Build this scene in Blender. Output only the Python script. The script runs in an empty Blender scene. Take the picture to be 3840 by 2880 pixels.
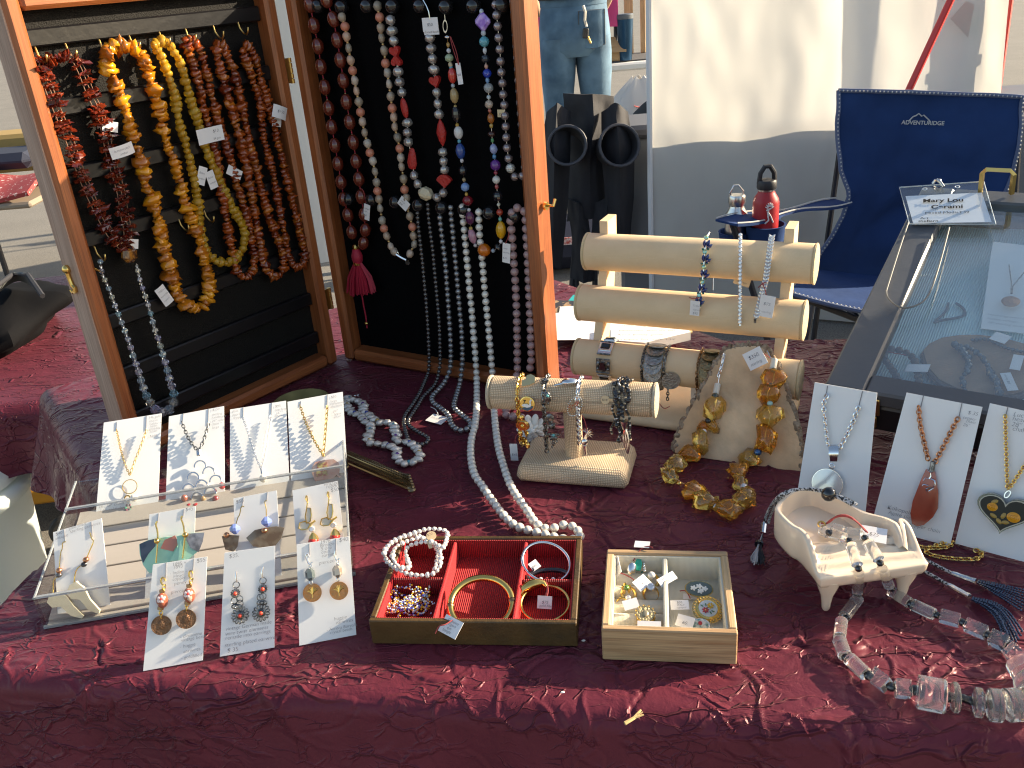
import bpy, math, random
import numpy as np
from mathutils import Vector, Matrix, noise

random.seed(7); np.random.seed(7)
PI = math.pi
sc = bpy.context.scene
COL = sc.collection

# ------------------------------------------------------------------ camera
# table top is z = 0, pavement is z = -0.74; y runs away from the viewer
GZ = -0.74
CH, CF, CP, CR = 0.6, 3345.0, math.radians(24.95), math.radians(-4.84)
_F = np.array([0, math.cos(CP), -math.sin(CP)]); _R0 = np.array([1., 0, 0]); _U0 = np.cross(_R0, _F)
_R = _R0*math.cos(CR) + _U0*math.sin(CR); _U = _U0*math.cos(CR) - _R0*math.sin(CR)
_O = np.array([0, 0, CH])
cam = bpy.data.cameras.new('camera'); co = bpy.data.objects.new('camera', cam); COL.objects.link(co)
cam.sensor_width = 36; cam.lens = 36*CF/3840; cam.clip_start = 0.02; cam.clip_end = 500
co.matrix_world = Matrix(((_R[0], _U[0], -_F[0], 0), (_R[1], _U[1], -_F[1], 0), (_R[2], _U[2], -_F[2], CH), (0, 0, 0, 1)))
sc.camera = co

# ------------------------------------------------------------------ light
SUN = Vector((0.907, 0.211, 0.363)).normalized()        # towards the sun
EL = math.asin(SUN.z); AZ = math.atan2(SUN.x, SUN.y)
w = bpy.data.worlds.new('World'); sc.world = w; w.use_nodes = True
nt = w.node_tree; bg = nt.nodes['Background']
sky = nt.nodes.new('ShaderNodeTexSky'); sky.sky_type = 'NISHITA'; sky.sun_disc = False
sky.sun_elevation = EL; sky.sun_rotation = AZ; sky.air_density = 1.0; sky.dust_density = 1.5; sky.ozone_density = 1.0
nt.links.new(sky.outputs[0], bg.inputs[0]); bg.inputs[1].default_value = 0.102
sl = bpy.data.lights.new('sun', 'SUN'); so = bpy.data.objects.new('sun', sl); COL.objects.link(so)
sl.energy = 5.0; sl.angle = math.radians(0.55); sl.color = (1.0, 0.88, 0.70)
so.rotation_euler = SUN.to_track_quat('Z', 'Y').to_euler(); so.location = (6, 2, 4)
sc.view_settings.view_transform = 'Standard'; sc.view_settings.look = 'None'
sc.view_settings.exposure = 1.38; sc.view_settings.gamma = 1.0; sc.view_settings.use_white_balance = True; sc.view_settings.white_balance_temperature = 7100; sc.view_settings.use_curve_mapping = False
sc.cycles.use_denoising = True; sc.cycles.filter_width = 1.15
sc.cycles.max_bounces = 10; sc.cycles.transparent_max_bounces = 24; sc.cycles.transmission_bounces = 10
sc.cycles.sample_clamp_indirect = 4.0; sc.cycles.blur_glossy = 0.5

# ------------------------------------------------------------------ sight lines: where a point of the place stands
def ray(x, y): return _F + _R*(x-1920)/CF - _U*(y-1440)/CF
def T(x, y, z=0.0):
    d = ray(x, y); return _O + d*(z-CH)/d[2]
def Yat(x, y, yy):
    d = ray(x, y); return _O + d*yy/d[1]
class Plane:
    def __init__(s, p0, n): s.p = np.array(p0, float); s.n = np.array(n, float)/np.linalg.norm(n); s.k = 1.0
    def __call__(s, x, y, off=0.0):       # off: along the normal
        d = ray(x, y); p = s.p + s.n*off*s.k
        return _O + d*(((p-_O)@s.n)/(d@s.n))
def zoom(ox, oy, k): return lambda x, y: (ox+x*k, oy+y*k)
zA = zoom(0, 0, .57866); zB = zoom(1100, 0, .57866); zD = zoom(0, 900, .57866); zE = zoom(1100, 800, .57866)
zC = zoom(2000, 0, .83183); zG1 = zoom(2100, 780, .47016); zG2 = zoom(1780, 1350, .57866); zG3 = zoom(2800, 1350, .47016)
zG4 = zoom(2700, 1900, .51537); zG5 = zoom(100, 1440, .57866); zG6 = zoom(1350, 1900, .66456); zK1 = zoom(1850, 1380, .29385)
zK2 = zoom(2050, 1050, .51234); zK3 = zoom(500, 2000, .40687); zK4 = zoom(2240, 2000, .31351); zK5 = zoom(1200, 1400, .30139)
zK6 = zoom(3050, 1000, .36172)

# ------------------------------------------------------------------ mesh helpers
class MB:
    def __init__(s): s.v = []; s.f = []; s.n = 0
    def add(s, vf, m=None):
        v, f = vf; v = np.asarray(v, float)
        if m is not None:
            a = np.array(m); v = v@a[:3, :3].T + a[:3, 3]
        s.v.append(v); n = s.n; s.f += [tuple(i+n for i in q) for q in f]; s.n += len(v); return s
    def mesh(s, name, mat, smooth=True, angle=None):
        me = bpy.data.meshes.new(name)
        me.from_pydata(np.concatenate(s.v).tolist() if s.v else [], [], s.f)
        if mat is not None: me.materials.append(mat)
        if smooth:
            me.polygons.foreach_set('use_smooth', [True]*len(me.polygons))
            if angle is not None: me.set_sharp_from_angle(angle=math.radians(angle))
        me.update(); return me
def TR(x=0, y=0, z=0): return Matrix.Translation((x, y, z))
def tr(p): return Matrix.Translation(Vector(p))
def RX(a): return Matrix.Rotation(a, 4, 'X')
def RY(a): return Matrix.Rotation(a, 4, 'Y')
def RZ(a): return Matrix.Rotation(a, 4, 'Z')
def SC(x, y=None, z=None):
    if y is None: y = z = x
    return Matrix.Diagonal((x, y, z, 1))
def unit(v):
    v = np.array(v, float); return v/np.linalg.norm(v)
def frm(o, x, y):                                # frame from an origin, an x direction and about a y direction
    x = unit(x); z = unit(np.cross(x, y)); y = np.cross(z, x)
    m = Matrix.Identity(4)
    for i in range(3): m[i][0], m[i][1], m[i][2], m[i][3] = x[i], y[i], z[i], o[i]
    return m
def along(p, t, up=(0.13, 0.2, 0.97)):           # frame whose Z runs along t
    t = unit(t)
    if abs(np.dot(t, up)) > .97: up = (1, 0.1, 0)
    x = unit(np.cross(up, t)); y = np.cross(t, x)
    m = Matrix.Identity(4)
    for i in range(3): m[i][0], m[i][1], m[i][2], m[i][3] = x[i], y[i], t[i], p[i]
    return m
def box(sx, sy, sz, b=0.0):
    X, Y, Z = sx/2, sy/2, sz/2
    if b <= 0:
        v = [(x, y, z) for x in (-X, X) for y in (-Y, Y) for z in (-Z, Z)]
        return v, [(0, 1, 3, 2), (4, 6, 7, 5), (0, 4, 5, 1), (2, 3, 7, 6), (0, 2, 6, 4), (1, 5, 7, 3)]
    b = min(b, X*.95, Y*.95, Z*.95); v = []; idx = {}
    for sx_ in (-1, 1):
        for sy_ in (-1, 1):
            for sz_ in (-1, 1):
                for k in range(3):
                    p = [sx_*(X-b), sy_*(Y-b), sz_*(Z-b)]; p[k] += (sx_, sy_, sz_)[k]*b
                    idx[(sx_, sy_, sz_, k)] = len(v); v.append(p)
    f = []
    for k in range(3):
        for s in (-1, 1):
            q = []
            for (a, c) in ((-1, -1), (1, -1), (1, 1), (-1, 1)):
                t = [0, 0, 0]; t[k] = s; t[(k+1) % 3] = a; t[(k+2) % 3] = c; q.append(idx[(*t, k)])
            f.append(tuple(q if s > 0 else q[::-1]))
    for k in range(3):
        i, j = (k+1) % 3, (k+2) % 3
        for a in (-1, 1):
            for c in (-1, 1):
                t0 = [0, 0, 0]; t0[i] = a; t0[j] = c; t1 = list(t0); t0[k] = -1; t1[k] = 1
                q = (idx[(*t0, i)], idx[(*t1, i)], idx[(*t1, j)], idx[(*t0, j)])
                f.append(q if a*c < 0 else q[::-1])
    for a in (-1, 1):
        for c in (-1, 1):
            for d in (-1, 1):
                q = (idx[(a, c, d, 0)], idx[(a, c, d, 1)], idx[(a, c, d, 2)])
                f.append(q if a*c*d > 0 else q[::-1])
    return v, f
def ell(rx, ry, rz, nu=12, nv=8):
    v = [(0, 0, rz)]
    for j in range(1, nv):
        a = PI*j/nv
        for i in range(nu):
            b = 2*PI*i/nu; v.append((rx*math.sin(a)*math.cos(b), ry*math.sin(a)*math.sin(b), rz*math.cos(a)))
    v.append((0, 0, -rz)); f = []
    for i in range(nu): f.append((0, 1+i, 1+(i+1) % nu))
    for j in range(nv-2):
        o = 1+j*nu
        for i in range(nu): f.append((o+i, o+nu+i, o+nu+(i+1) % nu, o+(i+1) % nu))
    o = 1+(nv-2)*nu
    for i in range(nu): f.append((o+i, len(v)-1, o+(i+1) % nu))
    return v, f
def lathe(prof, n=16, caps=True):                # prof: (r, z) from bottom to top
    v = []; f = []
    for r, z in prof:
        for i in range(n): a = 2*PI*i/n; v.append((r*math.cos(a), r*math.sin(a), z))
    for j in range(len(prof)-1):
        for i in range(n): k = (i+1) % n; f.append((j*n+i, j*n+k, (j+1)*n+k, (j+1)*n+i))
    if caps:
        f.append(tuple(range(n))[::-1]); o = (len(prof)-1)*n; f.append(tuple(o+i for i in range(n)))
    return v, f
def cyl(r, h, n=16, r2=None): return lathe([(r, 0), (r if r2 is None else r2, h)], n)
def tube(path, r, n=8, closed=False, flat=1.0, up=None):
    P = [np.array(p, float) for p in path]; N = len(P); v = []; f = []
    rr = r if hasattr(r, '__len__') else [r]*N
    x = None
    for i in range(N):
        a = P[(i-1) % N] if (closed or i > 0) else P[i]; b = P[(i+1) % N] if (closed or i < N-1) else P[i]
        t = b-a; t = t/(np.linalg.norm(t)+1e-12)
        if x is None or up is not None:
            u = np.array(up if up is not None else ((0, 0, 1) if abs(t[2]) < .9 else (1, 0, 0)), float)
            x = np.cross(u, t); x /= np.linalg.norm(x)+1e-12
        else:
            x = x - t*(x@t); x /= np.linalg.norm(x)+1e-12
        y = np.cross(t, x)
        for k in range(n):
            q = 2*PI*k/n; v.append(P[i] + rr[i]*(x*math.cos(q) + y*math.sin(q)*flat))
    for i in range(N if closed else N-1):
        o = i*n; p = ((i+1) % N)*n
        for k in range(n): f.append((o+k, o+(k+1) % n, p+(k+1) % n, p+k))
    if not closed: f.append(tuple(range(n))[::-1]); f.append(tuple((N-1)*n+k for k in range(n)))
    return v, f
def torus(R, r, nu=16, nv=6, sx=1, sy=1):
    return tube([(R*sx*math.cos(2*PI*i/nu), R*sy*math.sin(2*PI*i/nu), 0) for i in range(nu)], r, nv, closed=True, up=(0, 0, 1))
def prism(poly, z0, z1):
    n = len(poly); v = [(x, y, z0) for x, y in poly] + [(x, y, z1) for x, y in poly]
    a = sum(poly[i][0]*poly[(i+1) % n][1]-poly[(i+1) % n][0]*poly[i][1] for i in range(n))
    f = [tuple(range(n))[::-1], tuple(range(n, 2*n))] + [(i, (i+1) % n, n+(i+1) % n, n+i) for i in range(n)]
    if a < 0: f = [q[::-1] for q in f]
    return v, f
def seg(a, b, r, n=8, r2=None): return tube([a, b], [r, r if r2 is None else r2], n)
def quadslab(c, th):                             # four corners in order, thickened behind
    c = [np.array(p, float) for p in c]; n = unit(np.cross(c[1]-c[0], c[3]-c[0]))*th
    v = c + [p-n for p in c]
    return v, [(0, 1, 2, 3), (7, 6, 5, 4), (0, 4, 5, 1), (1, 5, 6, 2), (2, 6, 7, 3), (3, 7, 4, 0)]
def grid(fn, nu, nv, th=0.0):                    # sheet from fn(u, v), thickened along its normal
    P = np.array([[fn(i/nu, j/nv) for i in range(nu+1)] for j in range(nv+1)], float)
    m = nu+1; v = P.reshape(-1, 3); f = [(j*m+i, j*m+i+1, (j+1)*m+i+1, (j+1)*m+i) for j in range(nv) for i in range(nu)]
    if th:
        n = np.cross(np.gradient(P, axis=1), np.gradient(P, axis=0)); n /= np.linalg.norm(n, axis=2, keepdims=True)+1e-12
        k = len(v); v = np.concatenate([v, (P-n*th).reshape(-1, 3)])
        f += [tuple(i+k for i in q[::-1]) for q in f]
        rim = [i for i in range(m)] + [j*m+nu for j in range(1, nv+1)] + [nv*m+i for i in range(nu-1, -1, -1)] + [j*m for j in range(nv-1, 0, -1)]
        for a, b in zip(rim, rim[1:]+rim[:1]): f.append((b, a, a+k, b+k))
    return v, f
def resample(pts, step=None, n=None):
    P = np.array(pts, float); d = np.r_[0, np.cumsum(np.linalg.norm(np.diff(P, axis=0), axis=1))]
    s = np.arange(0, d[-1], step) if step else np.linspace(0, d[-1], n)
    return np.stack([np.interp(s, d, P[:, k]) for k in range(3)], 1)
def smoothp(pts, it=2):                          # corner cutting
    P = [np.array(p, float) for p in pts]
    for _ in range(it):
        Q = [P[0]]
        for a, b in zip(P, P[1:]): Q += [a*.75+b*.25, a*.25+b*.75]
        P = Q+[P[-1]]
    return P

# ------------------------------------------------------------------ objects
def _link(name, data, parent=None, mx=None):
    o = bpy.data.objects.new(name, data); COL.objects.link(o)
    if parent is not None: o.parent = parent
    if mx is not None: o.matrix_basis = mx
    return o
USED = set()
def thing(name, label, cat, loc=(0, 0, 0), rz=0.0, group=None, mx=None):
    o = _link(name, None, None, mx if mx is not None else TR(*loc)@RZ(rz)); o.empty_display_size = .02
    o['label'] = label; o['category'] = cat
    if group: o['group'] = group
    return o
def part(name, mb, mat, parent, smooth=True, angle=35, mx=None, world=False, label=None):
    me = mb if isinstance(mb, bpy.types.Mesh) else mb.mesh(name, mat, smooth, angle)
    if world:                                    # geometry given in world axes
        wm = parent.matrix_basis; q = parent.parent
        while q is not None: wm = q.matrix_basis@wm; q = q.parent
        inv = wm.inverted(); mx = inv@mx if mx is not None else inv
    o = _link(name, me, parent, mx)
    if label: o['label'] = label
    return o
def solo(name, mb, mat, label, cat, group=None, smooth=True, angle=35, mx=None):
    o = _link(name, mb.mesh(name, mat, smooth, angle), None, mx); o['label'] = label; o['category'] = cat
    if group: o['group'] = group
    return o
def struct(name, mb, mat, smooth=False, kind='structure'):
    o = _link(name, mb.mesh(name, mat, smooth)); o['kind'] = kind; return o
def one(vf, m=None): return MB().add(vf, m)

# ------------------------------------------------------------------ materials
def mat(name, col, rough=.5, metal=0., spec=.5, trans=0., ior=1.5, coat=0., sheen=0., ramp=None, vscale=0, vamt=.25, bump=0., bscale=200., stretch=None, translucent=0., mix=None, mixscale=20., mixpos=(.4, .6), aniso=None):
    m = bpy.data.materials.new(name); m.use_nodes = True; N = m.node_tree.nodes; L = m.node_tree.links
    b = N['Principled BSDF']; c4 = lambda c: (*c, 1)
    b.inputs['Base Color'].default_value = c4(col); b.inputs['Roughness'].default_value = rough
    b.inputs['Metallic'].default_value = metal; b.inputs['Specular IOR Level'].default_value = spec
    b.inputs['Transmission Weight'].default_value = trans; b.inputs['IOR'].default_value = ior
    b.inputs['Coat Weight'].default_value = coat; b.inputs['Coat Roughness'].default_value = .06
    b.inputs['Sheen Weight'].default_value = sheen
    tc = N.new('ShaderNodeTexCoord'); vec = tc.outputs['Object']
    if stretch:
        mp = N.new('ShaderNodeMapping'); mp.inputs['Scale'].default_value = stretch; L.new(vec, mp.inputs[0]); vec = mp.outputs[0]
    src = None
    if ramp:                                     # one tone per bead
        oi = N.new('ShaderNodeObjectInfo'); r = N.new('ShaderNodeValToRGB'); r.color_ramp.interpolation = 'LINEAR'
        e = r.color_ramp.elements
        e[0].color = c4(ramp[0]); e[1].color = c4(ramp[-1])
        for i, c in enumerate(ramp[1:-1]): q = e.new((i+1)/(len(ramp)-1)); q.color = c4(c)
        L.new(oi.outputs['Random'], r.inputs[0]); src = r.outputs[0]
    if mix:
        n2 = N.new('ShaderNodeTexNoise'); n2.inputs['Scale'].default_value = mixscale; n2.inputs['Detail'].default_value = 4; L.new(vec, n2.inputs['Vector'])
        r2 = N.new('ShaderNodeValToRGB'); r2.color_ramp.elements[0].position = mixpos[0]; r2.color_ramp.elements[1].position = mixpos[1]
        L.new(n2.outputs[0], r2.inputs[0]); mx = N.new('ShaderNodeMixRGB'); L.new(r2.outputs[0], mx.inputs[0])
        if src: L.new(src, mx.inputs[1])
        else: mx.inputs[1].default_value = c4(col)
        mx.inputs[2].default_value = c4(mix); src = mx.outputs[0]
    if vscale:
        n1 = N.new('ShaderNodeTexNoise'); n1.inputs['Scale'].default_value = vscale; n1.inputs['Detail'].default_value = 6; L.new(vec, n1.inputs['Vector'])
        mr = N.new('ShaderNodeMapRange'); mr.inputs[1].default_value = .25; mr.inputs[2].default_value = .75; mr.inputs[3].default_value = 1-vamt; mr.inputs[4].default_value = 1+vamt
        L.new(n1.outputs[0], mr.inputs[0]); hs = N.new('ShaderNodeHueSaturation'); L.new(mr.outputs[0], hs.inputs['Value'])
        if src: L.new(src, hs.inputs['Color'])
        else: hs.inputs['Color'].default_value = c4(col)
        src = hs.outputs[0]
    if src: L.new(src, b.inputs['Base Color'])
    if bump:
        nb = N.new('ShaderNodeTexNoise'); nb.inputs['Scale'].default_value = bscale; nb.inputs['Detail'].default_value = 5; L.new(vec, nb.inputs['Vector'])
        bp = N.new('ShaderNodeBump'); bp.inputs['Strength'].default_value = bump; bp.inputs['Distance'].default_value = .002
        L.new(nb.outputs[0], bp.inputs['Height']); L.new(bp.outputs[0], b.inputs['Normal'])
    if translucent:
        t = N.new('ShaderNodeBsdfTranslucent'); t.inputs[0].default_value = c4(col)
        if src: L.new(src, t.inputs[0])
        ms = N.new('ShaderNodeMixShader'); ms.inputs[0].default_value = translucent
        L.new(b.outputs[0], ms.inputs[1]); L.new(t.outputs[0], ms.inputs[2]); L.new(ms.outputs[0], N['Material Output'].inputs[0])
    return m
def clear(name, tint, spec_rough=.02, ior=1.49, haze=0.):  # thin clear sheet: see-through with a Fresnel reflection
    m = bpy.data.materials.new(name); m.use_nodes = True; N = m.node_tree.nodes; L = m.node_tree.links; N.remove(N['Principled BSDF'])
    t = N.new('ShaderNodeBsdfTransparent'); t.inputs[0].default_value = (*tint, 1); g = N.new('ShaderNodeBsdfGlossy'); g.inputs['Roughness'].default_value = spec_rough
    lw = N.new('ShaderNodeLayerWeight'); pw = N.new('ShaderNodeMath'); pw.operation = 'POWER'; pw.inputs[1].default_value = 4.0; L.new(lw.outputs['Facing'], pw.inputs[0])   # Schlick, the same on both faces
    fr = N.new('ShaderNodeMath'); fr.operation = 'MULTIPLY_ADD'; f0 = ((ior-1)/(ior+1))**2; fr.inputs[1].default_value = 1-f0; fr.inputs[2].default_value = f0; L.new(pw.outputs[0], fr.inputs[0]); lw.inputs[0].default_value = .5
    mx = N.new('ShaderNodeMixShader'); L.new(fr.outputs[0], mx.inputs[0]); L.new(t.outputs[0], mx.inputs[1]); L.new(g.outputs[0], mx.inputs[2]); L.new(mx.outputs[0], N['Material Output'].inputs[0])
    if haze:                                     # pale haze mixed into the pane in place of bright sky reflections
        df = N.new('ShaderNodeBsdfDiffuse'); df.inputs[0].default_value = (.8, .8, .8, 1); m2 = N.new('ShaderNodeMixShader'); m2.inputs[0].default_value = haze; L.new(mx.outputs[0], m2.inputs[1]); L.new(df.outputs[0], m2.inputs[2]); L.new(m2.outputs[0], N['Material Output'].inputs[0])
    return m
def glassy(name, tint, rough=.0, ior=1.52, ramp=None):
    m = bpy.data.materials.new(name); m.use_nodes = True; N = m.node_tree.nodes; L = m.node_tree.links
    b = N['Principled BSDF']; b.inputs['Base Color'].default_value = (*tint, 1); b.inputs['Roughness'].default_value = rough
    b.inputs['Transmission Weight'].default_value = 1; b.inputs['IOR'].default_value = ior; return m
def woodmat(name, c1, c2, axis, scale=1.0, rough=.35, coat=.3, ring=18):
    m = bpy.data.materials.new(name); m.use_nodes = True; N = m.node_tree.nodes; L = m.node_tree.links; b = N['Principled BSDF']
    tc = N.new('ShaderNodeTexCoord'); mp = N.new('ShaderNodeMapping'); s = [ring*scale]*3; s[axis] = 1.2*scale; mp.inputs['Scale'].default_value = s
    L.new(tc.outputs['Object'], mp.inputs[0])
    n = N.new('ShaderNodeTexNoise'); n.inputs['Scale'].default_value = 3; n.inputs['Detail'].default_value = 8; n.inputs['Roughness'].default_value = .65; n.inputs['Distortion'].default_value = .6
    L.new(mp.outputs[0], n.inputs['Vector']); r = N.new('ShaderNodeValToRGB'); r.color_ramp.elements[0].position = .33; r.color_ramp.elements[1].position = .66
    r.color_ramp.elements[0].color = (*c1, 1); r.color_ramp.elements[1].color = (*c2, 1); L.new(n.outputs[0], r.inputs[0])
    mp2 = N.new('ShaderNodeMapping'); s2 = [260*scale]*3; s2[axis] = 5*scale; mp2.inputs['Scale'].default_value = s2; L.new(tc.outputs['Object'], mp2.inputs[0])
    n2 = N.new('ShaderNodeTexNoise'); n2.inputs['Scale'].default_value = 3; n2.inputs['Detail'].default_value = 3; L.new(mp2.outputs[0], n2.inputs['Vector'])
    mr = N.new('ShaderNodeMapRange'); mr.inputs[1].default_value = .35; mr.inputs[2].default_value = .6; mr.inputs[3].default_value = .72; mr.inputs[4].default_value = 1.05; L.new(n2.outputs[0], mr.inputs[0])
    hs = N.new('ShaderNodeHueSaturation'); L.new(mr.outputs[0], hs.inputs['Value']); L.new(r.outputs[0], hs.inputs['Color']); L.new(hs.outputs[0], b.inputs['Base Color'])
    b.inputs['Roughness'].default_value = rough; b.inputs['Coat Weight'].default_value = coat; b.inputs['Coat Roughness'].default_value = .25
    bp = N.new('ShaderNodeBump'); bp.inputs['Strength'].default_value = .12; bp.inputs['Distance'].default_value = .001; L.new(n2.outputs[0], bp.inputs['Height']); L.new(bp.outputs[0], b.inputs['Normal'])
    return m
def weave(name, c1, c2, scale=900., rough=.85, bump=.6, sx=1., sy=1., sz=1.):   # burlap or linen weave from two crossed wave bands
    m = bpy.data.materials.new(name); m.use_nodes = True; N = m.node_tree.nodes; L = m.node_tree.links; b = N['Principled BSDF']
    uv = N.new('ShaderNodeTexCoord'); out = []
    mp = N.new('ShaderNodeMapping'); mp.inputs['Scale'].default_value = (sx, sy, sz); L.new(uv.outputs['UV'], mp.inputs[0])
    for ax in ('X', 'Y'):
        wv = N.new('ShaderNodeTexWave'); wv.bands_direction = ax; wv.inputs['Scale'].default_value = scale; wv.inputs['Distortion'].default_value = 1.6; wv.inputs['Detail'].default_value = 2; wv.inputs['Detail Scale'].default_value = .35
        L.new(mp.outputs[0], wv.inputs['Vector']); out.append(wv.outputs['Fac'])
    mu = N.new('ShaderNodeMath'); mu.operation = 'MULTIPLY'; L.new(out[0], mu.inputs[0]); L.new(out[1], mu.inputs[1])
    ns = N.new('ShaderNodeTexNoise'); ns.inputs['Scale'].default_value = scale*.12; ns.inputs['Detail'].default_value = 4; L.new(mp.outputs[0], ns.inputs['Vector'])
    ad = N.new('ShaderNodeMath'); ad.operation = 'MULTIPLY_ADD'; ad.inputs[1].default_value = .55; L.new(ns.outputs[0], ad.inputs[0]); L.new(mu.outputs[0], ad.inputs[2])
    r = N.new('ShaderNodeValToRGB'); r.color_ramp.elements[0].position = .12; r.color_ramp.elements[1].position = .8; r.color_ramp.elements[0].color = (*c1, 1); r.color_ramp.elements[1].color = (*c2, 1)
    L.new(ad.outputs[0], r.inputs[0]); L.new(r.outputs[0], b.inputs['Base Color']); b.inputs['Roughness'].default_value = rough; b.inputs['Specular IOR Level'].default_value = .25
    bp = N.new('ShaderNodeBump'); bp.inputs['Strength'].default_value = bump; bp.inputs['Distance'].default_value = .0006; L.new(mu.outputs[0], bp.inputs['Height']); L.new(bp.outputs[0], b.inputs['Normal'])
    return m
def uvmesh(me, fn):                              # UVs in metres from a function of the vertex and its face normal
    uv = me.uv_layers.new(name='UVMap').data; lo = me.loops; vs = me.vertices
    for p in me.polygons:
        for li in p.loop_indices: uv[li].uv = fn(vs[lo[li].vertex_index].co, p.normal)
    return me
def boxuv(c, n):
    a = [abs(x) for x in n]; k = a.index(max(a)); return (c[(k+1) % 3], c[(k+2) % 3])
def textmesh(s, size, m, bold=None, align='LEFT', shear=.18):
    cu = bpy.data.curves.new('t', 'FONT'); cu.body = s; cu.size = size; cu.offset = -size*.018 if bold is None else bold; cu.shear = shear; cu.align_x = align; cu.space_line = .9
    o = bpy.data.objects.new('t', cu); me = bpy.data.meshes.new_from_object(o); bpy.data.objects.remove(o); bpy.data.curves.remove(cu)
    me.materials.clear(); me.materials.append(m); return me
def write(s, size, m, parent, mx, bold=None, align='LEFT', shear=.18, world=False, name='lettering'):
    return part(name, textmesh(s, size, m, bold, align, shear), m, parent, mx=mx, world=world)

# ------------------------------------------------------------------ shared materials
mPaper = mat('card_stock', (.80, .80, .79), .75, spec=.2, bump=.025, bscale=900)
mInk = mat('ink', (.03, .03, .05), .7); mPencil = mat('pencil', (.22, .22, .24), .7)
mTag = mat('tag_paper', (.78, .76, .75), .7); mThread = mat('red_thread', (.33, .05, .05), .8)
mGold = mat('gold_metal', (.85, .56, .17), .2, 1.0); mBrass = mat('brass', (.62, .42, .14), .3, 1.0); mBronze = mat('bronze', (.33, .20, .10), .38, 1.0)
mSilver = mat('silver', (.80, .79, .77), .18, 1.0); mOxid = mat('oxidised_silver', (.36, .35, .33), .36, 1.0, mix=(.10, .10, .10), mixscale=300)
mCopper = mat('copper', (.62, .30, .16), .3, 1.0, vscale=200, vamt=.3)
mSteel = mat('steel', (.62, .61, .59), .28, 1.0); mBlackMetal = mat('black_metal', (.02, .02, .02), .4)
mBlackBead = mat('black_bead', (.012, .012, .014), .12, coat=.6); mWhite = mat('white_enamel', (.8, .78, .72), .3)

# ------------------------------------------------------------------ ground
def asphalt():
    m = mat('pavement', (.215, .20, .175), .9, vscale=3, vamt=.10, bump=.9, bscale=160, mix=(.12, .112, .10), mixscale=220, mixpos=(.46, .62)); return m
struct('ground', one(([(-150, -60, GZ), (150, -60, GZ), (150, 250, GZ), (-150, 250, GZ)], [(0, 1, 2, 3)])), asphalt())

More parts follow.
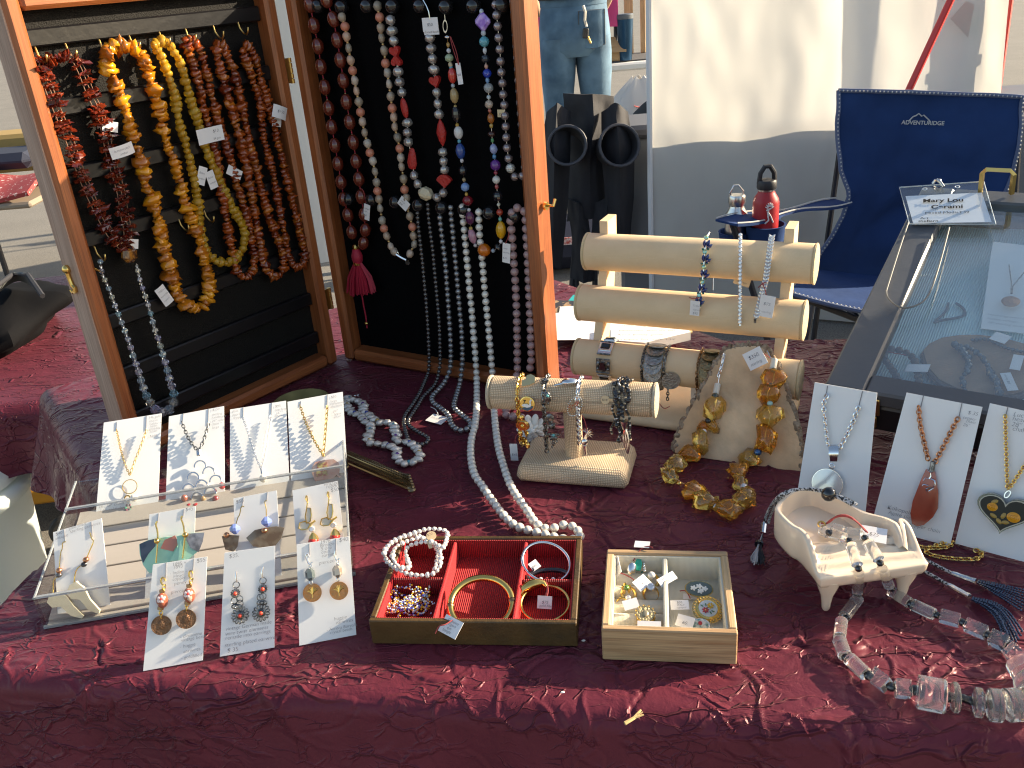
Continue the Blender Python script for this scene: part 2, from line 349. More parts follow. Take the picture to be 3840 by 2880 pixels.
# ------------------------------------------------------------------ crinkled taffeta cloths
def cloth_material():
    m = bpy.data.materials.new('maroon_taffeta'); m.use_nodes = True; N = m.node_tree.nodes; L = m.node_tree.links; b = N['Principled BSDF']
    tc = N.new('ShaderNodeTexCoord')
    b.inputs['Base Color'].default_value = (.110, .019, .0315, 1); b.inputs['Roughness'].default_value = .4; b.inputs['Specular IOR Level'].default_value = .38
    b.inputs['Sheen Weight'].default_value = .04; b.inputs['Sheen Tint'].default_value = (.9, .45, .5, 1); b.inputs['Sheen Roughness'].default_value = .4
    b.inputs['Specular Tint'].default_value = (1, .5, .52, 1)
    ns = N.new('ShaderNodeTexNoise'); ns.inputs['Scale'].default_value = 14; ns.inputs['Detail'].default_value = 5; L.new(tc.outputs['Object'], ns.inputs['Vector'])
    hs = N.new('ShaderNodeHueSaturation'); hs.inputs['Color'].default_value = (.110, .019, .0315, 1)
    mr = N.new('ShaderNodeMapRange'); mr.inputs[1].default_value = .3; mr.inputs[2].default_value = .7; mr.inputs[3].default_value = .82; mr.inputs[4].default_value = 1.18
    L.new(ns.outputs[0], mr.inputs[0]); L.new(mr.outputs[0], hs.inputs['Value']); L.new(hs.outputs[0], b.inputs['Base Color'])
    # crushed taffeta: broken crease lines (cell edges, bent by noise, masked) over soft puckers
    wn = N.new('ShaderNodeTexNoise'); wn.inputs['Scale'].default_value = 26; wn.inputs['Detail'].default_value = 2; L.new(tc.outputs['Object'], wn.inputs['Vector'])
    wm = N.new('ShaderNodeMixRGB'); wm.blend_type = 'LINEAR_LIGHT'; wm.inputs[0].default_value = .014; L.new(tc.outputs['Object'], wm.inputs[1]); L.new(wn.outputs['Color'], wm.inputs[2])
    tot = None
    for rot, sx, sy, sca, amt, seed in ((-.65, .38, 1.6, 29, 1.0, 3.), (.75, .45, 1.3, 55, .5, 9.), (-1.25, .33, 1.5, 18, 1.2, 17.), (.15, .5, 1.2, 78, .4, 29.)):
        mp = N.new('ShaderNodeMapping'); mp.inputs['Rotation'].default_value = (0, 0, rot); mp.inputs['Scale'].default_value = (sx, sy, 1); mp.inputs['Location'].default_value = (seed, seed*.7, 0); L.new(wm.outputs[0], mp.inputs[0])
        vo = N.new('ShaderNodeTexVoronoi'); vo.feature = 'DISTANCE_TO_EDGE'; vo.inputs['Scale'].default_value = sca; L.new(mp.outputs[0], vo.inputs['Vector'])
        mr2 = N.new('ShaderNodeMapRange'); mr2.interpolation_type = 'SMOOTHSTEP'; mr2.inputs[1].default_value = 0; mr2.inputs[2].default_value = .07; mr2.inputs[3].default_value = amt; mr2.inputs[4].default_value = 0; L.new(vo.outputs['Distance'], mr2.inputs[0])
        mk = N.new('ShaderNodeTexNoise'); mk.inputs['Scale'].default_value = sca*.5; mk.inputs['Detail'].default_value = 1; L.new(mp.outputs[0], mk.inputs['Vector'])
        mr3 = N.new('ShaderNodeMapRange'); mr3.interpolation_type = 'SMOOTHSTEP'; mr3.inputs[1].default_value = .49; mr3.inputs[2].default_value = .64; L.new(mk.outputs[0], mr3.inputs[0])
        mu = N.new('ShaderNodeMath'); mu.operation = 'MULTIPLY'; L.new(mr2.outputs[0], mu.inputs[0]); L.new(mr3.outputs[0], mu.inputs[1])
        if tot is None: tot = mu.outputs[0]
        else: ad = N.new('ShaderNodeMath'); ad.operation = 'ADD'; L.new(tot, ad.inputs[0]); L.new(mu.outputs[0], ad.inputs[1]); tot = ad.outputs[0]
    pk = N.new('ShaderNodeTexNoise'); pk.inputs['Scale'].default_value = 34; pk.inputs['Detail'].default_value = 4; pk.inputs['Roughness'].default_value = .6; L.new(wm.outputs[0], pk.inputs['Vector'])
    ad = N.new('ShaderNodeMath'); ad.operation = 'MULTIPLY_ADD'; ad.inputs[1].default_value = .7; L.new(pk.outputs[0], ad.inputs[0]); L.new(tot, ad.inputs[2])
    bp = N.new('ShaderNodeBump'); bp.inputs['Strength'].default_value = .85; bp.inputs['Distance'].default_value = .0042; L.new(ad.outputs[0], bp.inputs['Height'])
    nf = N.new('ShaderNodeTexNoise'); nf.inputs['Scale'].default_value = 900; nf.inputs['Detail'].default_value = 2; L.new(tc.outputs['Object'], nf.inputs['Vector'])
    b2 = N.new('ShaderNodeBump'); b2.inputs['Strength'].default_value = .12; b2.inputs['Distance'].default_value = .0006; L.new(nf.outputs[0], b2.inputs['Height']); L.new(bp.outputs[0], b2.inputs['Normal'])
    L.new(b2.outputs[0], b.inputs['Normal']); return m
mCloth = cloth_material()
def cloth(name, label, o, rz, rect, drop, xs, ys, z0, creases, seed, flare=.12, rad=.022):
    rng = np.random.RandomState(seed)
    X, Y = np.meshgrid(xs, ys); x0, x1, y0, y1 = rect
    QX, QY = np.clip(X, x0, x1), np.clip(Y, y0, y1); VX, VY = X-QX, Y-QY; D = np.hypot(VX, VY)
    D2 = np.minimum(D, drop); ang = np.minimum(D2/rad, PI/2); rest = np.maximum(D2-rad*PI/2, 0)
    per = np.arctan2(VY, VX+1e-9)*.35 + QX - QY
    fold = .5+.5*np.sin(per*23+1.3*np.sin(per*7+seed)) + .3*np.sin(per*51+seed)
    out = rad*np.sin(ang) + rest*flare*(.35+fold)
    Z = -rad*(1-np.cos(ang)) - rest*math.sqrt(max(1-flare**2, .2))
    UX, UY = np.where(D > 0, VX/(D+1e-9), 0), np.where(D > 0, VY/(D+1e-9), 0)
    PX, PY = QX+UX*out, QY+UY*out
    # pressed-in creases: short bent ridges
    Hh = np.zeros_like(X)
    for _ in range(creases):
        cx, cy = rng.uniform(xs[0], xs[-1]), rng.uniform(ys[0], ys[-1]); a = rng.normal(-.62, .45) if rng.rand() < .6 else rng.uniform(0, PI)
        ln = rng.uniform(.012, .05)*rng.choice([1, 1, 1.7]); wd = rng.uniform(.0010, .0023); am = rng.uniform(.0008, .0027)*rng.choice([-1, 1, 1])
        i0, i1 = np.searchsorted(xs, [cx-ln-.01, cx+ln+.01]); j0, j1 = np.searchsorted(ys, [cy-ln-.01, cy+ln+.01])
        if i1 <= i0 or j1 <= j0: continue
        dx, dy = X[j0:j1, i0:i1]-cx, Y[j0:j1, i0:i1]-cy
        s = dx*math.cos(a)+dy*math.sin(a); t = -dx*math.sin(a)+dy*math.cos(a) + rng.uniform(-9, 9)*s*s + .004*np.sin(s*rng.uniform(60, 160))
        Hh[j0:j1, i0:i1] += am*np.exp(-(t/wd)**2)*np.clip(1-(s/ln)**2, 0, 1)
        Hh[j0:j1, i0:i1] += -.35*am*np.exp(-((t-2.2*wd)/(2*wd))**2)*np.clip(1-(s/ln)**2, 0, 1)
    lowf = .0008*np.sin(X*19+1.7*np.sin(Y*13))*np.sin(Y*23+X*5)
    Hh += lowf*(D <= 0)
    PX += UX*Hh*np.sin(ang); PY += UY*Hh*np.sin(ang); Z += Hh*np.cos(ang)
    c, s_ = math.cos(rz), math.sin(rz)
    W = np.stack([o[0]+PX*c-PY*s_, o[1]+PX*s_+PY*c, z0+Z], -1)
    ny, nx = X.shape; m_ = nx
    idx = np.arange(nx*ny).reshape(ny, nx); q = np.stack([idx[:-1, :-1], idx[:-1, 1:], idx[1:, 1:], idx[1:, :-1]], -1).reshape(-1, 4)
    me = bpy.data.meshes.new(name); me.vertices.add(nx*ny); me.vertices.foreach_set('co', W.reshape(-1).astype(np.float32))
    me.loops.add(len(q)*4); me.loops.foreach_set('vertex_index', q.reshape(-1).astype(np.int32)); me.polygons.add(len(q))
    me.polygons.foreach_set('loop_start', np.arange(0, len(q)*4, 4, dtype=np.int32)); me.polygons.foreach_set('loop_total', np.full(len(q), 4, dtype=np.int32))
    me.polygons.foreach_set('use_smooth', [True]*len(q)); me.update(); me.materials.append(mCloth)
    ob = _link(name, me); ob['label'] = label; ob['category'] = 'tablecloth'; return ob
TR_A = math.radians(-11.0); TO = (-.027, .62)
def axis(a, b, fine, lo, hi, coarse):
    return np.unique(np.round(np.r_[np.arange(lo, a, coarse), np.arange(a, b, fine), np.arange(b, hi, coarse)], 5))
cloth('tablecloth', 'crinkled maroon taffeta cloth under most of the jewellery, draped over the front table edge', TO, TR_A,
      (-.585, 1.25, 0.0, .83), .66, axis(-.64, .62, .002, -1.24, 1.9, .02), axis(-.17, .84, .002, -.66, 1.48, .02), -.0012, 5200, 3)
# rear table, turned, its corner pointing left
cloth('tablecloth', 'maroon cloth with a bright lit corner fold on the rear table under the amber case', (-.80, 1.44), math.radians(-57),
      (0.0, .78, 0.0, .95), .19, axis(-.19, .45, .004, -.191, .98, .015), axis(-.19, .5, .004, -.191, 1.15, .015), -.004, 380, 11, flare=.25, rad=.03)
cloth('tablecloth', 'maroon cloth on the lower bench at far left, under the black bag', (-1.85, 1.70), math.radians(3),
      (0.0, 1.0, 0.0, .95), .18, axis(.2, 1.18, .01, -.18, 1.2, .03), axis(-.18, .8, .01, -.181, 1.15, .03), -.15, 160, 23, flare=.2, rad=.04)

# ------------------------------------------------------------------ tent wall behind the chair
def tentmat():
    m = mat('tent_canvas', (.72, .70, .65), .8, spec=.2, translucent=.38, vscale=2.2, vamt=.08, bump=.5, bscale=26); return m
wA = np.array([.598, 3.42, GZ]); wu = unit((1, -.36, 0)); wn = np.array([wu[1], -wu[0], 0])
tw = thing('tent_curtain', 'white canvas tent side wall glowing in backlight behind the blue chair', 'tent curtain', tuple(wA))
def wallfn(u, v):
    s = u*1.2; z = GZ+.012+v*2.3
    amp = .008*math.sin(s*7.3+v*1.1)+.006*math.sin(s*15+v*3+1)+.03*math.exp(-((s-.62-.14*(1-v))/.05)**2)*(.3+v)
    amp += .012*noise.noise(Vector((s*5, v*6, 0)))+.006*noise.noise(Vector((s*14, v*17, 3)))
    s2 = s*(1+.02*math.sin(v*7)) - (.05*math.sin(v*3.2+.4) if u > .9 else 0)*(u-.9)*10
    return wA + wu*s2 + wn*(amp) + np.array([0, 0, z-GZ])
part('wall_panel', one(grid(wallfn, 110, 110)), tentmat(), tw, world=True)
# seam patch high at the right
pw = Plane(wA+wn*.045, wn)
part('seam_patch', one(quadslab([pw(*zC(1880, 85)), pw(*zC(1960, 170)), pw(*zC(1990, 20)), pw(*zC(1950, 5))], .002)), mat('canvas_patch', (.70, .68, .62), .85, translucent=.4), tw, world=True)
hem = [wallfn(0, v/30)+wn*.004 for v in range(31)]
part('edge_binding', one(tube(hem, .011, 6)), mat('binding', (.72, .72, .72), .7), tw, world=True)
# unseen block added behind the wall to cast the shade on its foot
bq0 = wA+wu*.8-wn*.24
bn = thing('shade_blocker', 'added unseen grey shade cabinet standing behind the white tent wall', 'blocker', tuple(bq0), math.atan2(wu[1], wu[0]))
part('body', one(box(1.9, .28, .70, .02), TR(0, 0, .36)), mat('blocker_grey', (.2, .21, .22), .6), bn); part('lid', one(box(1.96, .32, .05, .015), TR(0, 0, .765)@RY(-.045)), mat('blocker_lid', (.12, .12, .13), .5), bn)

# canopy frame: red leg, red brace, grey pole
mRed = mat('red_paint', (.62, .035, .03), .35); mGreyPole = mat('grey_plastic', (.45, .46, .48), .4)
yb = 2.95
a, b = Yat(3717, 380, 3.3), Yat(3775, -60, 3.3); ft = a+(a-b)*((a[2]-GZ)/(b[2]-a[2]))
cf = thing('canopy_frame', 'red metal canopy leg and diagonal brace beside the white tent wall', 'canopy frame', tuple(ft))
def barbox(p, q, w_, d_): 
    L_ = np.linalg.norm(np.array(q)-np.array(p)); return one(box(w_, d_, L_, .004), along((np.array(p)+np.array(q))/2, np.array(q)-np.array(p)))
part('leg', barbox(ft, b+(b-a)*.8, .052, .04), mRed, cf, world=True, smooth=False)
c_, d_ = Yat(3405, 345, 2.96), Yat(3570, -10, 2.96)
part('brace', barbox(c_-(d_-c_)*.25, d_+(d_-c_)*.5, .022, .02), mRed, cf, world=True, smooth=False)
part('foot_plate', one(box(.12, .12, .012, .003), tr(ft+np.array([0, 0, .007]))), mRed, cf, world=True)
a, b = Yat(3675, 400, 3.1), Yat(3715, 20, 3.1); ft = a+(a-b)*((a[2]-GZ)/(b[2]-a[2]))
gp = thing('tent_pole', 'round grey tent pole at the right edge of the white wall', 'pole', tuple(ft))
part('tube', one(seg(ft, b+(b-a)*.8, .036, 16)), mGreyPole, gp, world=True); part('collar', one(seg(a+(b-a)*.52, a+(b-a)*.60, .041, 16)), mGreyPole, gp, world=True)

# ------------------------------------------------------------------ blue camp chair
mNavy = mat('navy_canvas', (.015, .044, .14), .8, spec=.2, vscale=9, vamt=.18, bump=.7, bscale=30)
mTrim = mat('trim_webbing', (.10, .13, .22), .8); mStitch = mat('stitching', (.5, .5, .48), .7); mFrame = mat('chair_tube', (.03, .032, .04), .35)
ch = thing('camp_chair', 'navy blue folding camp chair with piped edges facing the stall', 'chair', tuple(T(3150, 1290, GZ)))
# back panel: corners in the picture plane at about 2.3 m, sloping back
pb = Plane(Yat(3400, 700, 2.72), (-.22, -.965, .12))
BK = [(3150, 335), (3260, 345), (3480, 352), (3680, 352), (3828, 362), (3830, 440), (3800, 520), (3770, 640), (3700, 760), (3600, 860), (3530, 960), (3440, 1010), (3060, 900), (3120, 790), (3165, 690), (3180, 640), (3150, 560), (3135, 470), (3140, 380)]
def backfn(u, v):       # v 0 top .. 1 bottom
    left = np.interp(v, [0, .15, .4, .52, .62, .8, 1], [3142, 3136, 3150, 3182, 3165, 3080, 2995]); right = np.interp(v, [0, .15, .4, .52, .7, .85, 1], [3830, 3826, 3795, 3760, 3690, 3640, 3620])
    top = 338+24*u; x = left+(right-left)*u; y = top+v*(1085-top)
    p = pb(x, y); bow = .055*math.sin(PI*u)*(.4+.9*v)-.10*max(0, v-.72)**1.5
    bow += .014*noise.noise(Vector((u*4, v*6, 2)))+.007*noise.noise(Vector((u*11, v*9, 5)))+.018*math.sin(PI*u)*math.exp(-((v-.55-.1*math.sin(u*5))/.1)**2)
    return p + np.array([0, 1, 0])*bow
part('back_panel', one(grid(backfn, 40, 40, .004)), mNavy, ch, world=True)
rim = [backfn(u/30, 0) for u in range(31)] + [backfn(1, v/30) for v in range(1, 31)]; rim2 = [backfn(0, v/30) for v in range(31)]
part('edge_piping', MB().add(tube([p+np.array([0, -.006, 0]) for p in rim], .007, 6)).add(tube([p+np.array([0, -.006, 0]) for p in rim2], .007, 6)), mTrim, ch, world=True)
st = MB()
for path in (rim, rim2):
    for p in resample(path, .012): st.add(ell(.0028, .0014, .0028, 5, 4), tr(p+np.array([0, -.013, 0])))
part('edge_stitching', st, mStitch, ch, world=True)
lg = pb(*zC(1680, 540), .0); 
for s_, xx, yy, sz in (('ADVENTURIDGE', 3398, 449, .0165),):
    p = backfn((3398-3142)/690, .165); q_ = backfn((3520-3142)/690, .165); write(s_, sz, mStitch, ch, frm(p+np.array([-.002, -.014, 0]), q_-p, (0, .12, 1)), bold=.0004, shear=0, world=True)
mt = [(3425, 447), (3440, 432), (3452, 428), (3462, 421), (3475, 430), (3482, 426), (3500, 440), (3506, 447)]
part('mountain_emblem', one(tube([backfn((x-3142)/690, (y-350)/650)+np.array([0, -.013, 0]) for x, y in mt], .0022, 5)), mStitch, ch, world=True)
# seat
sA, sB, sC, sD = T(2965, 1065, -.30), T(3480, 1100, -.30), T(3420, 960, -.34), T(3040, 900, -.36)
sF = T(2958, 1100, -.30); 
def seatfn(u, v):
    f_ = np.array([.83+.44*u, 2.44-.26*u, -.315]); b_ = np.array([.98+.54*u, 2.72-.2*u, -.345])
    p = f_+(b_-f_)*v; p[2] -= .035*math.sin(PI*u)*(1-.4*v)+.05*max(0, .12-v)*4*.25; return p
part('seat', one(grid(seatfn, 24, 20, .006)), mNavy, ch, world=True)
st = MB().add(tube([seatfn(u/20, 0) for u in range(21)], .007, 6))
part('seat_piping', st, mTrim, ch, world=True)
st = MB()
for p in resample([seatfn(u/20, .02) for u in range(21)], .012): st.add(ell(.003, .003, .0014, 5, 4), tr(p+np.array([0, -.004, .006])))
part('seat_stitching', st, mStitch, ch, world=True)
# arm with cup holder on the near left
ab = Yat(3165, 755, 2.72); af = Yat(2725, 832, 2.44)
def armfn(u, v):
    p = af+(ab-af)*u; wv = unit(np.cross(ab-af, (0, 0, 1))); w2 = (.085 if u < .35 else .06)
    return p + wv*(v-.5)*w2*-1 + np.array([0, 0, .012*math.sin(u*9)*(v-.5)])
part('armrest', one(grid(armfn, 24, 6, .006)), mNavy, ch, world=True)
part('armrest_stitching', MB().add(tube([armfn(u/20, .03)+np.array([0, 0, .004]) for u in range(21)], .0022, 5)).add(tube([armfn(u/20, .97)+np.array([0, 0, .004]) for u in range(21)], .0022, 5)), mStitch, ch, world=True)
cup = np.array([.768, 2.5, -.128]); 
part('cup_holder', one(lathe([(.045, -.10), (.05, -.06), (.056, 0), (.058, .004), (.052, .004), (.045, -.09)], 20, False), tr(cup)), mNavy, ch, world=True)
cp2 = np.array([.695, 2.545, -.155])
part('cup_holder', one(lathe([(.04, -.10), (.045, -.06), (.05, 0), (.052, .004), (.046, .004), (.04, -.09)], 20, False), tr(cp2)), mNavy, ch, world=True)
ft1, ft2, ft3, ft4 = np.array([.86, 2.45, GZ]), np.array([1.33, 2.2, GZ]), np.array([1.06, 2.86, GZ]), np.array([1.62, 2.62, GZ])
tp1, tp2 = pb(3165, 520)+np.array([.0, .02, 0]), pb(3795, 540)+np.array([.03, .02, 0])
for p, q in ((ft1, seatfn(1, 1)), (ft2, seatfn(0, 1)), (ft3, seatfn(1, 0)), (ft4, seatfn(0, .0)), (ft1, af+np.array([.03, .05, -.02])), (ft3, tp1), (ft4, tp2), (ft1, ft3+np.array([0, 0, .28])), (ft2, ft4+np.array([0, 0, .3]))):
    part('frame_tube', one(seg(p, q, .0095, 8)), mFrame, ch, world=True)
for p in (ft1, ft2, ft3, ft4): part('foot', one(lathe([(.022, 0), (.022, .012), (.012, .03)], 12), tr(p)), mBlackMetal, ch, world=True)

# bottles in the cup holders
def bottle_at(name, label, base, H_, R_, body, cap, collar, handle):
    t = thing(name, label, 'bottle', tuple(base))
    part('body', one(lathe([(R_*.94, 0), (R_, .006), (R_, H_*.66), (R_*.93, H_*.72), (R_*.66, H_*.80), (R_*.62, H_*.83)], 28)), body, t, angle=60)
    part('neck_ring', one(lathe([(R_*.63, H_*.83), (R_*.65, H_*.835), (R_*.65, H_*.855), (R_*.6, H_*.86)], 24)), collar, t)
    part('cap', one(lathe([(R_*.72, H_*.86), (R_*.74, H_*.87), (R_*.74, H_*.96), (R_*.66, H_*.985), (R_*.2, H_)], 24)), cap, t)
    part('carry_loop', one(tube(handle(R_, H_), .007 if body is not mSteel else .0028, 8)), cap if body is not mSteel else mSteel, t); return t
rb = np.array([.766, 2.5, -.193])
mRedB = mat('red_powder_coat', (.42, .018, .025), .42, bump=.12, bscale=1500); mCapB = mat('black_cap', (.02, .02, .024), .5)
t = bottle_at('red_bottle', 'red insulated bottle with black loop cap in the chair cup holder', rb, .20, .037, mRedB, mCapB, mSteel,
          lambda R_, H_: [(-R_*.6, 0, H_*.94), (-R_*.52, 0, H_*1.08), (-R_*.2, 0, H_*1.17), (R_*.2, 0, H_*1.17), (R_*.52, 0, H_*1.08), (R_*.6, 0, H_*.94)])
em = MB(); f0 = lambda a_, z: (.0385*math.sin(a_), -.0385*math.cos(a_), z)   # leaping figure with rays
for a0, z0_, a1, z1_ in ((-.15, .115, .1, .1), (.1, .1, .3, .082), (-.15, .115, -.05, .09), (-.05, .09, -.32, .08), (-.25, .118, .12, .124), (-.05, .124, -.1, .115)): em.add(seg(f0(a0, z0_), f0(a1, z1_), .0022, 5))
for k in range(7): q = -1.2+k*.4; em.add(seg(f0(.0+.16*math.sin(q), .122+.007*math.cos(q)), f0(.34*math.sin(q), .122+.018*math.cos(q)), .0017, 5))
part('emblem', em, mat('white_print', (.75, .72, .7), .6), t)
sb = np.array([.695, 2.545, -.245])
bottle_at('steel_bottle', 'brushed steel bottle with wire loop lid beside the red bottle', sb, .205, .033, mSteel, mSteel, mSteel,
          lambda R_, H_: [(-R_*.5, 0, H_*.97), (-R_*.62, 0, H_*1.02), (-R_*.3, 0, H_*1.12), (R_*.05, 0, H_*1.12), (R_*.5, 0, H_*1.03), (R_*.45, 0, H_*.97)])

# white cup on the pavement right of the chair
p = Yat(3735, 740, 3.6); p[2] = GZ
t = solo('paint_pail', one(lathe([(.13, 0), (.155, .36), (.165, .37), (.165, .39), (.15, .39), (.14, .06)], 24), tr(p+np.array([.05, .2, 0]))), mat('white_plastic', (.72, .72, .7), .45), 'white plastic pail behind the right side of the blue chair', 'pail')

# ------------------------------------------------------------------ folded black camp chairs
mBlackCan = mat('black_canvas', (.018, .018, .023), .8, sheen=.02, vscale=14, vamt=.25, bump=.6, bscale=40); mBlackPipe = mat('black_piping', (.05, .05, .06), .6)
def sheet(name, pts, parent, m, th=.006, world=True):       # pts: rows of world points
    P = np.array(pts, float)
    def fn(u, v):
        j = v*(len(P)-1); j0 = min(int(j), len(P)-2); r = P[j0]*(1-(j-j0))+P[j0+1]*(j-j0)
        i = u*(P.shape[1]-1); i0 = min(int(i), P.shape[1]-2); q = r[i0]*(1-(i-i0))+r[i0+1]*(i-i0)
        return q + np.array([0, .012*noise.noise(Vector((u*4, v*5, len(name)))), 0])
    return part(name, one(grid(fn, 20, 24, th)), m, parent, world=world)
def folded_chair(label, cx, y, dx):
    X = lambda x, yy, d=0: Yat(cx+x, yy, y+d)
    base = X(0, 1135); base[2] = GZ
    t = thing('folded_camp_chair', label, 'chair', tuple(base), group='folded black chairs behind the stall')
    sheet('seat_sling', [[X(-85, 350), X(-35, 352, -.05), X(20, 352, -.09), X(60, 354, -.04), X(98, 362)], [X(-80, 440), X(-30, 450, -.03), X(25, 450, -.1), X(60, 450, -.02), X(95, 450)], [X(-60, 600), X(-20, 600, -.06), X(10, 600, -.08), X(30, 600, -.06), X(60, 600)], [X(-70, 830), X(-20, 820, -.06), X(10, 820, -.06), X(40, 820, -.05), X(75, 820)]], t, mBlackCan)
    for s in (-1, 1):
        sheet('arm_sling', [[X(s*60, 420, -.06), X(s*110, 385, -.12), X(s*150, 420, -.08)], [X(s*60, 560, -.1), X(s*120, 540, -.16), X(s*175, 560, -.1)], [X(s*70, 760, -.08), X(s*125, 760, -.14), X(s*172, 740, -.08)], [X(s*95, 1010, -.06), X(s*125, 1000, -.09), X(s*155, 960, -.06)]], t, mBlackCan)
        c = X(s*98+dx, 545, -.17)
        R_ = .075 if s > 0 else .07
        part('cup_holder', one(lathe([(R_*.8, -.13), (R_*.95, -.05), (R_, 0), (R_*1.03, .003), (R_*.96, .003), (R_*.75, -.12)], 22, False), tr(c)@RX(math.radians(72))@RY(.15*s)), mBlackCan, t, world=True)
        part('cup_rim', one(torus(R_*1.01, .006, 24, 6), tr(c)@RX(math.radians(72))@RY(.15*s)), mBlackPipe, t, world=True)
    for a, b in (((-55, 420), (-35, 1165)), ((60, 420), (55, 1160)), ((-20, 640), (-62, 1150)), ((35, 640), (30, 1172)), ((-60, 760), (60, 800))):
        p, q = X(*a, .02), X(*b, .0); part('frame_tube', one(seg(p, q, .012, 8)), mFrame, t, world=True)
    sheet('storage_flap', [[X(-70, 740, -.03), X(-30, 760, -.08), X(0, 800, -.05)], [X(-50, 900, -.02), X(-20, 880, -.08), X(10, 900, -.05)], [X(-60, 1040), X(-10, 1060, -.04), X(25, 1050)]], t, mBlackCan)
    sheet('storage_flap', [[X(30, 760, -.05), X(80, 740, -.08), X(120, 760, -.03)], [X(20, 880, -.05), X(70, 860, -.1), X(110, 900, -.03)], [X(60, 980), X(90, 1000, -.06), X(130, 1010)]], t, mBlackCan)
    return t
folded_chair('folded black camp chair with open round cup holder, right of the wooden case', 2200, 3.55, 25)
t = thing('chair_carry_bag', 'black bag with red and white label lying behind the folded chairs', 'bag', tuple(T(2170, 1100, GZ)), 0)
p = T(2160, 1075, GZ)
part('bag', one(box(.75, .26, .24, .08), tr(p+np.array([0, .3, .13]))), mat('navy_bag', (.02, .025, .05), .7), t, world=True)
for dx in (-.02, .09): part('bag_label', one(box(.075, .004, .035), tr(p+np.array([dx, .163, .17]))), mat('red_white_label', (.6, .1, .08), .6, mix=(.8, .8, .8), mixscale=60), t, world=True)

# ------------------------------------------------------------------ person in jeans, seen from behind
mDenim = mat('denim', (.045, .105, .175), .85, sheen=.05, vscale=7, vamt=.3, bump=.5, bscale=60, mix=(.10, .19, .28), mixscale=5); mSkin = mat('skin', (.5, .3, .2), .5); mShirt = mat('black_shirt', (.015, .015, .017), .8)
mDenimS = mat('denim_stitch', (.09, .10, .11), .8)
PY = 5.6
wc = Yat(2150, 15, PY); px = lambda x, y, d=0: Yat(x, y, PY+d)
pe = thing('person', 'person in blue jeans and dark top with keys clipped at the waist, seen from behind', 'person', (wc[0], wc[1], GZ))
def ring(c, rx, ry, n=24, sq=.0):
    return [np.array([c[0]+rx*math.cos(2*PI*k/n), c[1]+ry*math.sin(2*PI*k/n), c[2]]) for k in range(n)]
def loft(rings):
    n = len(rings[0]); v = [p for r in rings for p in r]; f = []
    for j in range(len(rings)-1):
        for i in range(n): k = (i+1) % n; f.append((j*n+i, j*n+k, (j+1)*n+k, (j+1)*n+i))
    f.append(tuple(range(n))[::-1]); f.append(tuple((len(rings)-1)*n+i for i in range(n))); return v, f
WX, WZ = wc[0], wc[2]-.0
WYc = PY; hz = lambda z: GZ+z*( (WZ-GZ)/1.02 )          # heights on a figure whose waist is at 1.02 m
def body_mesh():
    skin = bpy.data.meshes.new('body'); J = {'pel': (0, 0, .94, .15), 'wai': (0, 0, 1.08, .135), 'che': (0, -.02, 1.32, .15), 'nek': (0, -.01, 1.5, .055), 'hed': (0, -.04, 1.62, .085), 'top': (0, -.04, 1.74, .07)}
    for s, n_ in ((-1, 'l'), (1, 'r')):
        J.update({n_+'hip': (s*.09, 0, .88, .085), n_+'kne': (s*.11, .02, .5, .058), n_+'ank': (s*.12, .0, .09, .042), n_+'toe': (s*.14, .14, .04, .035), n_+'sho': (s*.19, -.01, 1.43, .06), n_+'elb': (s*.26, .04, 1.14, .042), n_+'wri': (s*.2, .2, .98, .03), n_+'han': (s*.17, .28, .99, .03)})
    K = list(J); E_ = [('pel', 'wai'), ('wai', 'che'), ('che', 'nek'), ('nek', 'hed'), ('hed', 'top')]
    for n_ in 'lr': E_ += [('pel', n_+'hip'), (n_+'hip', n_+'kne'), (n_+'kne', n_+'ank'), (n_+'ank', n_+'toe'), ('che', n_+'sho'), (n_+'sho', n_+'elb'), (n_+'elb', n_+'wri'), (n_+'wri', n_+'han')]
    k = (WZ-GZ)/1.02
    skin.from_pydata([(WX+J[n_][0], PY+J[n_][1], GZ+J[n_][2]*k) for n_ in K], [(K.index(a), K.index(b)) for a, b in E_], [])
    o = _link('body', skin, None); md = o.modifiers.new('skin', 'SKIN'); 
    for i, n_ in enumerate(K): skin.skin_vertices[0].data[i].radius = (J[n_][3], J[n_][3]); skin.skin_vertices[0].data[i].use_root = (n_ == 'pel')
    o.modifiers.new('sub', 'SUBSURF').levels = 2
    dg = bpy.context.evaluated_depsgraph_get(); me = bpy.data.meshes.new_from_object(o.evaluated_get(dg)); bpy.data.objects.remove(o); me.materials.append(mSkin)
    for p in me.polygons: p.use_smooth = True
    return me
BODY = body_mesh()
part('body', BODY, None, pe, world=True)
jeans = MB()
jeans.add(loft([ring((WX, PY, hz(z)), rx, ry) for z, rx, ry in ((1.06, .185, .135), (1.0, .195, .145), (.92, .205, .16), (.85, .212, .168), (.80, .208, .16), (.765, .19, .13))]))
for s in (-1, 1):
    jeans.add(loft([ring((WX+s*x, PY+y, hz(z)), rx, ry) for z, x, y, rx, ry in ((.86, .1, .0, .108, .15), (.78, .104, 0, .11, .135), (.68, .108, .0, .104, .118), (.55, .112, .01, .09, .1), (.48, .113, .012, .085, .096), (.36, .117, .0, .083, .094), (.2, .12, -.005, .085, .095), (.05, .122, -.01, .092, .105))]))
part('jeans', jeans, mDenim, pe, world=True)
pk = MB(); k = WX+.085
pk.add(grid(lambda u, v: np.array([k-.075+.15*u, PY-.172+.045*((u-.5)*2)**2*.6+.02*v-.012, hz(.99-.17*v-(.02*(1-abs(2*u-1)) if v > .95 else 0))]), 8, 8, .004))
part('back_pocket', pk, mDenim, pe, world=True)
sm = MB()
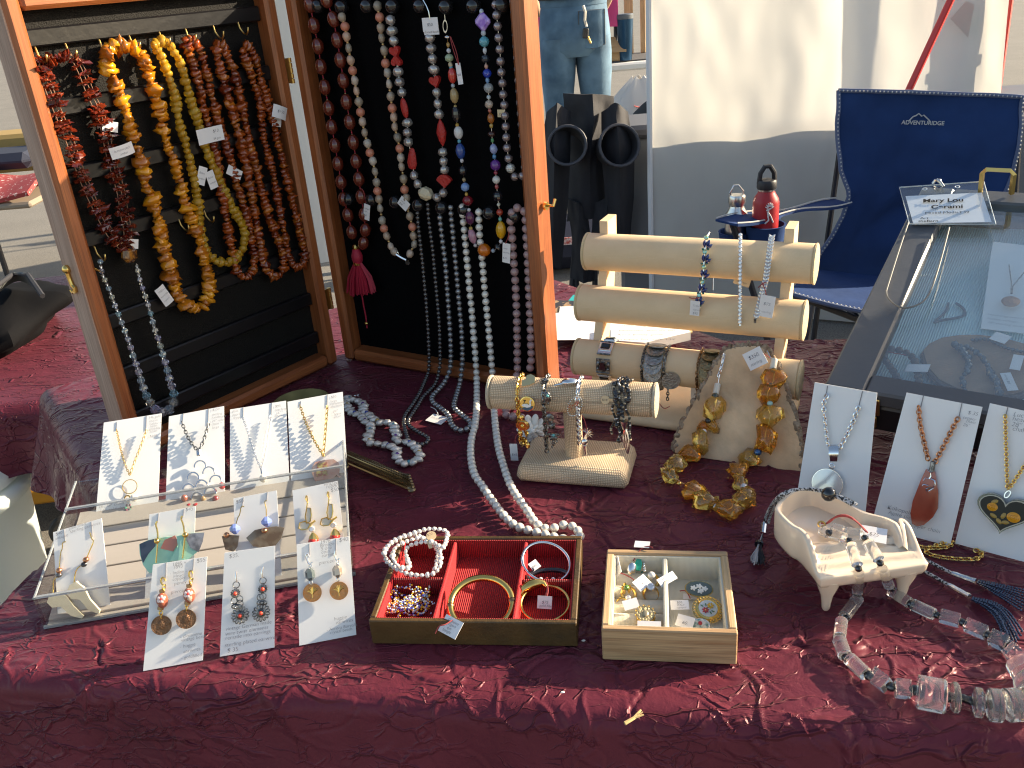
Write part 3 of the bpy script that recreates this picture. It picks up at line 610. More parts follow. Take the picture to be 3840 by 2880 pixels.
for u0, v0, u1, v1 in ((0, 0, 1, 0), (0, .1, 1, .1), (0, 0, 0, 1), (1, 0, 1, 1), (0, 1, .5, 1.1), (.5, 1.1, 1, 1)):
    f_ = lambda u, v: np.array([k-.075+.15*u, PY-.180+.045*((u-.5)*2)**2*.6+.02*v-.012, hz(.99-.17*v)])
    sm.add(seg(f_(u0, v0), f_(u1, v1), .0022, 4))
part('pocket_seam', sm, mDenimS, pe, world=True)
part('waistband', one(loft([ring((WX, PY, hz(z)), .195, .146) for z in (1.015, 1.065)])), mDenim, pe, world=True)
part('shirt', one(loft([ring((WX, PY-.01, hz(z)), rx, ry) for z, rx, ry in ((1.05, .205, .155), (1.12, .2, .15), (1.25, .2, .15), (1.4, .215, .15), (1.48, .14, .1), (1.52, .07, .07))])), mShirt, pe, world=True)
part('shirt_sleeve', MB().add(seg((WX-.2, PY-.01, hz(1.45)), (WX-.26, PY+.03, hz(1.2)), .075, 12)).add(seg((WX+.2, PY-.01, hz(1.45)), (WX+.26, PY+.03, hz(1.2)), .075, 12)), mShirt, pe, world=True)
kx = lambda x, y, d=-.19: Yat(x, y, PY+d)
part('key_clip', MB().add(tube([kx(2187, 20), kx(2195, 45), kx(2193, 75), kx(2200, 100)], .009, 6)).add(torus(.012, .003, 12, 5), along(kx(2197, 85), (1, 0, 0))), mSteel, pe, world=True)
part('key_fob', one(box(.035, .012, .055, .006), tr(kx(2196, 125))@RY(.1)), mat('black_fob', (.03, .03, .03), .4), pe, world=True)
part('key', one(box(.012, .003, .04, .001), tr(kx(2210, 150))@RY(-.4)), mBrass, pe, world=True)
part('shoe', MB().add(ell(.05, .14, .05, 14, 8), TR(WX-.12, PY+.06, GZ+.045)).add(ell(.05, .14, .05, 14, 8), TR(WX+.12, PY+.06, GZ+.045)), mBlackCan, pe, world=True)

# ------------------------------------------------------------------ neighbour's table with its goods
tb = T(2330, 245, .0); ty = 6.2
P = lambda x, y, d=0: Yat(x, y, ty+d)
e = P(2330, 235)
t = thing('white_table', 'white folding table of the neighbouring stall behind the person', 'table', (e[0], e[1], GZ))
zt = e[2]
part('table_top', one(box(1.5, .62, .05, .012), TR(e[0]+.5, e[1]+.31, zt-.03)), mat('table_white', (.7, .69, .66), .5), t, world=True)
for dx in (-.15, 1.15):
    for dy in (.06, .55): part('leg', one(seg((e[0]+dx, e[1]+dy, GZ), (e[0]+dx, e[1]+dy, zt-.05), .014, 8)), mFrame, t, world=True)
# dark runner on it, tumbler, boxes, rack post, board, pink cloth
solo('table_runner', one(box(1.1, .5, .006), TR(e[0]+.42, e[1]+.33, zt+.001)), mat('dark_runner', (.08, .075, .075), .9), 'dark runner lying on the white neighbouring table', 'runner')
q = P(2345, 205, .1); q[2] = zt+.005
t = thing('tumbler', 'tall blue steel tumbler standing on the neighbouring table', 'tumbler', tuple(q))
part('body', one(lathe([(.042, 0), (.044, .005), (.056, .24), (.057, .255)], 24)), mat('blue_tumbler', (.02, .07, .14), .3, .6), t); part('lid', one(lathe([(.058, .256), (.059, .28), (.053, .287)], 24)), mat('tumbler_lid', (.1, .12, .14), .4), t)
for lab, x, y, sz, rz in (('small open cardboard box on the neighbouring table', 2262, 165, (.14, .12, .1), .2), ('flat tan cardboard box behind the open box', 2300, 150, (.16, .13, .07), -.1)):
    q = P(x, y, .15); q[2] = zt+.005
    t = thing('cardboard_box', lab, 'box', tuple(q), rz, group='boxes on the neighbouring table')
    mCard = mat('cardboard', (.42, .27, .14), .8)
    part('body', one(box(sz[0], sz[1], sz[2], .003), TR(0, 0, sz[2]/2)), mCard, t)
    part('flap', one(box(sz[0], .004, sz[1]*.6), TR(0, -sz[1]/2-.01, sz[2]+.02)@RX(-.6)), mCard, t)
q = P(2308, 220, .12)
t = thing('display_rack', 'dark metal rack hung with a pink cloth over the neighbouring table', 'rack', (q[0], q[1], zt))
for dx in (0, -.62): part('post', one(seg((q[0]+dx, q[1], zt+.004), (q[0]+dx*1.0+.02, q[1], zt+1.0), .011, 8)), mFrame, t, world=True)
part('rail', one(seg((q[0]-.62, q[1], zt+.6), (q[0]+.02, q[1], zt+.6), .01, 8)), mFrame, t, world=True)
pk = solo('pink_cloth', one(grid(lambda u, v: np.array([q[0]-.58+.6*u, q[1]-.02+.02*math.sin(u*22+v*2), zt+.62-.40*v]), 40, 16, .003)), mat('pink_cotton', (.62, .07, .22), .8), 'bright pink cloth hanging behind the person', 'cloth')
q = P(2395, 110, .5)
t = thing('wooden_easel', 'tall light wooden board frame at the left edge of the tent wall', 'frame', (q[0], q[1], zt))
for dx, ww in ((-.07, .06), (.03, .035)): part('upright', one(box(ww, .03, 1.2, .004), TR(q[0]+dx, q[1], zt+.605)), woodmat('pale_wood', (.45, .27, .12), (.6, .4, .2), 2), t, world=True)
part('crossbar', one(box(.2, .026, .05, .004), TR(q[0]-.02, q[1]+.032, zt+.7)), woodmat('pale_wood_x', (.45, .27, .12), (.6, .4, .2), 0), t, world=True)
# plastic bag with red print, wheel arch of a parked trailer, grey bin
def bagfn(u, v):
    a = 2*PI*u; c = P(2398, 290+v*270, -1.2); r = .035+.15*math.sin(min(v*1.25, 1)*PI*.62); 
    return c+np.array([r*math.cos(a)*(1+.15*noise.noise(Vector((math.cos(a)*2, math.sin(a)*2, v*4)))), r*.7*math.sin(a), .01*math.sin(a*5)])
t = thing('plastic_bag', 'white plastic bag with red print hanging beside the tent edge', 'bag', tuple(P(2398, 560, -1.2)))
part('bag', one(grid(bagfn, 32, 24, .002)), mat('bag_plastic', (.7, .68, .66), .45, translucent=.3), t, world=True)
rp = MB()
for k in range(7):
    v = .35+.08*k; a0 = -1.9+.1*(k % 3)
    rp.add(tube([bagfn(((a0+j*.1)/(2*PI)) % 1, v)*1+np.array([0, -.004, 0]) for j in range(8 if k % 2 else 6)], .006, 4, flat=.3))
part('red_print', rp, mat('red_print', (.6, .12, .1), .6), t, world=True)
q = T(2420, 1000, GZ)
t = thing('trailer_wheel', 'dark tyre and fender of a parked trailer behind the tent wall edge', 'trailer', (q[0], q[1]+.5, GZ))
part('tyre', one(torus(.27, .1, 40, 12), TR(q[0]+.3, q[1]+.5, GZ+.38)@RX(PI/2)), mat('rubber', (.02, .02, .02), .7), t, world=True)
part('rim', one(lathe([(.18, -.04), (.19, 0), (.1, .03)], 24), TR(q[0]+.3, q[1]+.42, GZ+.38)@RX(PI/2)), mSteel, t, world=True)
def fend(u, v): 
    a = PI*(-.05+1.1*u); return np.array([q[0]+.3+.4*math.cos(a), q[1]+.32+.36*v, GZ+.2+.4*math.sin(a)])
part('fender', one(grid(fend, 30, 4, .012)), mat('fender_grey', (.16, .155, .14), .5), t, world=True)
# white screen seen through the gap between the two case halves
q0 = np.array([-1.35, 4.4, GZ]); 
t = thing('white_banner', 'white fabric screen standing far behind the hinged case', 'screen', tuple(q0))
part('fabric', one(grid(lambda u, v: q0+np.array([.2+.85*u, .1*u+.01*math.sin(u*25), .05+1.9*v]), 40, 10, .003)), mat('screen_white', (.78, .76, .72), .8, translucent=.3), t, world=True)
for dx in (.18, 1.07): part('post', one(seg(q0+np.array([dx, .02, 0]), q0+np.array([dx, .02, 2.0]), .014, 8)), mFrame, t, world=True)

# ------------------------------------------------------------------ left edge: far stall, bag, tubs, hand truck
q = Yat(30, 760, 4.2)
t = thing('far_stall_table', 'low stall table with speckled red cloth beyond the amber case at far left', 'table', (q[0]-.4, q[1], GZ))
zs = q[2]
part('top', one(box(1.3, .7, .03, .01), TR(q[0]-.55, q[1]+.35, zs-.02)), mat('table_brown', (.25, .2, .15), .7), t, world=True)
for dx in (-1.1, -.45):
    for dy in (.1, .6): part('leg', one(seg((q[0]+dx, q[1]+dy, GZ), (q[0]+dx, q[1]+dy, zs-.03), .015, 8)), mFrame, t, world=True)
solo('speckled_cloth', one(grid(lambda u, v: np.array([q[0]-1.2+1.3*u, q[1]+.0+.5*v, zs+.03+.05*math.sin(v*3)+.012*math.sin(u*20)]), 30, 10, .02)), mat('red_speckle', (.3, .04, .04), .8, mix=(.6, .5, .45), mixscale=60, mixpos=(.6, .66)), 'red cloth with white speckles folded on the far left table', 'cloth')
solo('folded_jacket', one(box(.9, .3, .08, .035), TR(q[0]-.5, q[1]+.55, zs+.12)), mat('navy_cloth', (.015, .02, .04), .8, bump=.6, bscale=20), 'dark navy jacket folded on the far left table', 'jacket')
solo('ochre_crate', one(box(.9, .25, .2, .02), TR(q[0]-.5, q[1]+.95, zs+.10)), mat('ochre_wood', (.33, .22, .07), .7), 'ochre crate behind the dark jacket at far left', 'crate')
# black bag slumped on the lower bench
c = T(35, 1195, -.06)
def bagf(u, v):
    a = 2*PI*u; s = math.sin(PI*v); h = math.cos(PI*v)
    p = np.array([.21*s*math.cos(a), .19*s*math.sin(a), -.07*h+.025*math.cos(2*a)*s])
    return c+np.array([-.12, .12, -.03])+p*(1+.3*noise.noise(Vector(p*9)))
t = thing('black_bag', 'slumped black shoulder bag with pale lining on the maroon bench', 'bag', tuple(c+np.array([-.12, .12, -.1])))
part('bag', one(grid(bagf, 40, 28)), mat('bag_black', (.006, .006, .007), .9, spec=.1, bump=.5, bscale=30), t, world=True)
part('lining', one(grid(lambda u, v: T(-20+150*u, 1075-55*math.sin(u*2.6)+30*v, .02-.03*v), 12, 8, .004)), mat('bag_lining', (.13, .14, .135), .8), t, world=True)
part('zip', one(tube([T(-20, 1078, .022), T(45, 1030, .022), T(105, 1030, .022), T(160, 1110, .0)], .006, 6)), mBlackCan, t, world=True)
# stacked white tubs
mTub = mat('tub_plastic', (.80, .86, .86), .35, translucent=.4)
cb = T(-70, 2180, GZ)
t = thing('plastic_tub', 'translucent white storage tub with lid on the pavement at far left', 'tub', tuple(cb))
# tub: upper rim seen at (0..160,1740..1900)
cx_ = T(-270, 1830, -.32)
part('body', one(lathe([(.15, GZ+.0), (.155, GZ+.01), (.185, -.36), (.187, -.345)], 36), TR(cx_[0], cx_[1], 0)), mTub, t, world=True, angle=60)
part('rim', one(lathe([(.19, -.36), (.205, -.35), (.207, -.335), (.198, -.325), (.18, -.325)], 36), TR(cx_[0], cx_[1], 0)), mTub, t, world=True, angle=60)
part('lid', one(lathe([(.185, -.322), (.2, -.318), (.202, -.30), (.19, -.285), (.14, -.28), (.02, -.282)], 36), TR(cx_[0]-.012, cx_[1]+.01, 0)), mTub, t, world=True, angle=60)
# hand truck: yellow deck and black wheel
q = T(250, 2075, GZ)
t = thing('hand_cart', 'yellow platform hand cart with black rubber wheel under the cloth edge', 'cart', tuple(q))
wc_ = Yat(262, 1990, q[1]+.03)
R_ = wc_[2]-GZ
part('wheel', one(torus(R_*.7, R_*.3, 32, 10), tr(wc_)@RZ(.35)@RX(PI/2)), mat('wheel_rubber', (.03, .03, .03), .7), t, world=True)
part('hub', one(lathe([(R_*.52, -.015), (R_*.5, .0), (R_*.3, .03), (.01, .03)], 24), tr(wc_)@RZ(.35)@RX(PI/2)), mat('hub_grey', (.2, .2, .19), .5), t, world=True)
dk = T(210, 1890, GZ+R_*1.75)
part('deck', one(box(.5, .34, .055, .01), tr(dk+np.array([-.04, .22, 0]))@RZ(.1)), mat('yellow_paint', (.55, .25, .015), .5, vscale=6, vamt=.2), t, world=True)
part('post', one(seg(T(352, 1890, -.45), T(356, 2000, -.62), .012, 8)), mSteel, t, world=True)
part('axle', one(seg(wc_, wc_+np.array([.25, .1, 0]), .012, 8)), mBlackMetal, t, world=True)

# ------------------------------------------------------------------ hinged necklace case
A1, B1 = T(512, 1727), T(1273, 1357); A2, B2 = T(1289, 1348), T(2055, 1487)
r1 = math.atan2(B1[1]-A1[1], B1[0]-A1[0]); r2 = math.atan2(B2[1]-A2[1], B2[0]-A2[0])
u1 = unit(B1-A1); n1 = np.cross(u1, (0, 0, 1)); u2 = unit(B2-A2); n2 = np.cross(u2, (0, 0, 1))
c1, c2 = Plane(A1, n1), Plane(A2, n2); c1.k = c2.k = .42          # the panels lie shallow in their frames
CW1, CW2, CHT, CD, RW = float(np.linalg.norm(B1-A1)), float(np.linalg.norm(B2-A2)), .619, .045, .021
case = thing('necklace_case', 'hinged cherry wood case standing open with black panels full of necklaces', 'display case', tuple(A2))
H1 = case.matrix_basis.inverted()@TR(*A1)@RZ(r1); H2 = case.matrix_basis.inverted()@TR(*A2)@RZ(r2)
wdV = woodmat('cherry_upright', (.25, .065, .02), (.43, .14, .046), 2); wdH = woodmat('cherry_rail', (.25, .065, .02), (.43, .14, .046), 0)
mFelt = mat('black_felt', (.0035, .0035, .004), .95, spec=.05, bump=.5, bscale=700)
mFelt1 = mat('black_sandpaper_felt', (.007, .006, .005), .68, spec=.22, bump=1.0, bscale=520)
mLedge = mat('black_gloss_ledge', (.006, .006, .007), .3, bump=.25, bscale=60)
part('side_veneer', one(box(.0016, CD-.006, CHT-.006), TR(-.0008, CD/2+.002, CHT/2)), woodmat('pale_cherry', (.30, .17, .12), (.46, .31, .24), 2, 1.0, .6, 0), case, mx=H1, smooth=False)  # outer left side in a paler wood tone
for Hm, W_ in ((H1, CW1), (H2, CW2)):
    for x in (RW/2, W_-RW/2): part('side_rail', one(box(RW, CD, CHT, .005), TR(x, CD/2, CHT/2)), wdV, case, mx=Hm)
    for z in (RW/2, CHT-RW/2): part('cross_rail', one(box(W_-2*RW-.0006, CD-.0015, RW, .005), TR(W_/2, CD/2, z)), wdH, case, mx=Hm)
part('backing_panel', one(box(CW1-2*RW+.002, .006, CHT-2*RW+.002), TR(CW1/2, .030, CHT/2)), mFelt1, case, mx=H1, smooth=False)
part('backing_panel', one(box(CW2-2*RW+.002, .006, CHT-2*RW+.002), TR(CW2/2, .030, CHT/2)), mFelt, case, mx=H2, smooth=False)
led = [((70, 285), (1690, 68)), ((240, 745), (1750, 455)), ((400, 1170), (1080, 985)), ((500, 1590), (1250, 1352)), ((620, 1955), (2010, 1768)), ((740, 2300), (2055, 2055)), ((850, 2640), (1600, 2480))]
lz = []
for a, b in led:
    z = (c1(*zA(*a), -.036)[2]+c1(*zA(*b), -.036)[2])/2; lz.append(z)
    part('ledge', one(box(CW1-2*RW-.001, .011, .021, .002), TR(CW1/2, .0215, z)), mLedge, case, mx=H1)
def loc1(p): return (TR(*A1)@RZ(r1)).inverted()@Vector(p)
def loc2(p): return (TR(*A2)@RZ(r2)).inverted()@Vector(p)
hookme = one(tube([(0, .012, 0), (0, .004, .001), (0, -.001, -.004), (.0, -.003, -.012), (.002, -.007, -.019), (.002, -.013, -.021), (.002, -.018, -.017), (.002, -.019, -.011)], .0013, 7)).mesh('hook', mBrass)
for x, y in ((235, 290), (430, 265), (650, 240), (845, 215), (1040, 190), (1210, 170), (1390, 150), (1550, 125), (1165, 1405), (1330, 1350), (620, 1590)):
    l = loc1(c1(*zA(x, y), -.03)); part('hook', hookme, None, case, mx=H1@TR(l.x, .018, l.z))
knobm = MB().add(ell(.0108, .0108, .0108, 18, 12), TR(0, -.014, 0)).add(cyl(.004, .016, 10), RX(PI/2)).mesh('knob', mat('black_knob', (.012, .012, .013), .1, coat=.5))
for x, y in ((160, 40), (310, 45), (475, 40), (640, 40), (820, 40), (985, 45), (1165, 40), (1345, 35), (358, 1290), (505, 1295), (660, 1310), (810, 1330), (960, 1345), (1105, 1360), (1270, 1380), (1430, 1400)):
    l = loc2(c2(*zB(x, y), -.028)); part('knob', knobm, None, case, mx=H2@TR(l.x, .027, l.z))
# hinges in the gap, hook latch on the left half, catch on the right
for zx, zy in ((1885, 455), (2140, 1930)):
    p = (c1(*zA(zx, zy), .0)+c2(*zA(zx, zy), .0))/2
    hb = MB()
    for k in range(5): hb.add(seg(p+np.array([0, 0, -.019+.0076*k]), p+np.array([0, 0, -.0125+.0076*k]), .0035, 10))
    part('hinge', hb, mBrass, case, world=True)
    part('hinge_plate', one(box(.012, .0015, .036), tr(p)@RZ(r1)@TR(-.006, -.0016, 0)), mBrass, case, world=True)
ol = Plane(A1, -u1)                                   # outer left side
lp = [ol(*zD(x, y), .004) for x, y in ((432, 190), (440, 220), (455, 260), (470, 295), (485, 310), (490, 330), (475, 340), (460, 325))]
part('latch_hook', MB().add(tube(lp, [.0035, .003, .0028, .003, .003, .003, .0026, .002], 8)).add(ell(.006, .006, .006, 12, 8), tr(lp[0])), mGold, case, world=True)
orr = Plane(B2, u2)
cp = orr(*zB(1628, 1335), .003)
part('latch_catch', MB().add(cyl(.006, .004, 14), along(cp, u2)).add(tube([cp-n2*.004, cp-n2*.004+u2*.012, cp+np.array([0, 0, .008])-n2*.01+u2*.012], .0022, 8)), mGold, case, world=True)

# ------------------------------------------------------------------ beads and strands
def chipmesh(seed, m, flat=.55, rough=.28, sharp=False):
    rnd = random.Random(seed); v, f = ell(1, 1, 1, 9, 6); o = Vector((rnd.uniform(0, 50), rnd.uniform(0, 50), 0)); V_ = []
    sx, sy = rnd.uniform(.8, 1.15), rnd.uniform(.65, 1.0)
    for p in v:
        p = Vector(p); k = 1+rough*noise.noise(p*1.3+o)*2
        if sharp: k *= 1+.35*noise.cell(p*1.5+o)
        V_.append((p.x*sx*k, p.y*sy*k, p.z*flat*k))
    return MB().add((V_, f)).mesh('bead', m, not sharp)
def ball(m, r=1.0, nu=16, nv=10, zr=1.0, smooth=True): return one(ell(r, r, r*zr, nu, nv)).mesh('bead', m, smooth)
def put_bead(root, me, p, t, scale, spin=0., name='bead', tilt=0.):
    lp_ = np.array(p)-np.array(root.matrix_basis.translation)
    return part(name, me, None, root, mx=along(lp_, t)@RZ(spin)@RX(tilt)@SC(*((scale,)*3 if not hasattr(scale, '__len__') else scale)))
def tangents(P):
    t = np.gradient(P, axis=0); return t/(np.linalg.norm(t, axis=1, keepdims=True)+1e-12)
def strand(root, path, meshes, step, r, jit=0., rvar=0., tilt=0., thread=None, tr_=.0006, sm=2, alt=None, name='bead', weights=None):
    P0 = smoothp(path, sm); P = resample(P0, step); t = tangents(P); rnd = random.Random(len(P)*7+int(r*1e5))
    if thread: part('thread', one(tube(resample(P0, max(step*.8, .006)), tr_, 5)), thread, root, world=True)
    for i in range(len(P)):
        s = r*(1+rnd.uniform(-rvar, rvar)); q = P[i]+np.array([rnd.uniform(-jit, jit) for _ in range(3)])
        put_bead(root, rnd.choice(meshes), q, t[i], s, rnd.uniform(0, 2*PI), name, rnd.uniform(-tilt, tilt))
    return P
def necklace(label, p0, name='necklace', group=None, cat='necklace'): return thing(name, label, cat, tuple(p0), group=group)
def tag(parent, c, xd, yd, w_, h_, lines=(), m=None, ink=None, bend=0.):
    F_ = frm(c, xd, yd); m = m or mTag
    b = MB().add(grid(lambda u, v: np.array([(u-.5)*w_, (v-.5)*h_, bend*w_*(1-(2*u-1)**2)]), 8, 2, .0005))
    o = part('price_tag', b, m, parent, mx=F_, world=True)
    for s, x, y, sz in lines:
        o2 = part('lettering', textmesh(s, sz, ink or mInk), None, o, mx=TR(x*w_-w_/2, y*h_-h_/2, .0006+bend*w_*.9))
    return o
def string(parent, pts, m=None, r=.0006): return part('tag_string', one(tube(smoothp(pts, 2), r, 5)), m or mThread, parent, world=True)
def pathA(pts, off): return [c1(*zA(x, y), off) for x, y in pts]
def pathB(pts, off): return [c2(*zB(x, y), off) for x, y in pts]
def pathE(pts, off): return [c2(*zE(x, y), off) for x, y in pts]
U1 = tuple(u1); UP = (0, 0, 1); U2 = tuple(u2)

mButter = mat('butterscotch_amber', (.7, .3, .03), .15, coat=.8, ramp=[(.88, .40, .02), (.70, .24, .012), (.44, .13, .012), (.82, .32, .015)], vscale=90, vamt=.2, translucent=.2)
mLemon = mat('lemon_amber', (.8, .5, .03), .08, trans=.55, ior=1.5, ramp=[(.85, .52, .04), (.75, .42, .03), (.9, .6, .08)], translucent=.15)
mCognac = mat('cognac_amber', (.3, .08, .02), .12, trans=.3, coat=.6, ramp=[(.30, .045, .008), (.50, .10, .012), (.20, .025, .006), (.60, .17, .018)], vscale=80, vamt=.25)
mCherry = mat('cherry_amber', (.14, .02, .01), .08, trans=.35, coat=.6, ramp=[(.12, .012, .008), (.28, .04, .012), (.07, .008, .006)])
mThreadB = mat('tan_thread', (.3, .16, .1), .8); mThreadY = mat('yellow_thread', (.75, .45, .06), .6)
butter = [chipmesh(i, mButter, .5, .4) for i in range(8)]; lemon = [chipmesh(20+i, mLemon, .75, .16) for i in range(5)]; cognac = [chipmesh(40+i, mCognac, .55, .42) for i in range(8)]; shard = [chipmesh(60+i, mCherry, .4, .45, True) for i in range(6)]

# cherry shards on three threads
L_ = [(250, 390), (310, 560), (370, 720), (430, 850), (500, 1060), (570, 1240), (650, 1400), (720, 1530), (800, 1610)]
R__ = [(470, 345), (530, 460), (580, 600), (640, 720), (680, 830), (700, 960), (740, 1100), (785, 1250), (805, 1400), (830, 1500), (815, 1610)]
nk = necklace('dark cherry amber shard necklace on three threads, leftmost in the case', c1(*zA(800, 1610), -.02))
for k, (dx, dy) in enumerate(((-22, 8), (4, -6), (27, -2))):
    path = pathA([(x+dx, y+dy) for x, y in L_[::-1]]+[(360+dx*.2, 372)]+[(x+dx, y+dy) for x, y in R__], -.019-.002*k)
    strand(nk, path, shard, .0105, .0072, .0022, .3, .5, mThreadB, .0006)
mPend = mat('carved_amber', (.5, .2, .03), .15, trans=.3, coat=.5, mix=(.12, .04, .01), mixscale=160)
part('carved_pendant', one(box(.021, .016, .022, .006), tr(c1(*zD(838, 92), -.014))@RZ(r1)@RY(.25)), mPend, nk, world=True)
for x, y, s in ((715, 820, 'genuine\ncherry\nBaltic'), (850, 1580, '')): tag(nk, c1(*zA(x, y), -.015), u1*.95+np.array([0, 0, -.3]), (0, 0, 1), .021, .013, [(l, .08, .72-.3*i, .0042) for i, l in enumerate(s.split('\n'))] if s else [])
# butterscotch
bp_ = [(690, 330), (720, 300), (760, 285), (830, 300), (900, 330), (930, 370), (960, 480), (1000, 600), (1050, 740), (1060, 860), (1100, 980), (1150, 1120), (1190, 1280), (1230, 1380), (1270, 1500), (1310, 1600), (1325, 1690), (1345, 1780), (1360, 1850), (1345, 1930), (1310, 1998), (1250, 2005), (1190, 1965), (1140, 1885), (1120, 1800), (1085, 1690), (1070, 1650), (1050, 1560), (1030, 1450), (1010, 1350), (960, 1250), (930, 1110), (900, 1010), (860, 900), (830, 800), (810, 680), (760, 570), (710, 480), (690, 390), (685, 350)]
nk = necklace('long butterscotch orange amber chip necklace hanging from two brass hooks', c1(*zA(1280, 2005), -.018))
strand(nk, pathA(bp_, -.017), butter, .0066, .0096, .0015, .38, .6)
tag(nk, c1(*zA(1065, 1915), -.012), u1*.9+np.array([0, 0, .35]), (0, 0, 1), .016, .03, [("1950's aurora", .1, .75, .004), ('borealis', .1, .5, .004), ('crystal', .1, .25, .004)], bend=.06)
tag(nk, c1(*zA(790, 975), .01), u1*.95+np.array([0, 0, .1]), (0, 0, 1), .034, .015, [('butterscotch', .1, .55, .0045), ('amber', .3, .2, .0045)], bend=.14)
# lemon
lp2 = [(1000, 290), (1040, 360), (1080, 440), (1110, 550), (1140, 640), (1150, 760), (1180, 860), (1210, 960), (1240, 1080), (1260, 1180), (1280, 1280), (1290, 1360), (1300, 1480), (1330, 1620), (1380, 1690), (1450, 1705), (1530, 1690), (1580, 1600), (1590, 1500), (1550, 1420), (1500, 1330), (1450, 1230), (1400, 1120), (1360, 1020), (1320, 920), (1290, 800), (1250, 700), (1210, 560), (1180, 440), (1130, 330), (1080, 275), (1035, 262), (1000, 290)]
nk = necklace('lemon yellow clear amber bead necklace beside the butterscotch strand', c1(*zA(1450, 1705), -.02))
strand(nk, pathA(lp2, -.021), lemon, .0080, .0075, .0006, .16, .3, mThreadY, .0007)
t120 = tag(nk, c1(*zA(1365, 875), .014), u1+np.array([0, 0, .02]), (0, 0, 1), .043, .021, [('$120.', .62, .6, .006), ('54 grams', .58, .14, .0045), ('_', .66, .55, .006)], bend=-.03)
for x, y, rr in ((1308, 1140, -.5), (1372, 1165, .15)): tag(nk, c1(*zA(x, y), -.014), u1+np.array([0, 0, rr]), (0, 0, 1), .014, .026, [('Baltic', .1, .6, .004), ('amber', .1, .3, .004)], bend=.05)
# three cognac strands
cog = [('leftmost of the three cognac brown amber chip necklaces, beside the lemon strand', [(1200, 262), (1230, 360), (1270, 470), (1300, 600), (1330, 750), (1370, 900), (1410, 1050), (1440, 1250), (1470, 1450), (1500, 1600), (1520, 1720), (1560, 1790), (1620, 1800), (1655, 1700), (1630, 1550), (1600, 1400), (1550, 1250), (1510, 1100), (1470, 950), (1420, 800), (1380, 650), (1340, 480), (1310, 350), (1260, 262), (1200, 262)], -.027),
       ('middle one of the three cognac brown amber chip necklaces', [(1400, 320), (1430, 450), (1460, 560), (1500, 720), (1550, 870), (1580, 1000), (1610, 1150), (1640, 1300), (1660, 1450), (1690, 1600), (1710, 1720), (1760, 1790), (1820, 1790), (1850, 1690), (1800, 1560), (1750, 1430), (1710, 1300), (1670, 1130), (1620, 950), (1590, 800), (1560, 650), (1530, 500), (1480, 380), (1440, 285), (1400, 290)], -.022),
       ('cognac brown amber chip necklace nearest the hinges, with the $150 tag', [(1575, 330), (1610, 440), (1650, 550), (1690, 680), (1700, 850), (1730, 980), (1770, 1130), (1800, 1300), (1830, 1450), (1850, 1570), (1880, 1700), (1930, 1742), (1978, 1700), (1970, 1600), (1930, 1450), (1890, 1280), (1850, 1120), (1810, 960), (1780, 820), (1740, 680), (1700, 540), (1670, 420), (1610, 280), (1580, 290)], -.019)]
for i, (lab, pts, off) in enumerate(cog):
    nk = necklace(lab, c1(*zA(*pts[len(pts)//2]), off))
    strand(nk, pathA(pts, off), cognac, .0063, (.0078, .0083, .0074)[i], .0009, .26, .4)
    if i == 2:
        tag(nk, c1(*zA(1812, 728), .012), u1+np.array([0, 0, -.45]), (0, 0, 1), .026, .019, [('$150.', .25, .45, .006)], bend=.12); tag(nk, c1(*zA(1795, 785), -.008), u1+np.array([0, 0, -.3]), (0, 0, 1), .016, .016, [('cognac', .1, .55, .004), ('amber', .1, .2, .004)])
    if i == 0: tag(nk, c1(*zA(1520, 1118), -.018), u1+np.array([0, 0, -.7]), (0, 0, 1), .026, .014, [('cognac', .4, .4, .004)])
# aurora crystal strand
mCryst = glassy('crystal', (.97, .98, 1.0)); mAB = mat('aurora_crystal', (.8, .85, .9), .03, trans=.9, spec=.9, coat=1, ramp=[(.75, .85, .95), (.55, .85, .95), (.8, .7, .95), (.95, .95, .75), (.95, .9, .95)])
crys = ball(mAB, 1, 8, 6, smooth=False); bic = one(lathe([(.25, -1), (1, 0), (.25, 1)], 7)).mesh('bead', mCryst, False)
cry = [(650, 140), (662, 225), (690, 280), (712, 330), (745, 425), (770, 485), (800, 565), (830, 645), (860, 740), (888, 820), (918, 920), (943, 1000), (972, 1050), (1005, 1105), (1070, 1125), (1125, 1070), (1130, 990), (1105, 930), (1080, 820), (1055, 740), (1030, 650), (1005, 590), (980, 490), (955, 400), (930, 330), (910, 270), (895, 210), (880, 140)]
P0 = smoothp([c1(*zD(x, y), -.012) for x, y in cry], 2); P = resample(P0, .0064); t_ = tangents(P)
nk = necklace('clear aurora crystal bead necklace hanging at the lower left of the case', P[len(P)//2])
for i in range(len(P)):
    k = 1-abs(i/(len(P)-1)-.52)*2; rad = .0037+.0042*max(0, k)**2.4
    if i % 2 == 0: put_bead(nk, crys, P[i], t_[i], rad, i*1.3)
    else: put_bead(nk, bic, P[i], t_[i], (rad*.6, rad*.6, .0034), 0)
part('thread', one(tube(P, .0004, 4)), mSilver, nk, world=True)
part('toggle_bar', one(seg(c1(*zD(610, 185), -.01), c1(*zD(665, 210), -.01), .0014, 8)), mGold, nk, world=True)

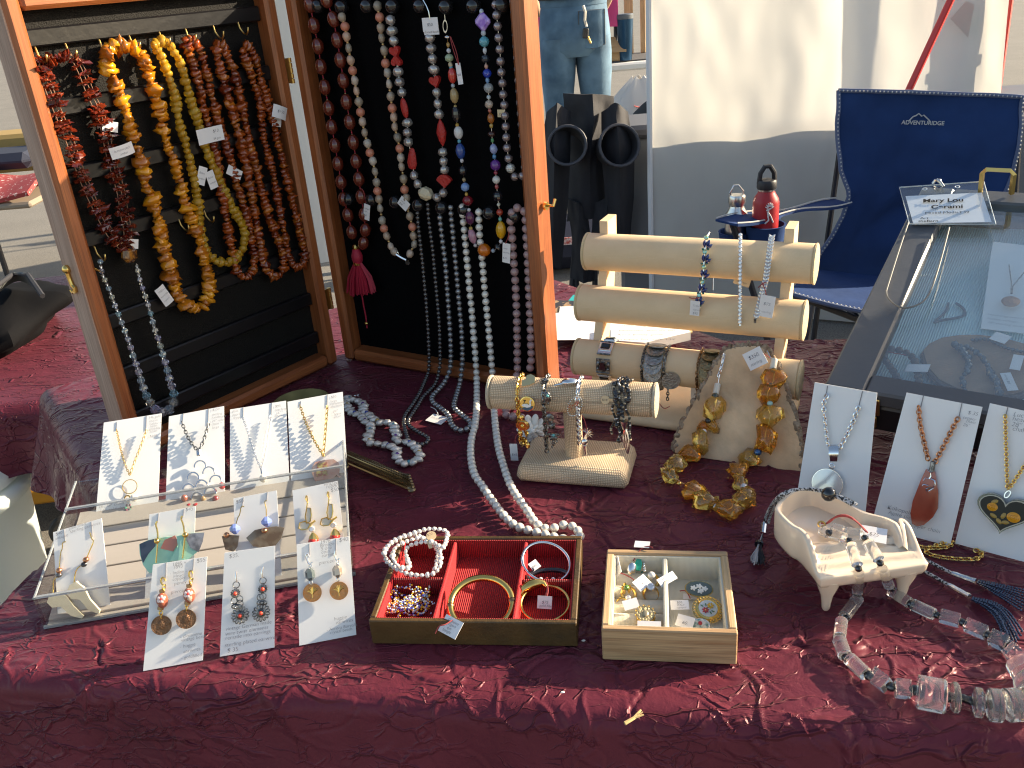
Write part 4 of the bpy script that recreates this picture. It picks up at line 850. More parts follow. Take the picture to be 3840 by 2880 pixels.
# ------------------------------------------------------------------ right half: bead necklaces
mCarn = mat('carnelian_resin', (.13, .022, .012), .12, coat=.8, vscale=60, vamt=.4); carn = ball(mCarn, 1, 16, 10, 1.32)
mSpac = mat('spacer_gold', (.65, .45, .2), .35, .9); mWine = mat('wine_silk', (.36, .008, .032), .6, sheen=.02)
nk = necklace('dark red oval resin bead necklace with crimson silk tassel', c2(*zB(410, 1700), -.01))
La = [(108, 30), (135, 165), (160, 300), (180, 432), (205, 565), (230, 700), (250, 822), (270, 942), (290, 1060), (310, 1180), (328, 1290), (355, 1392), (380, 1505)]; Ra = [(215, 0), (260, 125), (285, 260), (305, 390), (325, 522), (345, 660), (366, 792), (390, 922), (407, 1045), (425, 1160), (440, 1275), (460, 1390), (467, 1490), (455, 1575)]
sp = ball(mSpac, 1, 10, 6)
for lst in (La, Ra):
    Pp = np.array(pathB(lst, -.022)); tt = tangents(Pp)
    part('thread', one(tube(Pp, .0009, 5)), mWine, nk, world=True)
    for p, t0 in zip(Pp, tt): put_bead(nk, carn, p, t0, .0092, random.uniform(0, 6))
    for a, b in zip(Pp, Pp[1:]): put_bead(nk, sp, a*.5+b*.5+(b-a)*.13, b-a, .0018, name='spacer'); put_bead(nk, sp, a*.5+b*.5-(b-a)*.13, b-a, .0018, name='spacer')
tas = lambda x, y, o=-.012: c2(*zB(x, y), o)
part('gold_bead', one(ell(.0055, .0055, .0058, 10, 7), tr(tas(404, 1605))), mGold, nk, world=True, smooth=False)
part('tassel_head', one(lathe([(.006, -.014), (.009, -.008), (.0093, .0), (.006, .010), (.002, .013)], 14), tr(tas(412, 1655))), mWine, nk, world=True)
part('tassel_band', one(lathe([(.007, -.006), (.0075, 0), (.007, .006)], 14), tr(tas(415, 1692))), mGold, nk, world=True)
sk = MB(); top = tas(416, 1700); rnd = random.Random(4)
for k in range(130):
    a = rnd.uniform(0, 2*PI); r_ = math.sqrt(rnd.random()); x = 440+92*r_*math.cos(a); e = tas(x, 1905+rnd.uniform(-12, 12)-18*abs(r_*math.cos(a))); e = e+n2*.012*r_*math.sin(a)
    m_ = top*.45+e*.55+(e-tas(440, 1905))*.25; sk.add(tube([top+(e-tas(440, 1905))*.18, m_, e], .0012, 4))
part('tassel_skirt', sk, mWine, nk, world=True)
part('tail_cord', one(tube(smoothp([tas(440, 1880), tas(455, 1980), tas(470, 2050), tas(478, 2125)], 2), .0013, 6)), mWine, nk, world=True); part('gold_bead', one(ell(.0035, .0035, .003, 10, 6), tr(tas(475, 2095))), mGold, nk, world=True)
tag(nk, tas(475, 1375, -.006), u2*.95+np.array([0, 0, -.25]), (0, 0, 1), .012, .026, [('vintage', .1, .7, .0032), ('resin', .1, .5, .0032), ('$65', .1, .25, .004)]); string(nk, [tas(430, 1220), tas(455, 1230), tas(470, 1320)])
# coral and shell
mShell = mat('shell', (.45, .36, .27), .3, coat=.3, ramp=[(.42, .33, .25), (.30, .25, .18), (.55, .36, .25), (.5, .45, .38), (.2, .16, .11)], vscale=120, vamt=.3); mCoral = mat('coral_bead', (.62, .12, .06), .3, coat=.3, mix=(.5, .3, .2), mixscale=150)
shl = [chipmesh(80+i, mShell, 1.15, .1) for i in range(4)]; cor = ball(mCoral, 1, 12, 8)
lst = [(315, 110), (335, 172), (345, 237), (358, 312), (372, 390), (384, 457), (398, 522), (409, 590), (424, 660), (435, 726), (447, 790), (462, 860), (480, 930), (496, 990), (515, 1043), (530, 1112), (540, 1182), (545, 1238), (555, 1290), (563, 1350), (575, 1428), (588, 1480), (604, 1530), (632, 1598), (655, 1632)]
lst2 = [(545, 40), (560, 112), (567, 182), (572, 245), (590, 328), (598, 410), (610, 472), (621, 545), (631, 625), (641, 700), (650, 760), (658, 822), (676, 892), (690, 962), (698, 1022), (702, 1080), (716, 1160), (721, 1228), (733, 1282), (735, 1332), (755, 1402), (772, 1470), (778, 1528), (784, 1582), (756, 1645)]
nk = necklace('coral and brown shell nugget necklace with silver coil clasp', c2(*zB(690, 1680), -.02))
for li, lst_ in enumerate((lst, lst2)):
    Pp = np.array(pathB(lst_, -.02-.004*li)); tt = tangents(Pp); part('thread', one(tube(Pp, .0007, 5)), mThreadB, nk, world=True)
    for i, (p, t0) in enumerate(zip(Pp, tt)):
        if i % 4 == 1: put_bead(nk, cor, p, t0, .0068, i)
        else: put_bead(nk, shl[i % 4], p, t0, .0062, i)
    for a, b in zip(Pp, Pp[1:]): put_bead(nk, sp, (a+b)/2, b-a, .0022, name='spacer')
part('coil_clasp', MB().add(tube(smoothp([c2(*zB(665, 1645), -.018), c2(*zB(700, 1668), -.018), c2(*zB(735, 1685), -.018)], 1), .0028, 8)).add(torus(.0035, .0008, 12, 5), along(c2(*zB(672, 1645), -.016), n2)).add(lathe([(.0001, -.0004), (.0042, -.0004), (.0042, .0004)], 14), along(c2(*zB(740, 1700), -.014), n2)), mSilver, nk, world=True)
tag(nk, c2(*zB(715, 1320), -.012), u2+np.array([0, 0, -.9]), (0, 0, 1), .019, .016, [('coral', .15, .55, .004), ('$48', .15, .2, .004)])
# silver pearls with cinnabar
mSP = mat('silver_pearl', (.42, .38, .36), .2, .55, coat=.6, ramp=[(.36, .32, .30), (.50, .46, .43), (.40, .39, .36)]); spb = [chipmesh(100+i, mSP, .9, .09) for i in range(4)]
mCin = mat('cinnabar', (.42, .022, .018), .42, bump=.9, bscale=260)
nk = necklace('grey pearl necklace with carved red cinnabar beads and ivory focal bead', c2(*zB(860, 1255), -.015))
seq = [(630, 130, 'p'), (640, 200, 'p'), (650, 265, 'p'), (660, 332, 'd'), (670, 395, 'h'), (679, 465, 'p'), (690, 532, 'p'), (704, 600, 'p'), (720, 700, 'l'), (740, 795, 'p'), (740, 858, 'p'), (746, 920, 'p'), (770, 1030, 'b'), (783, 1137, 'p'), (806, 1192, 'p'), (860, 1255, 'I'), (930, 1280, 'p'), (972, 1250, 'p'), (980, 1172, 'f'), (980, 1100, 'p'), (974, 1045, 'p'), (968, 985, 'p'), (960, 860, 'o'), (945, 740, 'p'), (936, 672, 'p'), (930, 600, 'p'), (920, 525, 'h'), (912, 450, 'p'), (901, 380, 'p'), (894, 312, 'p'), (885, 245, 'p')]
Pp = np.array(pathB([(x, y) for x, y, _ in seq], -.019)); tt = tangents(Pp); part('thread', one(tube(Pp, .0006, 5)), mSilver, nk, world=True)
heart = [(math.sin(a)**3*1.0, (13*math.cos(a)-5*math.cos(2*a)-2*math.cos(3*a)-math.cos(4*a))/16) for a in np.linspace(0, 2*PI, 25)[:-1]]
k = .000234
for (x, y, c), p, t0 in zip(seq, Pp, tt):
    Fr = frm(p, u2, UP)
    if c == 'p': put_bead(nk, random.choice(spb), p, t0, .0076, random.uniform(0, 6))
    elif c in 'hd': part('cinnabar_bead', one(prism([(a*.0088, b*.0088) for a, b in heart], -.003, .003), Fr@RZ(PI if c == 'h' and x < 700 else .2)), mCin, nk, world=True)
    elif c == 'l': part('cinnabar_bead', one(ell(.006, .004, .0145, 12, 10), Fr@RX(PI/2)@RY(.1)), mCin, nk, world=True)
    elif c == 'b': part('cinnabar_bead', one(lathe([(.001, -.016), (.006, -.014), (.0085, -.006), (.006, .008), (.003, .016)], 12), Fr@RX(-PI/2)@RY(.15)@SC(1, .6, 1)), mCin, nk, world=True)
    elif c == 'o': part('cinnabar_bead', one(lathe([(.0008, -.019), (.005, -.012), (.0083, 0), (.005, .012), (.0008, .019)], 14), Fr@RX(-PI/2)@SC(1, .7, 1)), mCin, nk, world=True)
    elif c == 'f': part('cinnabar_fan', one(prism([(0, -.010)]+[(.0165*math.sin(a), -.010+.0195*math.cos(a)) for a in np.linspace(.95, -.95, 13)], -.0025, .0025), Fr), mCin, nk, world=True)
    elif c == 'I': part('ivory_bead', one(box(.024, .018, .022, .007), Fr@RZ(-.35)), mat('ivory_bone', (.62, .52, .35), .4, bump=.6, bscale=220), nk, world=True)
cs = ball(mCryst, 1, 8, 6)
for a, b in zip(Pp, Pp[1:]): put_bead(nk, cs, (a+b)/2, b-a, .0024, name='spacer')
tag(nk, c2(*zB(887, 160), -.008), U2, UP, .026, .018, [('$50.', .3, .4, .006)]); tag(nk, c2(*zB(895, 205), -.009), U2, UP, .025, .008, [('Carved beads', .05, .3, .0042)])
part('extender_chain', one(tube(smoothp([c2(*zB(830, -20), -.01), c2(*zB(875, 60), -.008), c2(*zB(885, 120), -.008)], 1), .0011, 6)), mSilver, nk, world=True)
# many-coloured glass
nk = necklace('necklace of mixed coloured glass beads ending in a big orange bead', c2(*zB(1237, 1620), -.01))
G = [(1000, 240, 'steel', .0045, .6), (1003, 290, (.6, .35, .1), .0025, 1.4), (1007, 328, (.8, .8, .85), .0032, 1), (1010, 375, (.45, .55, .35), .0062, .9), (1018, 420, (.7, .6, .4), .003, 1.3), (1022, 438, (.1, .4, .55), .0028, .9), (1030, 490, (.7, .06, .04), .0062, 1.75), (1034, 555, (.5, .6, .65), .003, 1), (1043, 620, (.5, .36, .16), .0063, 1.7), (1050, 690, (.5, .35, .1), .0025, 1), (1055, 740, (.02, .018, .02), .0065, 1.7), (1062, 810, (.6, .35, .05), .0027, 1), (1070, 860, (.8, .8, .78), .0067, 1.4), (1075, 915, (.1, .45, .6), .0028, 1), (1083, 980, (.03, .09, .35), .0072, 1.6), (1092, 1040, (.8, .8, .85), .0028, 1.2), (1100, 1105, (.012, .012, .015), .0066, 1.1), (1106, 1165, (.4, .3, .15), .0028, 1.2), (1113, 1212, (.25, .42, .75), .0064, 1), (1122, 1260, (.6, .35, .05), .0025, 1.4), (1130, 1300, (.25, .015, .025), .0082, .95), (1138, 1360, (.8, .8, .85), .0028, 1), (1145, 1412, (.14, .03, .1), .0072, 1.4), (1150, 1480, (.6, .4, .1), .003, 1), (1160, 1530, (.55, .27, .36), .0062, 1.9), (1180, 1590, (.7, .6, .6), .003, 1), (1237, 1620, (.75, .19, .01), .0102, 1), (1295, 1625, (.4, .5, .6), .0032, 1), (1330, 1600, (.02, .02, .02), .0062, .6), (1345, 1565, (.8, .8, .85), .003, 1.1), (1345, 1490, (.8, .42, .01), .0077, 1.75), (1340, 1420, (.15, .5, .45), .0028, 1.2), (1337, 1375, (.5, .05, .02), .0052, 1), (1330, 1325, (.7, .7, .6), .0028, 1), (1325, 1270, (.012, .012, .015), .0078, 1), (1318, 1210, (.5, .1, .1), .0028, 1.4), (1315, 1165, (.8, .78, .72), .0058, 1), (1311, 1120, (.45, .04, .08), .0028, 1), (1310, 1070, (.16, .04, .3), .0075, 1.05), (1303, 1015, (.1, .3, .55), .003, 1.2), (1298, 965, (.35, .42, .7), .0055, 1.3), (1290, 910, (.1, .35, .15), .0026, 1.2), (1285, 868, (.05, .02, .015), .0058, .7), (1283, 815, (.6, .4, .1), .0028, 1.2), (1280, 767, (.45, .14, .02), .0052, 1.4), (1273, 718, (.5, .15, .1), .0026, 1.2), (1268, 676, (.6, .48, .38), .0058, 1), (1266, 630, (.6, .7, .75), .003, 1), (1265, 570, (.4, .42, .42), .0068, 1), (1258, 520, (.2, .4, .7), .0028, 1.4), (1256, 476, (.02, .06, .5), .0062, 1), (1250, 430, (.7, .4, .3), .0026, 1.4), (1245, 380, (.015, .02, .03), .0056, 1), (1241, 328, (.7, .75, .8), .003, 1.4), (1237, 270, (.12, .45, .55), .007, 1), (1232, 215, (.6, .65, .7), .0035, 1.1), (1227, 140, (.3, .2, .6), .012, 1.1), (1219, 75, (.6, .7, .8), .003, 1.2)]
Pp = np.array(pathB([(g[0], g[1]) for g in G], -.014)); tt = tangents(Pp); part('thread', one(tube(Pp, .0005, 4)), mSilver, nk, world=True)
gm = {}
for i, (g, p, t0) in enumerate(zip(G, Pp, tt)):
    key = g[2]
    if key not in gm: gm[key] = ball(mSilver if key == 'steel' else mat('glass_bead', key, .08, trans=.3 if sum(key) > .25 else 0, coat=.6, vscale=120 if g[3] > .004 else 0, vamt=.35), 1, 12, 8, smooth=i % 3 != 1)
    if abs(g[0]-1227) < 1: part('bead', one(box(.019, .008, .019, .003), frm(p, u2, UP)@RX(PI/2)@RY(PI/4)), mat('purple_foil_glass', (.26, .12, .55), .1, coat=.8, mix=(.5, .35, .75), mixscale=90), nk, world=True)
    else: put_bead(nk, gm[key], p, t0, (g[3], g[3], g[3]*g[4]))
part('clasp', MB().add(torus(.005, .0013, 14, 6), along(c2(*zB(985, 170), -.012), n2+np.array([.3, 0, 0]))@SC(.6, 1.5, 1)).add(seg(c2(*zB(980, 95), -.012), c2(*zB(985, 140), -.012), .0008, 5)), mSilver, nk, world=True)
tag(nk, c2(*zB(1075, 478), -.004), u2*.9+np.array([0, 0, .1]), np.array([.12, 0, 1]), .008, .028, [('$55', .1, .4, .004)]); string(nk, [c2(*zB(1020, 240), -.008), c2(*zB(1060, 340), -.004), c2(*zB(1072, 420), -.004)]); string(nk, [c2(*zB(1015, 235), -.008), c2(*zB(1035, 320), -.006), c2(*zB(1070, 420), -.005)])
# mauve pearls
mMauve = mat('mauve_pearl', (.30, .25, .25), .17, .6, coat=.7); mv = ball(mMauve)
nk = necklace('mauve grey round pearl necklace with crystal ball clasp', c2(*zB(1440, 1150), -.02))
Lm = [(1312, 30), (1317, 98), (1325, 170), (1331, 245), (1338, 320), (1343, 397), (1348, 468), (1355, 538), (1360, 612), (1367, 680), (1372, 750), (1376, 820), (1380, 890), (1385, 958), (1395, 1027)]; Rm = [(1428, 10), (1434, 75), (1440, 150), (1444, 225), (1448, 300), (1452, 373), (1457, 447), (1460, 520), (1467, 590), (1470, 665), (1475, 735), (1480, 805), (1486, 875), (1492, 945), (1498, 1015), (1502, 1082), (1485, 1140), (1435, 1145)]
for lst_ in (Lm, Rm):
    Pp = np.array(pathB(lst_, -.02)); part('thread', one(tube(Pp, .0006, 5)), mSilver, nk, world=True)
    for p in Pp: put_bead(nk, mv, p, (0, 0, 1), .0060)
part('crystal_clasp', one(ell(.0068, .0068, .0068, 10, 8), tr(c2(*zB(1407, 1090), -.02))), mat('pave', (.7, .7, .65), .15, .6, bump=1, bscale=500), nk, world=True, smooth=False)
tag(nk, c2(*zB(1345, 735), -.012), u2, (0, 0, 1), .011, .010, [('35', .15, .25, .005)], m=mat('cream_tag', (.62, .5, .3), .7))

# ------------------------------------------------------------------ long pearl strands: panel, over the rail, out on the cloth
def long_strand(label, panel, table, m, r, cat='necklace', up_r=None, zlist=None, offs=(-.021, .008), extra=None, step=None):
    me = ball(m); nk = necklace(label, T(*zE(*table[len(table)//2]))); runs = []
    for pts in panel:
        n_ = len(pts); runs.append([c2(*zE(x, y), offs[0]+(offs[1]-offs[0])*min(1, max(0, (y-250)/600))) for x, y in pts])
    full = runs[0][::-1]+[None]
    tb_ = [T(*zE(x, y), r+.0012) for x, y in table]
    seqs = [runs[0]+tb_+runs[1][::-1]]
    for s in seqs: strand(nk, s, [me], step or r*2.12, r, 0, .04, 0, mSilver, .0004, sm=2)
    return nk
mHem = mat('hematite_pearl', (.13, .12, .115), .22, .7, coat=.5); mGreyP = mat('grey_pearl', (.30, .30, .30), .2, .65, coat=.6)
k5 = lambda x, y: ((1200+x*.30139-1100)/.57866, (1400+y*.30139-800)/.57866)
nk = long_strand('dark gunmetal pearl strand trailing from the case onto the cloth', [[(803, -60), (805, 10), (812, 100), (825, 200), (835, 290), (845, 400), (855, 510), (862, 580), (870, 690), (875, 790), (880, 890), (881, 960), (878, 1030)], [(872, -60), (875, 15), (890, 130), (905, 240), (915, 360), (925, 470), (935, 580), (945, 690), (950, 800), (952, 930), (950, 1000)]],
            [k5(*p) for p in ((1300, 110), (1250, 230), (1190, 330), (1130, 420), (1050, 530), (1040, 620), (1060, 700), (1085, 790), (1110, 850), (1240, 890), (1330, 870), (1360, 800), (1290, 770), (1190, 710), (1100, 650), (1090, 590), (1150, 500), (1220, 400), (1280, 290), (1370, 210), (1450, 120))], mHem, .0034)
nk = long_strand('silver grey pearl strand looping on the cloth with a white price tag', [[(945, -50), (950, 30), (960, 120), (970, 200), (985, 310), (995, 450), (1003, 560), (1012, 700), (1020, 830), (1022, 940), (1018, 1010)], [(1020, -50), (1022, 10), (1035, 130), (1045, 250), (1058, 380), (1068, 500), (1080, 640), (1090, 740), (1095, 850), (1097, 950), (1092, 1010)]],
            [(985, 1090), (945, 1140), (895, 1185), (900, 1225), (960, 1265), (1010, 1310), (1020, 1370), (1075, 1412), (1140, 1395), (1155, 1355), (1100, 1312), (1035, 1262), (1050, 1200), (1080, 1110)], mGreyP, .0044)
tc_ = T(*zE(932, 1333), .004); tag(nk, tc_, (1, -.75, 0), (.35, 1, .1), .030, .02, [('Vermeil', .1, .45, .006)]); string(nk, [T(*zE(890, 1255), .005), T(*zE(925, 1270), .008), T(*zE(938, 1305), .006)], mTag)
mCream = mat('cream_pearl', (.74, .70, .62), .18, .15, coat=.7, sheen=.2)
g2 = lambda x, y: ((1780+x*.57866-1100)/.57866, (1350+y*.57866-800)/.57866)
nk = long_strand('long cream pearl rope running from the case across the cloth to the red box', [[(1095, -40), (1098, 30), (1110, 130), (1120, 250), (1135, 410), (1145, 530), (1158, 640), (1165, 760), (1175, 860), (1182, 960), (1188, 1050)], [(1200, -40), (1202, 30), (1206, 130), (1215, 220), (1225, 310), (1235, 440), (1245, 550), (1255, 650), (1265, 750), (1275, 860), (1283, 950), (1290, 1030)]],
            [(1190, 1180), (1186, 1290), (1178, 1380), (1155, 1450), (1148, 1530), (1152, 1610)]+[g2(*p) for p in ((0, 755), (40, 800), (75, 855), (110, 905), (150, 960), (190, 1010), (240, 1060), (300, 1090), (380, 1112), (440, 1125), (520, 1150), (600, 1165), (690, 1160), (672, 1105), (635, 1075), (585, 1065), (535, 1082), (485, 1098), (430, 1085), (385, 1050), (345, 980), (300, 920), (250, 850), (210, 760), (180, 660), (155, 580), (135, 440), (128, 350))]+[(1296, 1200), (1294, 1110)], mCream, .0054)
mRose = mat('rose_quartz', (.52, .33, .32), .2, trans=.35, coat=.4)
nk = necklace('pale rose quartz bead strand at the right of the case', c2(*zE(1495, 1050), .0))
rose = ball(mRose)
pr = [c2(*zE(x, y), -.018 if y < 600 else -.004) for x, y in ((1535, 1000), (1543, 960), (1540, 870), (1535, 690), (1527, 510), (1520, 310), (1512, 165), (1505, 10), (1490, -30), (1450, -40), (1415, -15), (1405, 60), (1415, 110), (1428, 310), (1440, 450), (1447, 640), (1450, 780), (1452, 960))]
pt = [T(*zG2(x, y), .007) for x, y in ((190, 345), (215, 362), (268, 370), (310, 372))]
strand(nk, pr[:1]+pr[1:]+[c2(*zE(1452, 1060), .01)]+pt, [rose], .0128, .0062, 0, .03, 0, mTag, .0005)
tag(nk, c2(*zE(1380, 258), -.003), u2+np.array([0, 0, -.12]), (0, 0, 1), .013, .03, [('rose', .1, .7, .004), ('quartz', .1, .5, .004), ('$35.', .1, .2, .004)]); string(nk, [c2(*zE(1400, 100), -.006), c2(*zE(1395, 150), -.003), c2(*zE(1375, 195), -.002)])

# ------------------------------------------------------------------ panel added out of view to the right, shaped to shade the low table things
pn = thing('shade_panel', 'grey panel added out of view right of the stall to shade the table', 'screen', (2.52, 1.8, GZ))
part('canvas', one(([(x, y, z) for x in (2.5, 2.54) for y, z in ((1.07, GZ+.06), (1.07, .74), (1.2, .895), (1.31, .985), (1.55, .97), (1.61, .90), (2.45, .87), (2.45, GZ+.06))], [tuple(range(8)), tuple(range(15, 7, -1))]+[(i, i+8, (i+1) % 8+8, (i+1) % 8) for i in range(8)])), mat('shade_panel_grey', (.33, .33, .34), .8), pn, smooth=False, world=True)
for y in (1.15, 2.38): part('foot', one(box(.5, .04, .05, .006), TR(2.52, y, GZ+.026)), mFrame, pn, world=True)

# ------------------------------------------------------------------ chains
def chain_mb(path, pitch, wire, wid=.62, sm=1, n=10):
    P = resample(smoothp(path, sm), pitch); t_ = tangents(P); mb = MB()
    for i, (p, t0) in enumerate(zip(P, t_)):
        mb.add(torus(pitch*.72, wire, n, 5, sx=1, sy=wid), along(p, t0)@RZ((PI/2)*(i % 2)+.5)@RY(PI/2))
    return mb

# ------------------------------------------------------------------ clear acrylic riser with earring cards
acA, acB = T(165, 2360), T(1335, 2157); acu = unit(acB-acA); acw = np.array([-acu[1], acu[0], 0]); acL = float(np.linalg.norm(acB-acA)); acr = math.atan2(acu[1], acu[0])
mAcr = clear('clear_acrylic', (.90, .92, .925), .03, 1.6); mAcrE = mat('acrylic_edge', (.55, .58, .60), .1, trans=.6, spec=.8); mBeige = mat('beige_slat', (.40, .36, .32), .6, vscale=6, vamt=.05, stretch=(1, 8, 8))
ac = thing('acrylic_stand', 'clear acrylic tiered tray holding the jewellery cards', 'display stand', tuple(acA), acr)
part('front_wall', one(box(acL, .003, .039), TR(acL/2, .0015, .0195)), mAcr, ac, smooth=False)
part('front_edge', one(box(acL, .0034, .0022), TR(acL/2, .0016, .0404)), mAcrE, ac, smooth=False)
sp_ = [(0.003, 0), (.2, 0), (.2, .065), (.003, .039)]
for x in (0.0015, acL-.0015):
    part('side_wall', one(prism(sp_, -.0015, .0015), TR(x, 0, 0)@Matrix(((0, 0, 1, 0), (1, 0, 0, 0), (0, 1, 0, 0), (0, 0, 0, 1)))), mAcr, ac, smooth=False)
    part('side_edge', one(seg((x, 0, .0405), (x, .2, .0665), .0014, 6)), mAcrE, ac)
part('base_edge', one(box(acL, .0034, .0026), TR(acL/2, .0016, .0014)), mAcrE, ac, smooth=False)
part('back_wall', one(box(acL-.006, .003, .065), TR(acL/2, .2015, .0325)), mAcr, ac, smooth=False)
part('tier_lip', one(box(acL-.006, .003, .034), TR(acL/2, .14, .045)), mAcr, ac, smooth=False); part('tier_edge', one(box(acL-.006, .0034, .0022), TR(acL/2, .14, .0632)), mAcrE, ac, smooth=False)
part('floor', one(box(acL-.007, .196, .003), TR(acL/2, .1, .0015)), mBeige, ac, smooth=False)
for i in range(5): part('slat', one(box(acL-.008, .0328, .005, .0006), TR(acL/2, .024+.034*i, .0065+.0062*i)@RX(.17)), mBeige, ac)
def tilted(d, z, deg, ang=None):          # plane leaning back through depth d, height z of the tray
    a = math.radians(deg); nrm = -acw*math.cos(a)+np.array([0, 0, math.sin(a)]); return Plane(acA+acw*d+np.array([0, 0, z]), nrm)
pBack, pMid = tilted(.2, .068, 41), tilted(.014, .008, 26)
def card(label, pl, quad, name='earring_card', group='jewellery cards on the acrylic tray', slots=()):
    c = [pl(*q) for q in quad]; t = thing(name, label, 'jewellery card', tuple((c[0]+c[1])/2), group=group)
    part('card', one(quadslab(c, .0009)), mPaper, t, smooth=False, world=True); t_up = unit((c[3]+c[2])/2-(c[0]+c[1])/2); t_x = unit(c[1]-c[0])
    for s in slots: part('slot', one(tube([pl(*s[0], .0004), pl(*s[1], .0004)], .0004, 4)), mPencil, t, world=True)
    return t, t_x, t_up
def scribble(t, pl, zf, tx, tu, lines, size=.0046, m=None, slope=0.):
    o = None
    for x, y, s in lines: write(s, size, m or mPencil, t, frm(pl(*zf(x, y), .0007), tx, tu), world=True)
def ring_at(pl, zf, x, y, R_, r_, sx=1, sy=1, off=.002, n=20): return torus(R_, r_, n, 6, sx, sy), along(pl(*zf(x, y), off), pl.n)
def zz(zf, pts): return [zf(*p) for p in pts]
mGoldFine = mGold
# four pendant cards at the back
cq = [((445, 880), (850, 815), (873, 190), (500, 250)), ((895, 815), (1285, 865), (1278, 143), (922, 210)), ((1318, 830), (1708, 770), (1680, 108), (1318, 165)), ((1718, 755), (2085, 690), (2048, 50), (1690, 115))]
cq[1] = ((897, 850), (1285, 790), (1278, 143), (922, 210))
pb_ = lambda zf, pts, off: [pBack(*zf(*p), off) for p in pts]
t, tx, tu = card('pendant card with gold chain, pearl and rhinestone charms, leftmost of the back row', pBack, zz(zG5, cq[0]), 'pendant_card', slots=[(zG5(585, 245), zG5(583, 300)), (zG5(778, 205), zG5(775, 300))])
part('chain', chain_mb(pb_(zG5, [(583, 300), (610, 430), (640, 530), (668, 590)], .004), .0026, .0004), mGold, t, world=True); part('chain', chain_mb(pb_(zG5, [(776, 300), (740, 400), (700, 500), (668, 590)], .004), .0026, .0004), mGold, t, world=True)
part('ring', MB().add(*ring_at(pBack, zG5, 668, 665, .0088, .0005, off=.003)), mGold, t, world=True)
part('pearl', one(ell(.0047, .0047, .0047, 16, 10), tr(pBack(*zG5(695, 738), .006))), mCream, t, world=True); part('charm_ring', MB().add(*ring_at(pBack, zG5, 652, 740, .0032, .0009, off=.004)), mGold, t, world=True)
rs = MB()
for k in range(6): a = k*PI/3; rs.add(ell(.0018, .0018, .0012, 6, 4), along(pBack(*zG5(658, 800), .004)+tx*.0034*math.cos(a)+tu*.0034*math.sin(a), pBack.n))
part('rhinestone_charm', rs, mat('multi_rhinestone', (.4, .05, .15), .08, coat=1, mix=(.05, .3, .2), mixscale=250), t, world=True, smooth=False)
scribble(t, pBack, zG5, tx, tu, [(790, 225, '14k gold'), (792, 247, 'charm'), (795, 267, 'holder +'), (800, 282, 'heart'), (793, 300, 'gold-filled'), (800, 315, 'chain'), (797, 345, '$160.')], .0042); scribble(t, pBack, zG5, tx, tu, [(465, 805, '16" GF chain'), (470, 835, '14k gold charm'), (475, 862, 'vintage pearl charm/finding')], .0058)
t, tx, tu = card('pendant card with tiered silver arches and red glass drops', pBack, zz(zG5, cq[1]), 'pendant_card', slots=[(zG5(1017, 190), zG5(1010, 255)), (zG5(1180, 160), zG5(1176, 265))])
part('chain', chain_mb(pb_(zG5, [(1008, 255), (1050, 360), (1110, 435)], .005), .0042, .0006), mOxid, t, world=True); part('chain', chain_mb(pb_(zG5, [(1176, 265), (1150, 360), (1112, 435)], .005), .0042, .0006), mOxid, t, world=True)
part('bail', one(box(.006, .003, .009, .001), frm(pBack(*zG5(1115, 445), .005), tx, pBack.n)), mSilver, t, world=True)
arch = [(1125, 505), (1080, 580), (1180, 545), (1225, 600), (1050, 655), (1135, 630), (1190, 675), (1105, 710)]
for x, y in arch: part('arch', one(tube([pBack(*zG5(x+38*math.cos(a), y+40*(1-1.0*math.sin(a))-8), .005) for a in np.linspace(-.15, PI+.15, 14)], .0012, 6)), mSilver, t, world=True)
for x, y, r_, c in ((1265, 660, .004, (.6, .05, .06)), (1225, 750, .0045, (.3, .03, .04)), (1022, 740, .004, (.5, .15, .1)), (1100, 805, .0058, (.6, .03, .04)), (1055, 800, .0045, (.6, .03, .04)), (1145, 745, .003, (.6, .35, .15))): part('glass_drop', one(ell(r_, r_, r_*1.2, 12, 8), tr(pBack(*zG5(x, y), .006))), mat('glass_drop', c, .06, trans=.3, coat=.8), t, world=True)
scribble(t, pBack, zG5, tx, tu, [(1203, 175, '$150'), (1198, 205, 'sterling'), (1198, 225, 'handmade'), (1200, 248, '24" rolo'), (1198, 268, 'chain +'), (1202, 290, 'large')], .0044)
t, tx, tu = card('pendant card with silver chain and one drop pearl', pBack, zz(zG5, cq[2]), 'pendant_card', slots=[(zG5(1405, 150), zG5(1403, 215)), (zG5(1590, 120), zG5(1585, 220))])
part('chain', chain_mb(pb_(zG5, [(1400, 215), (1440, 330), (1480, 460), (1515, 545)], .004), .0024, .0004), mSilver, t, world=True); part('chain', chain_mb(pb_(zG5, [(1580, 215), (1555, 340), (1540, 450), (1518, 545)], .004), .0024, .0004), mSilver, t, world=True)
part('drop_pearl', one(ell(.0046, .0046, .0054, 16, 12), tr(pBack(*zG5(1532, 612), .007))), mCream, t, world=True); part('bail', one(seg(pBack(*zG5(1518, 548), .004), pBack(*zG5(1524, 585), .006), .0013, 6)), mSilver, t, world=True)
scribble(t, pBack, zG5, tx, tu, [(1328, 185, 'glass'), (1333, 207, 'pearl'), (1335, 228, 'drop'), (1610, 152, '$95.'), (1610, 175, 'sterling'), (1615, 197, '16"'), (1608, 215, 'chain')], .0046)
t, tx, tu = card('pendant card with brass chain and pink cloisonne elephant, rightmost of the back row', pBack, zz(zG5, cq[3]), 'pendant_card', slots=[(zG5(1778, 110), zG5(1775, 145)), (zG5(1950, 70), zG5(1948, 150))])
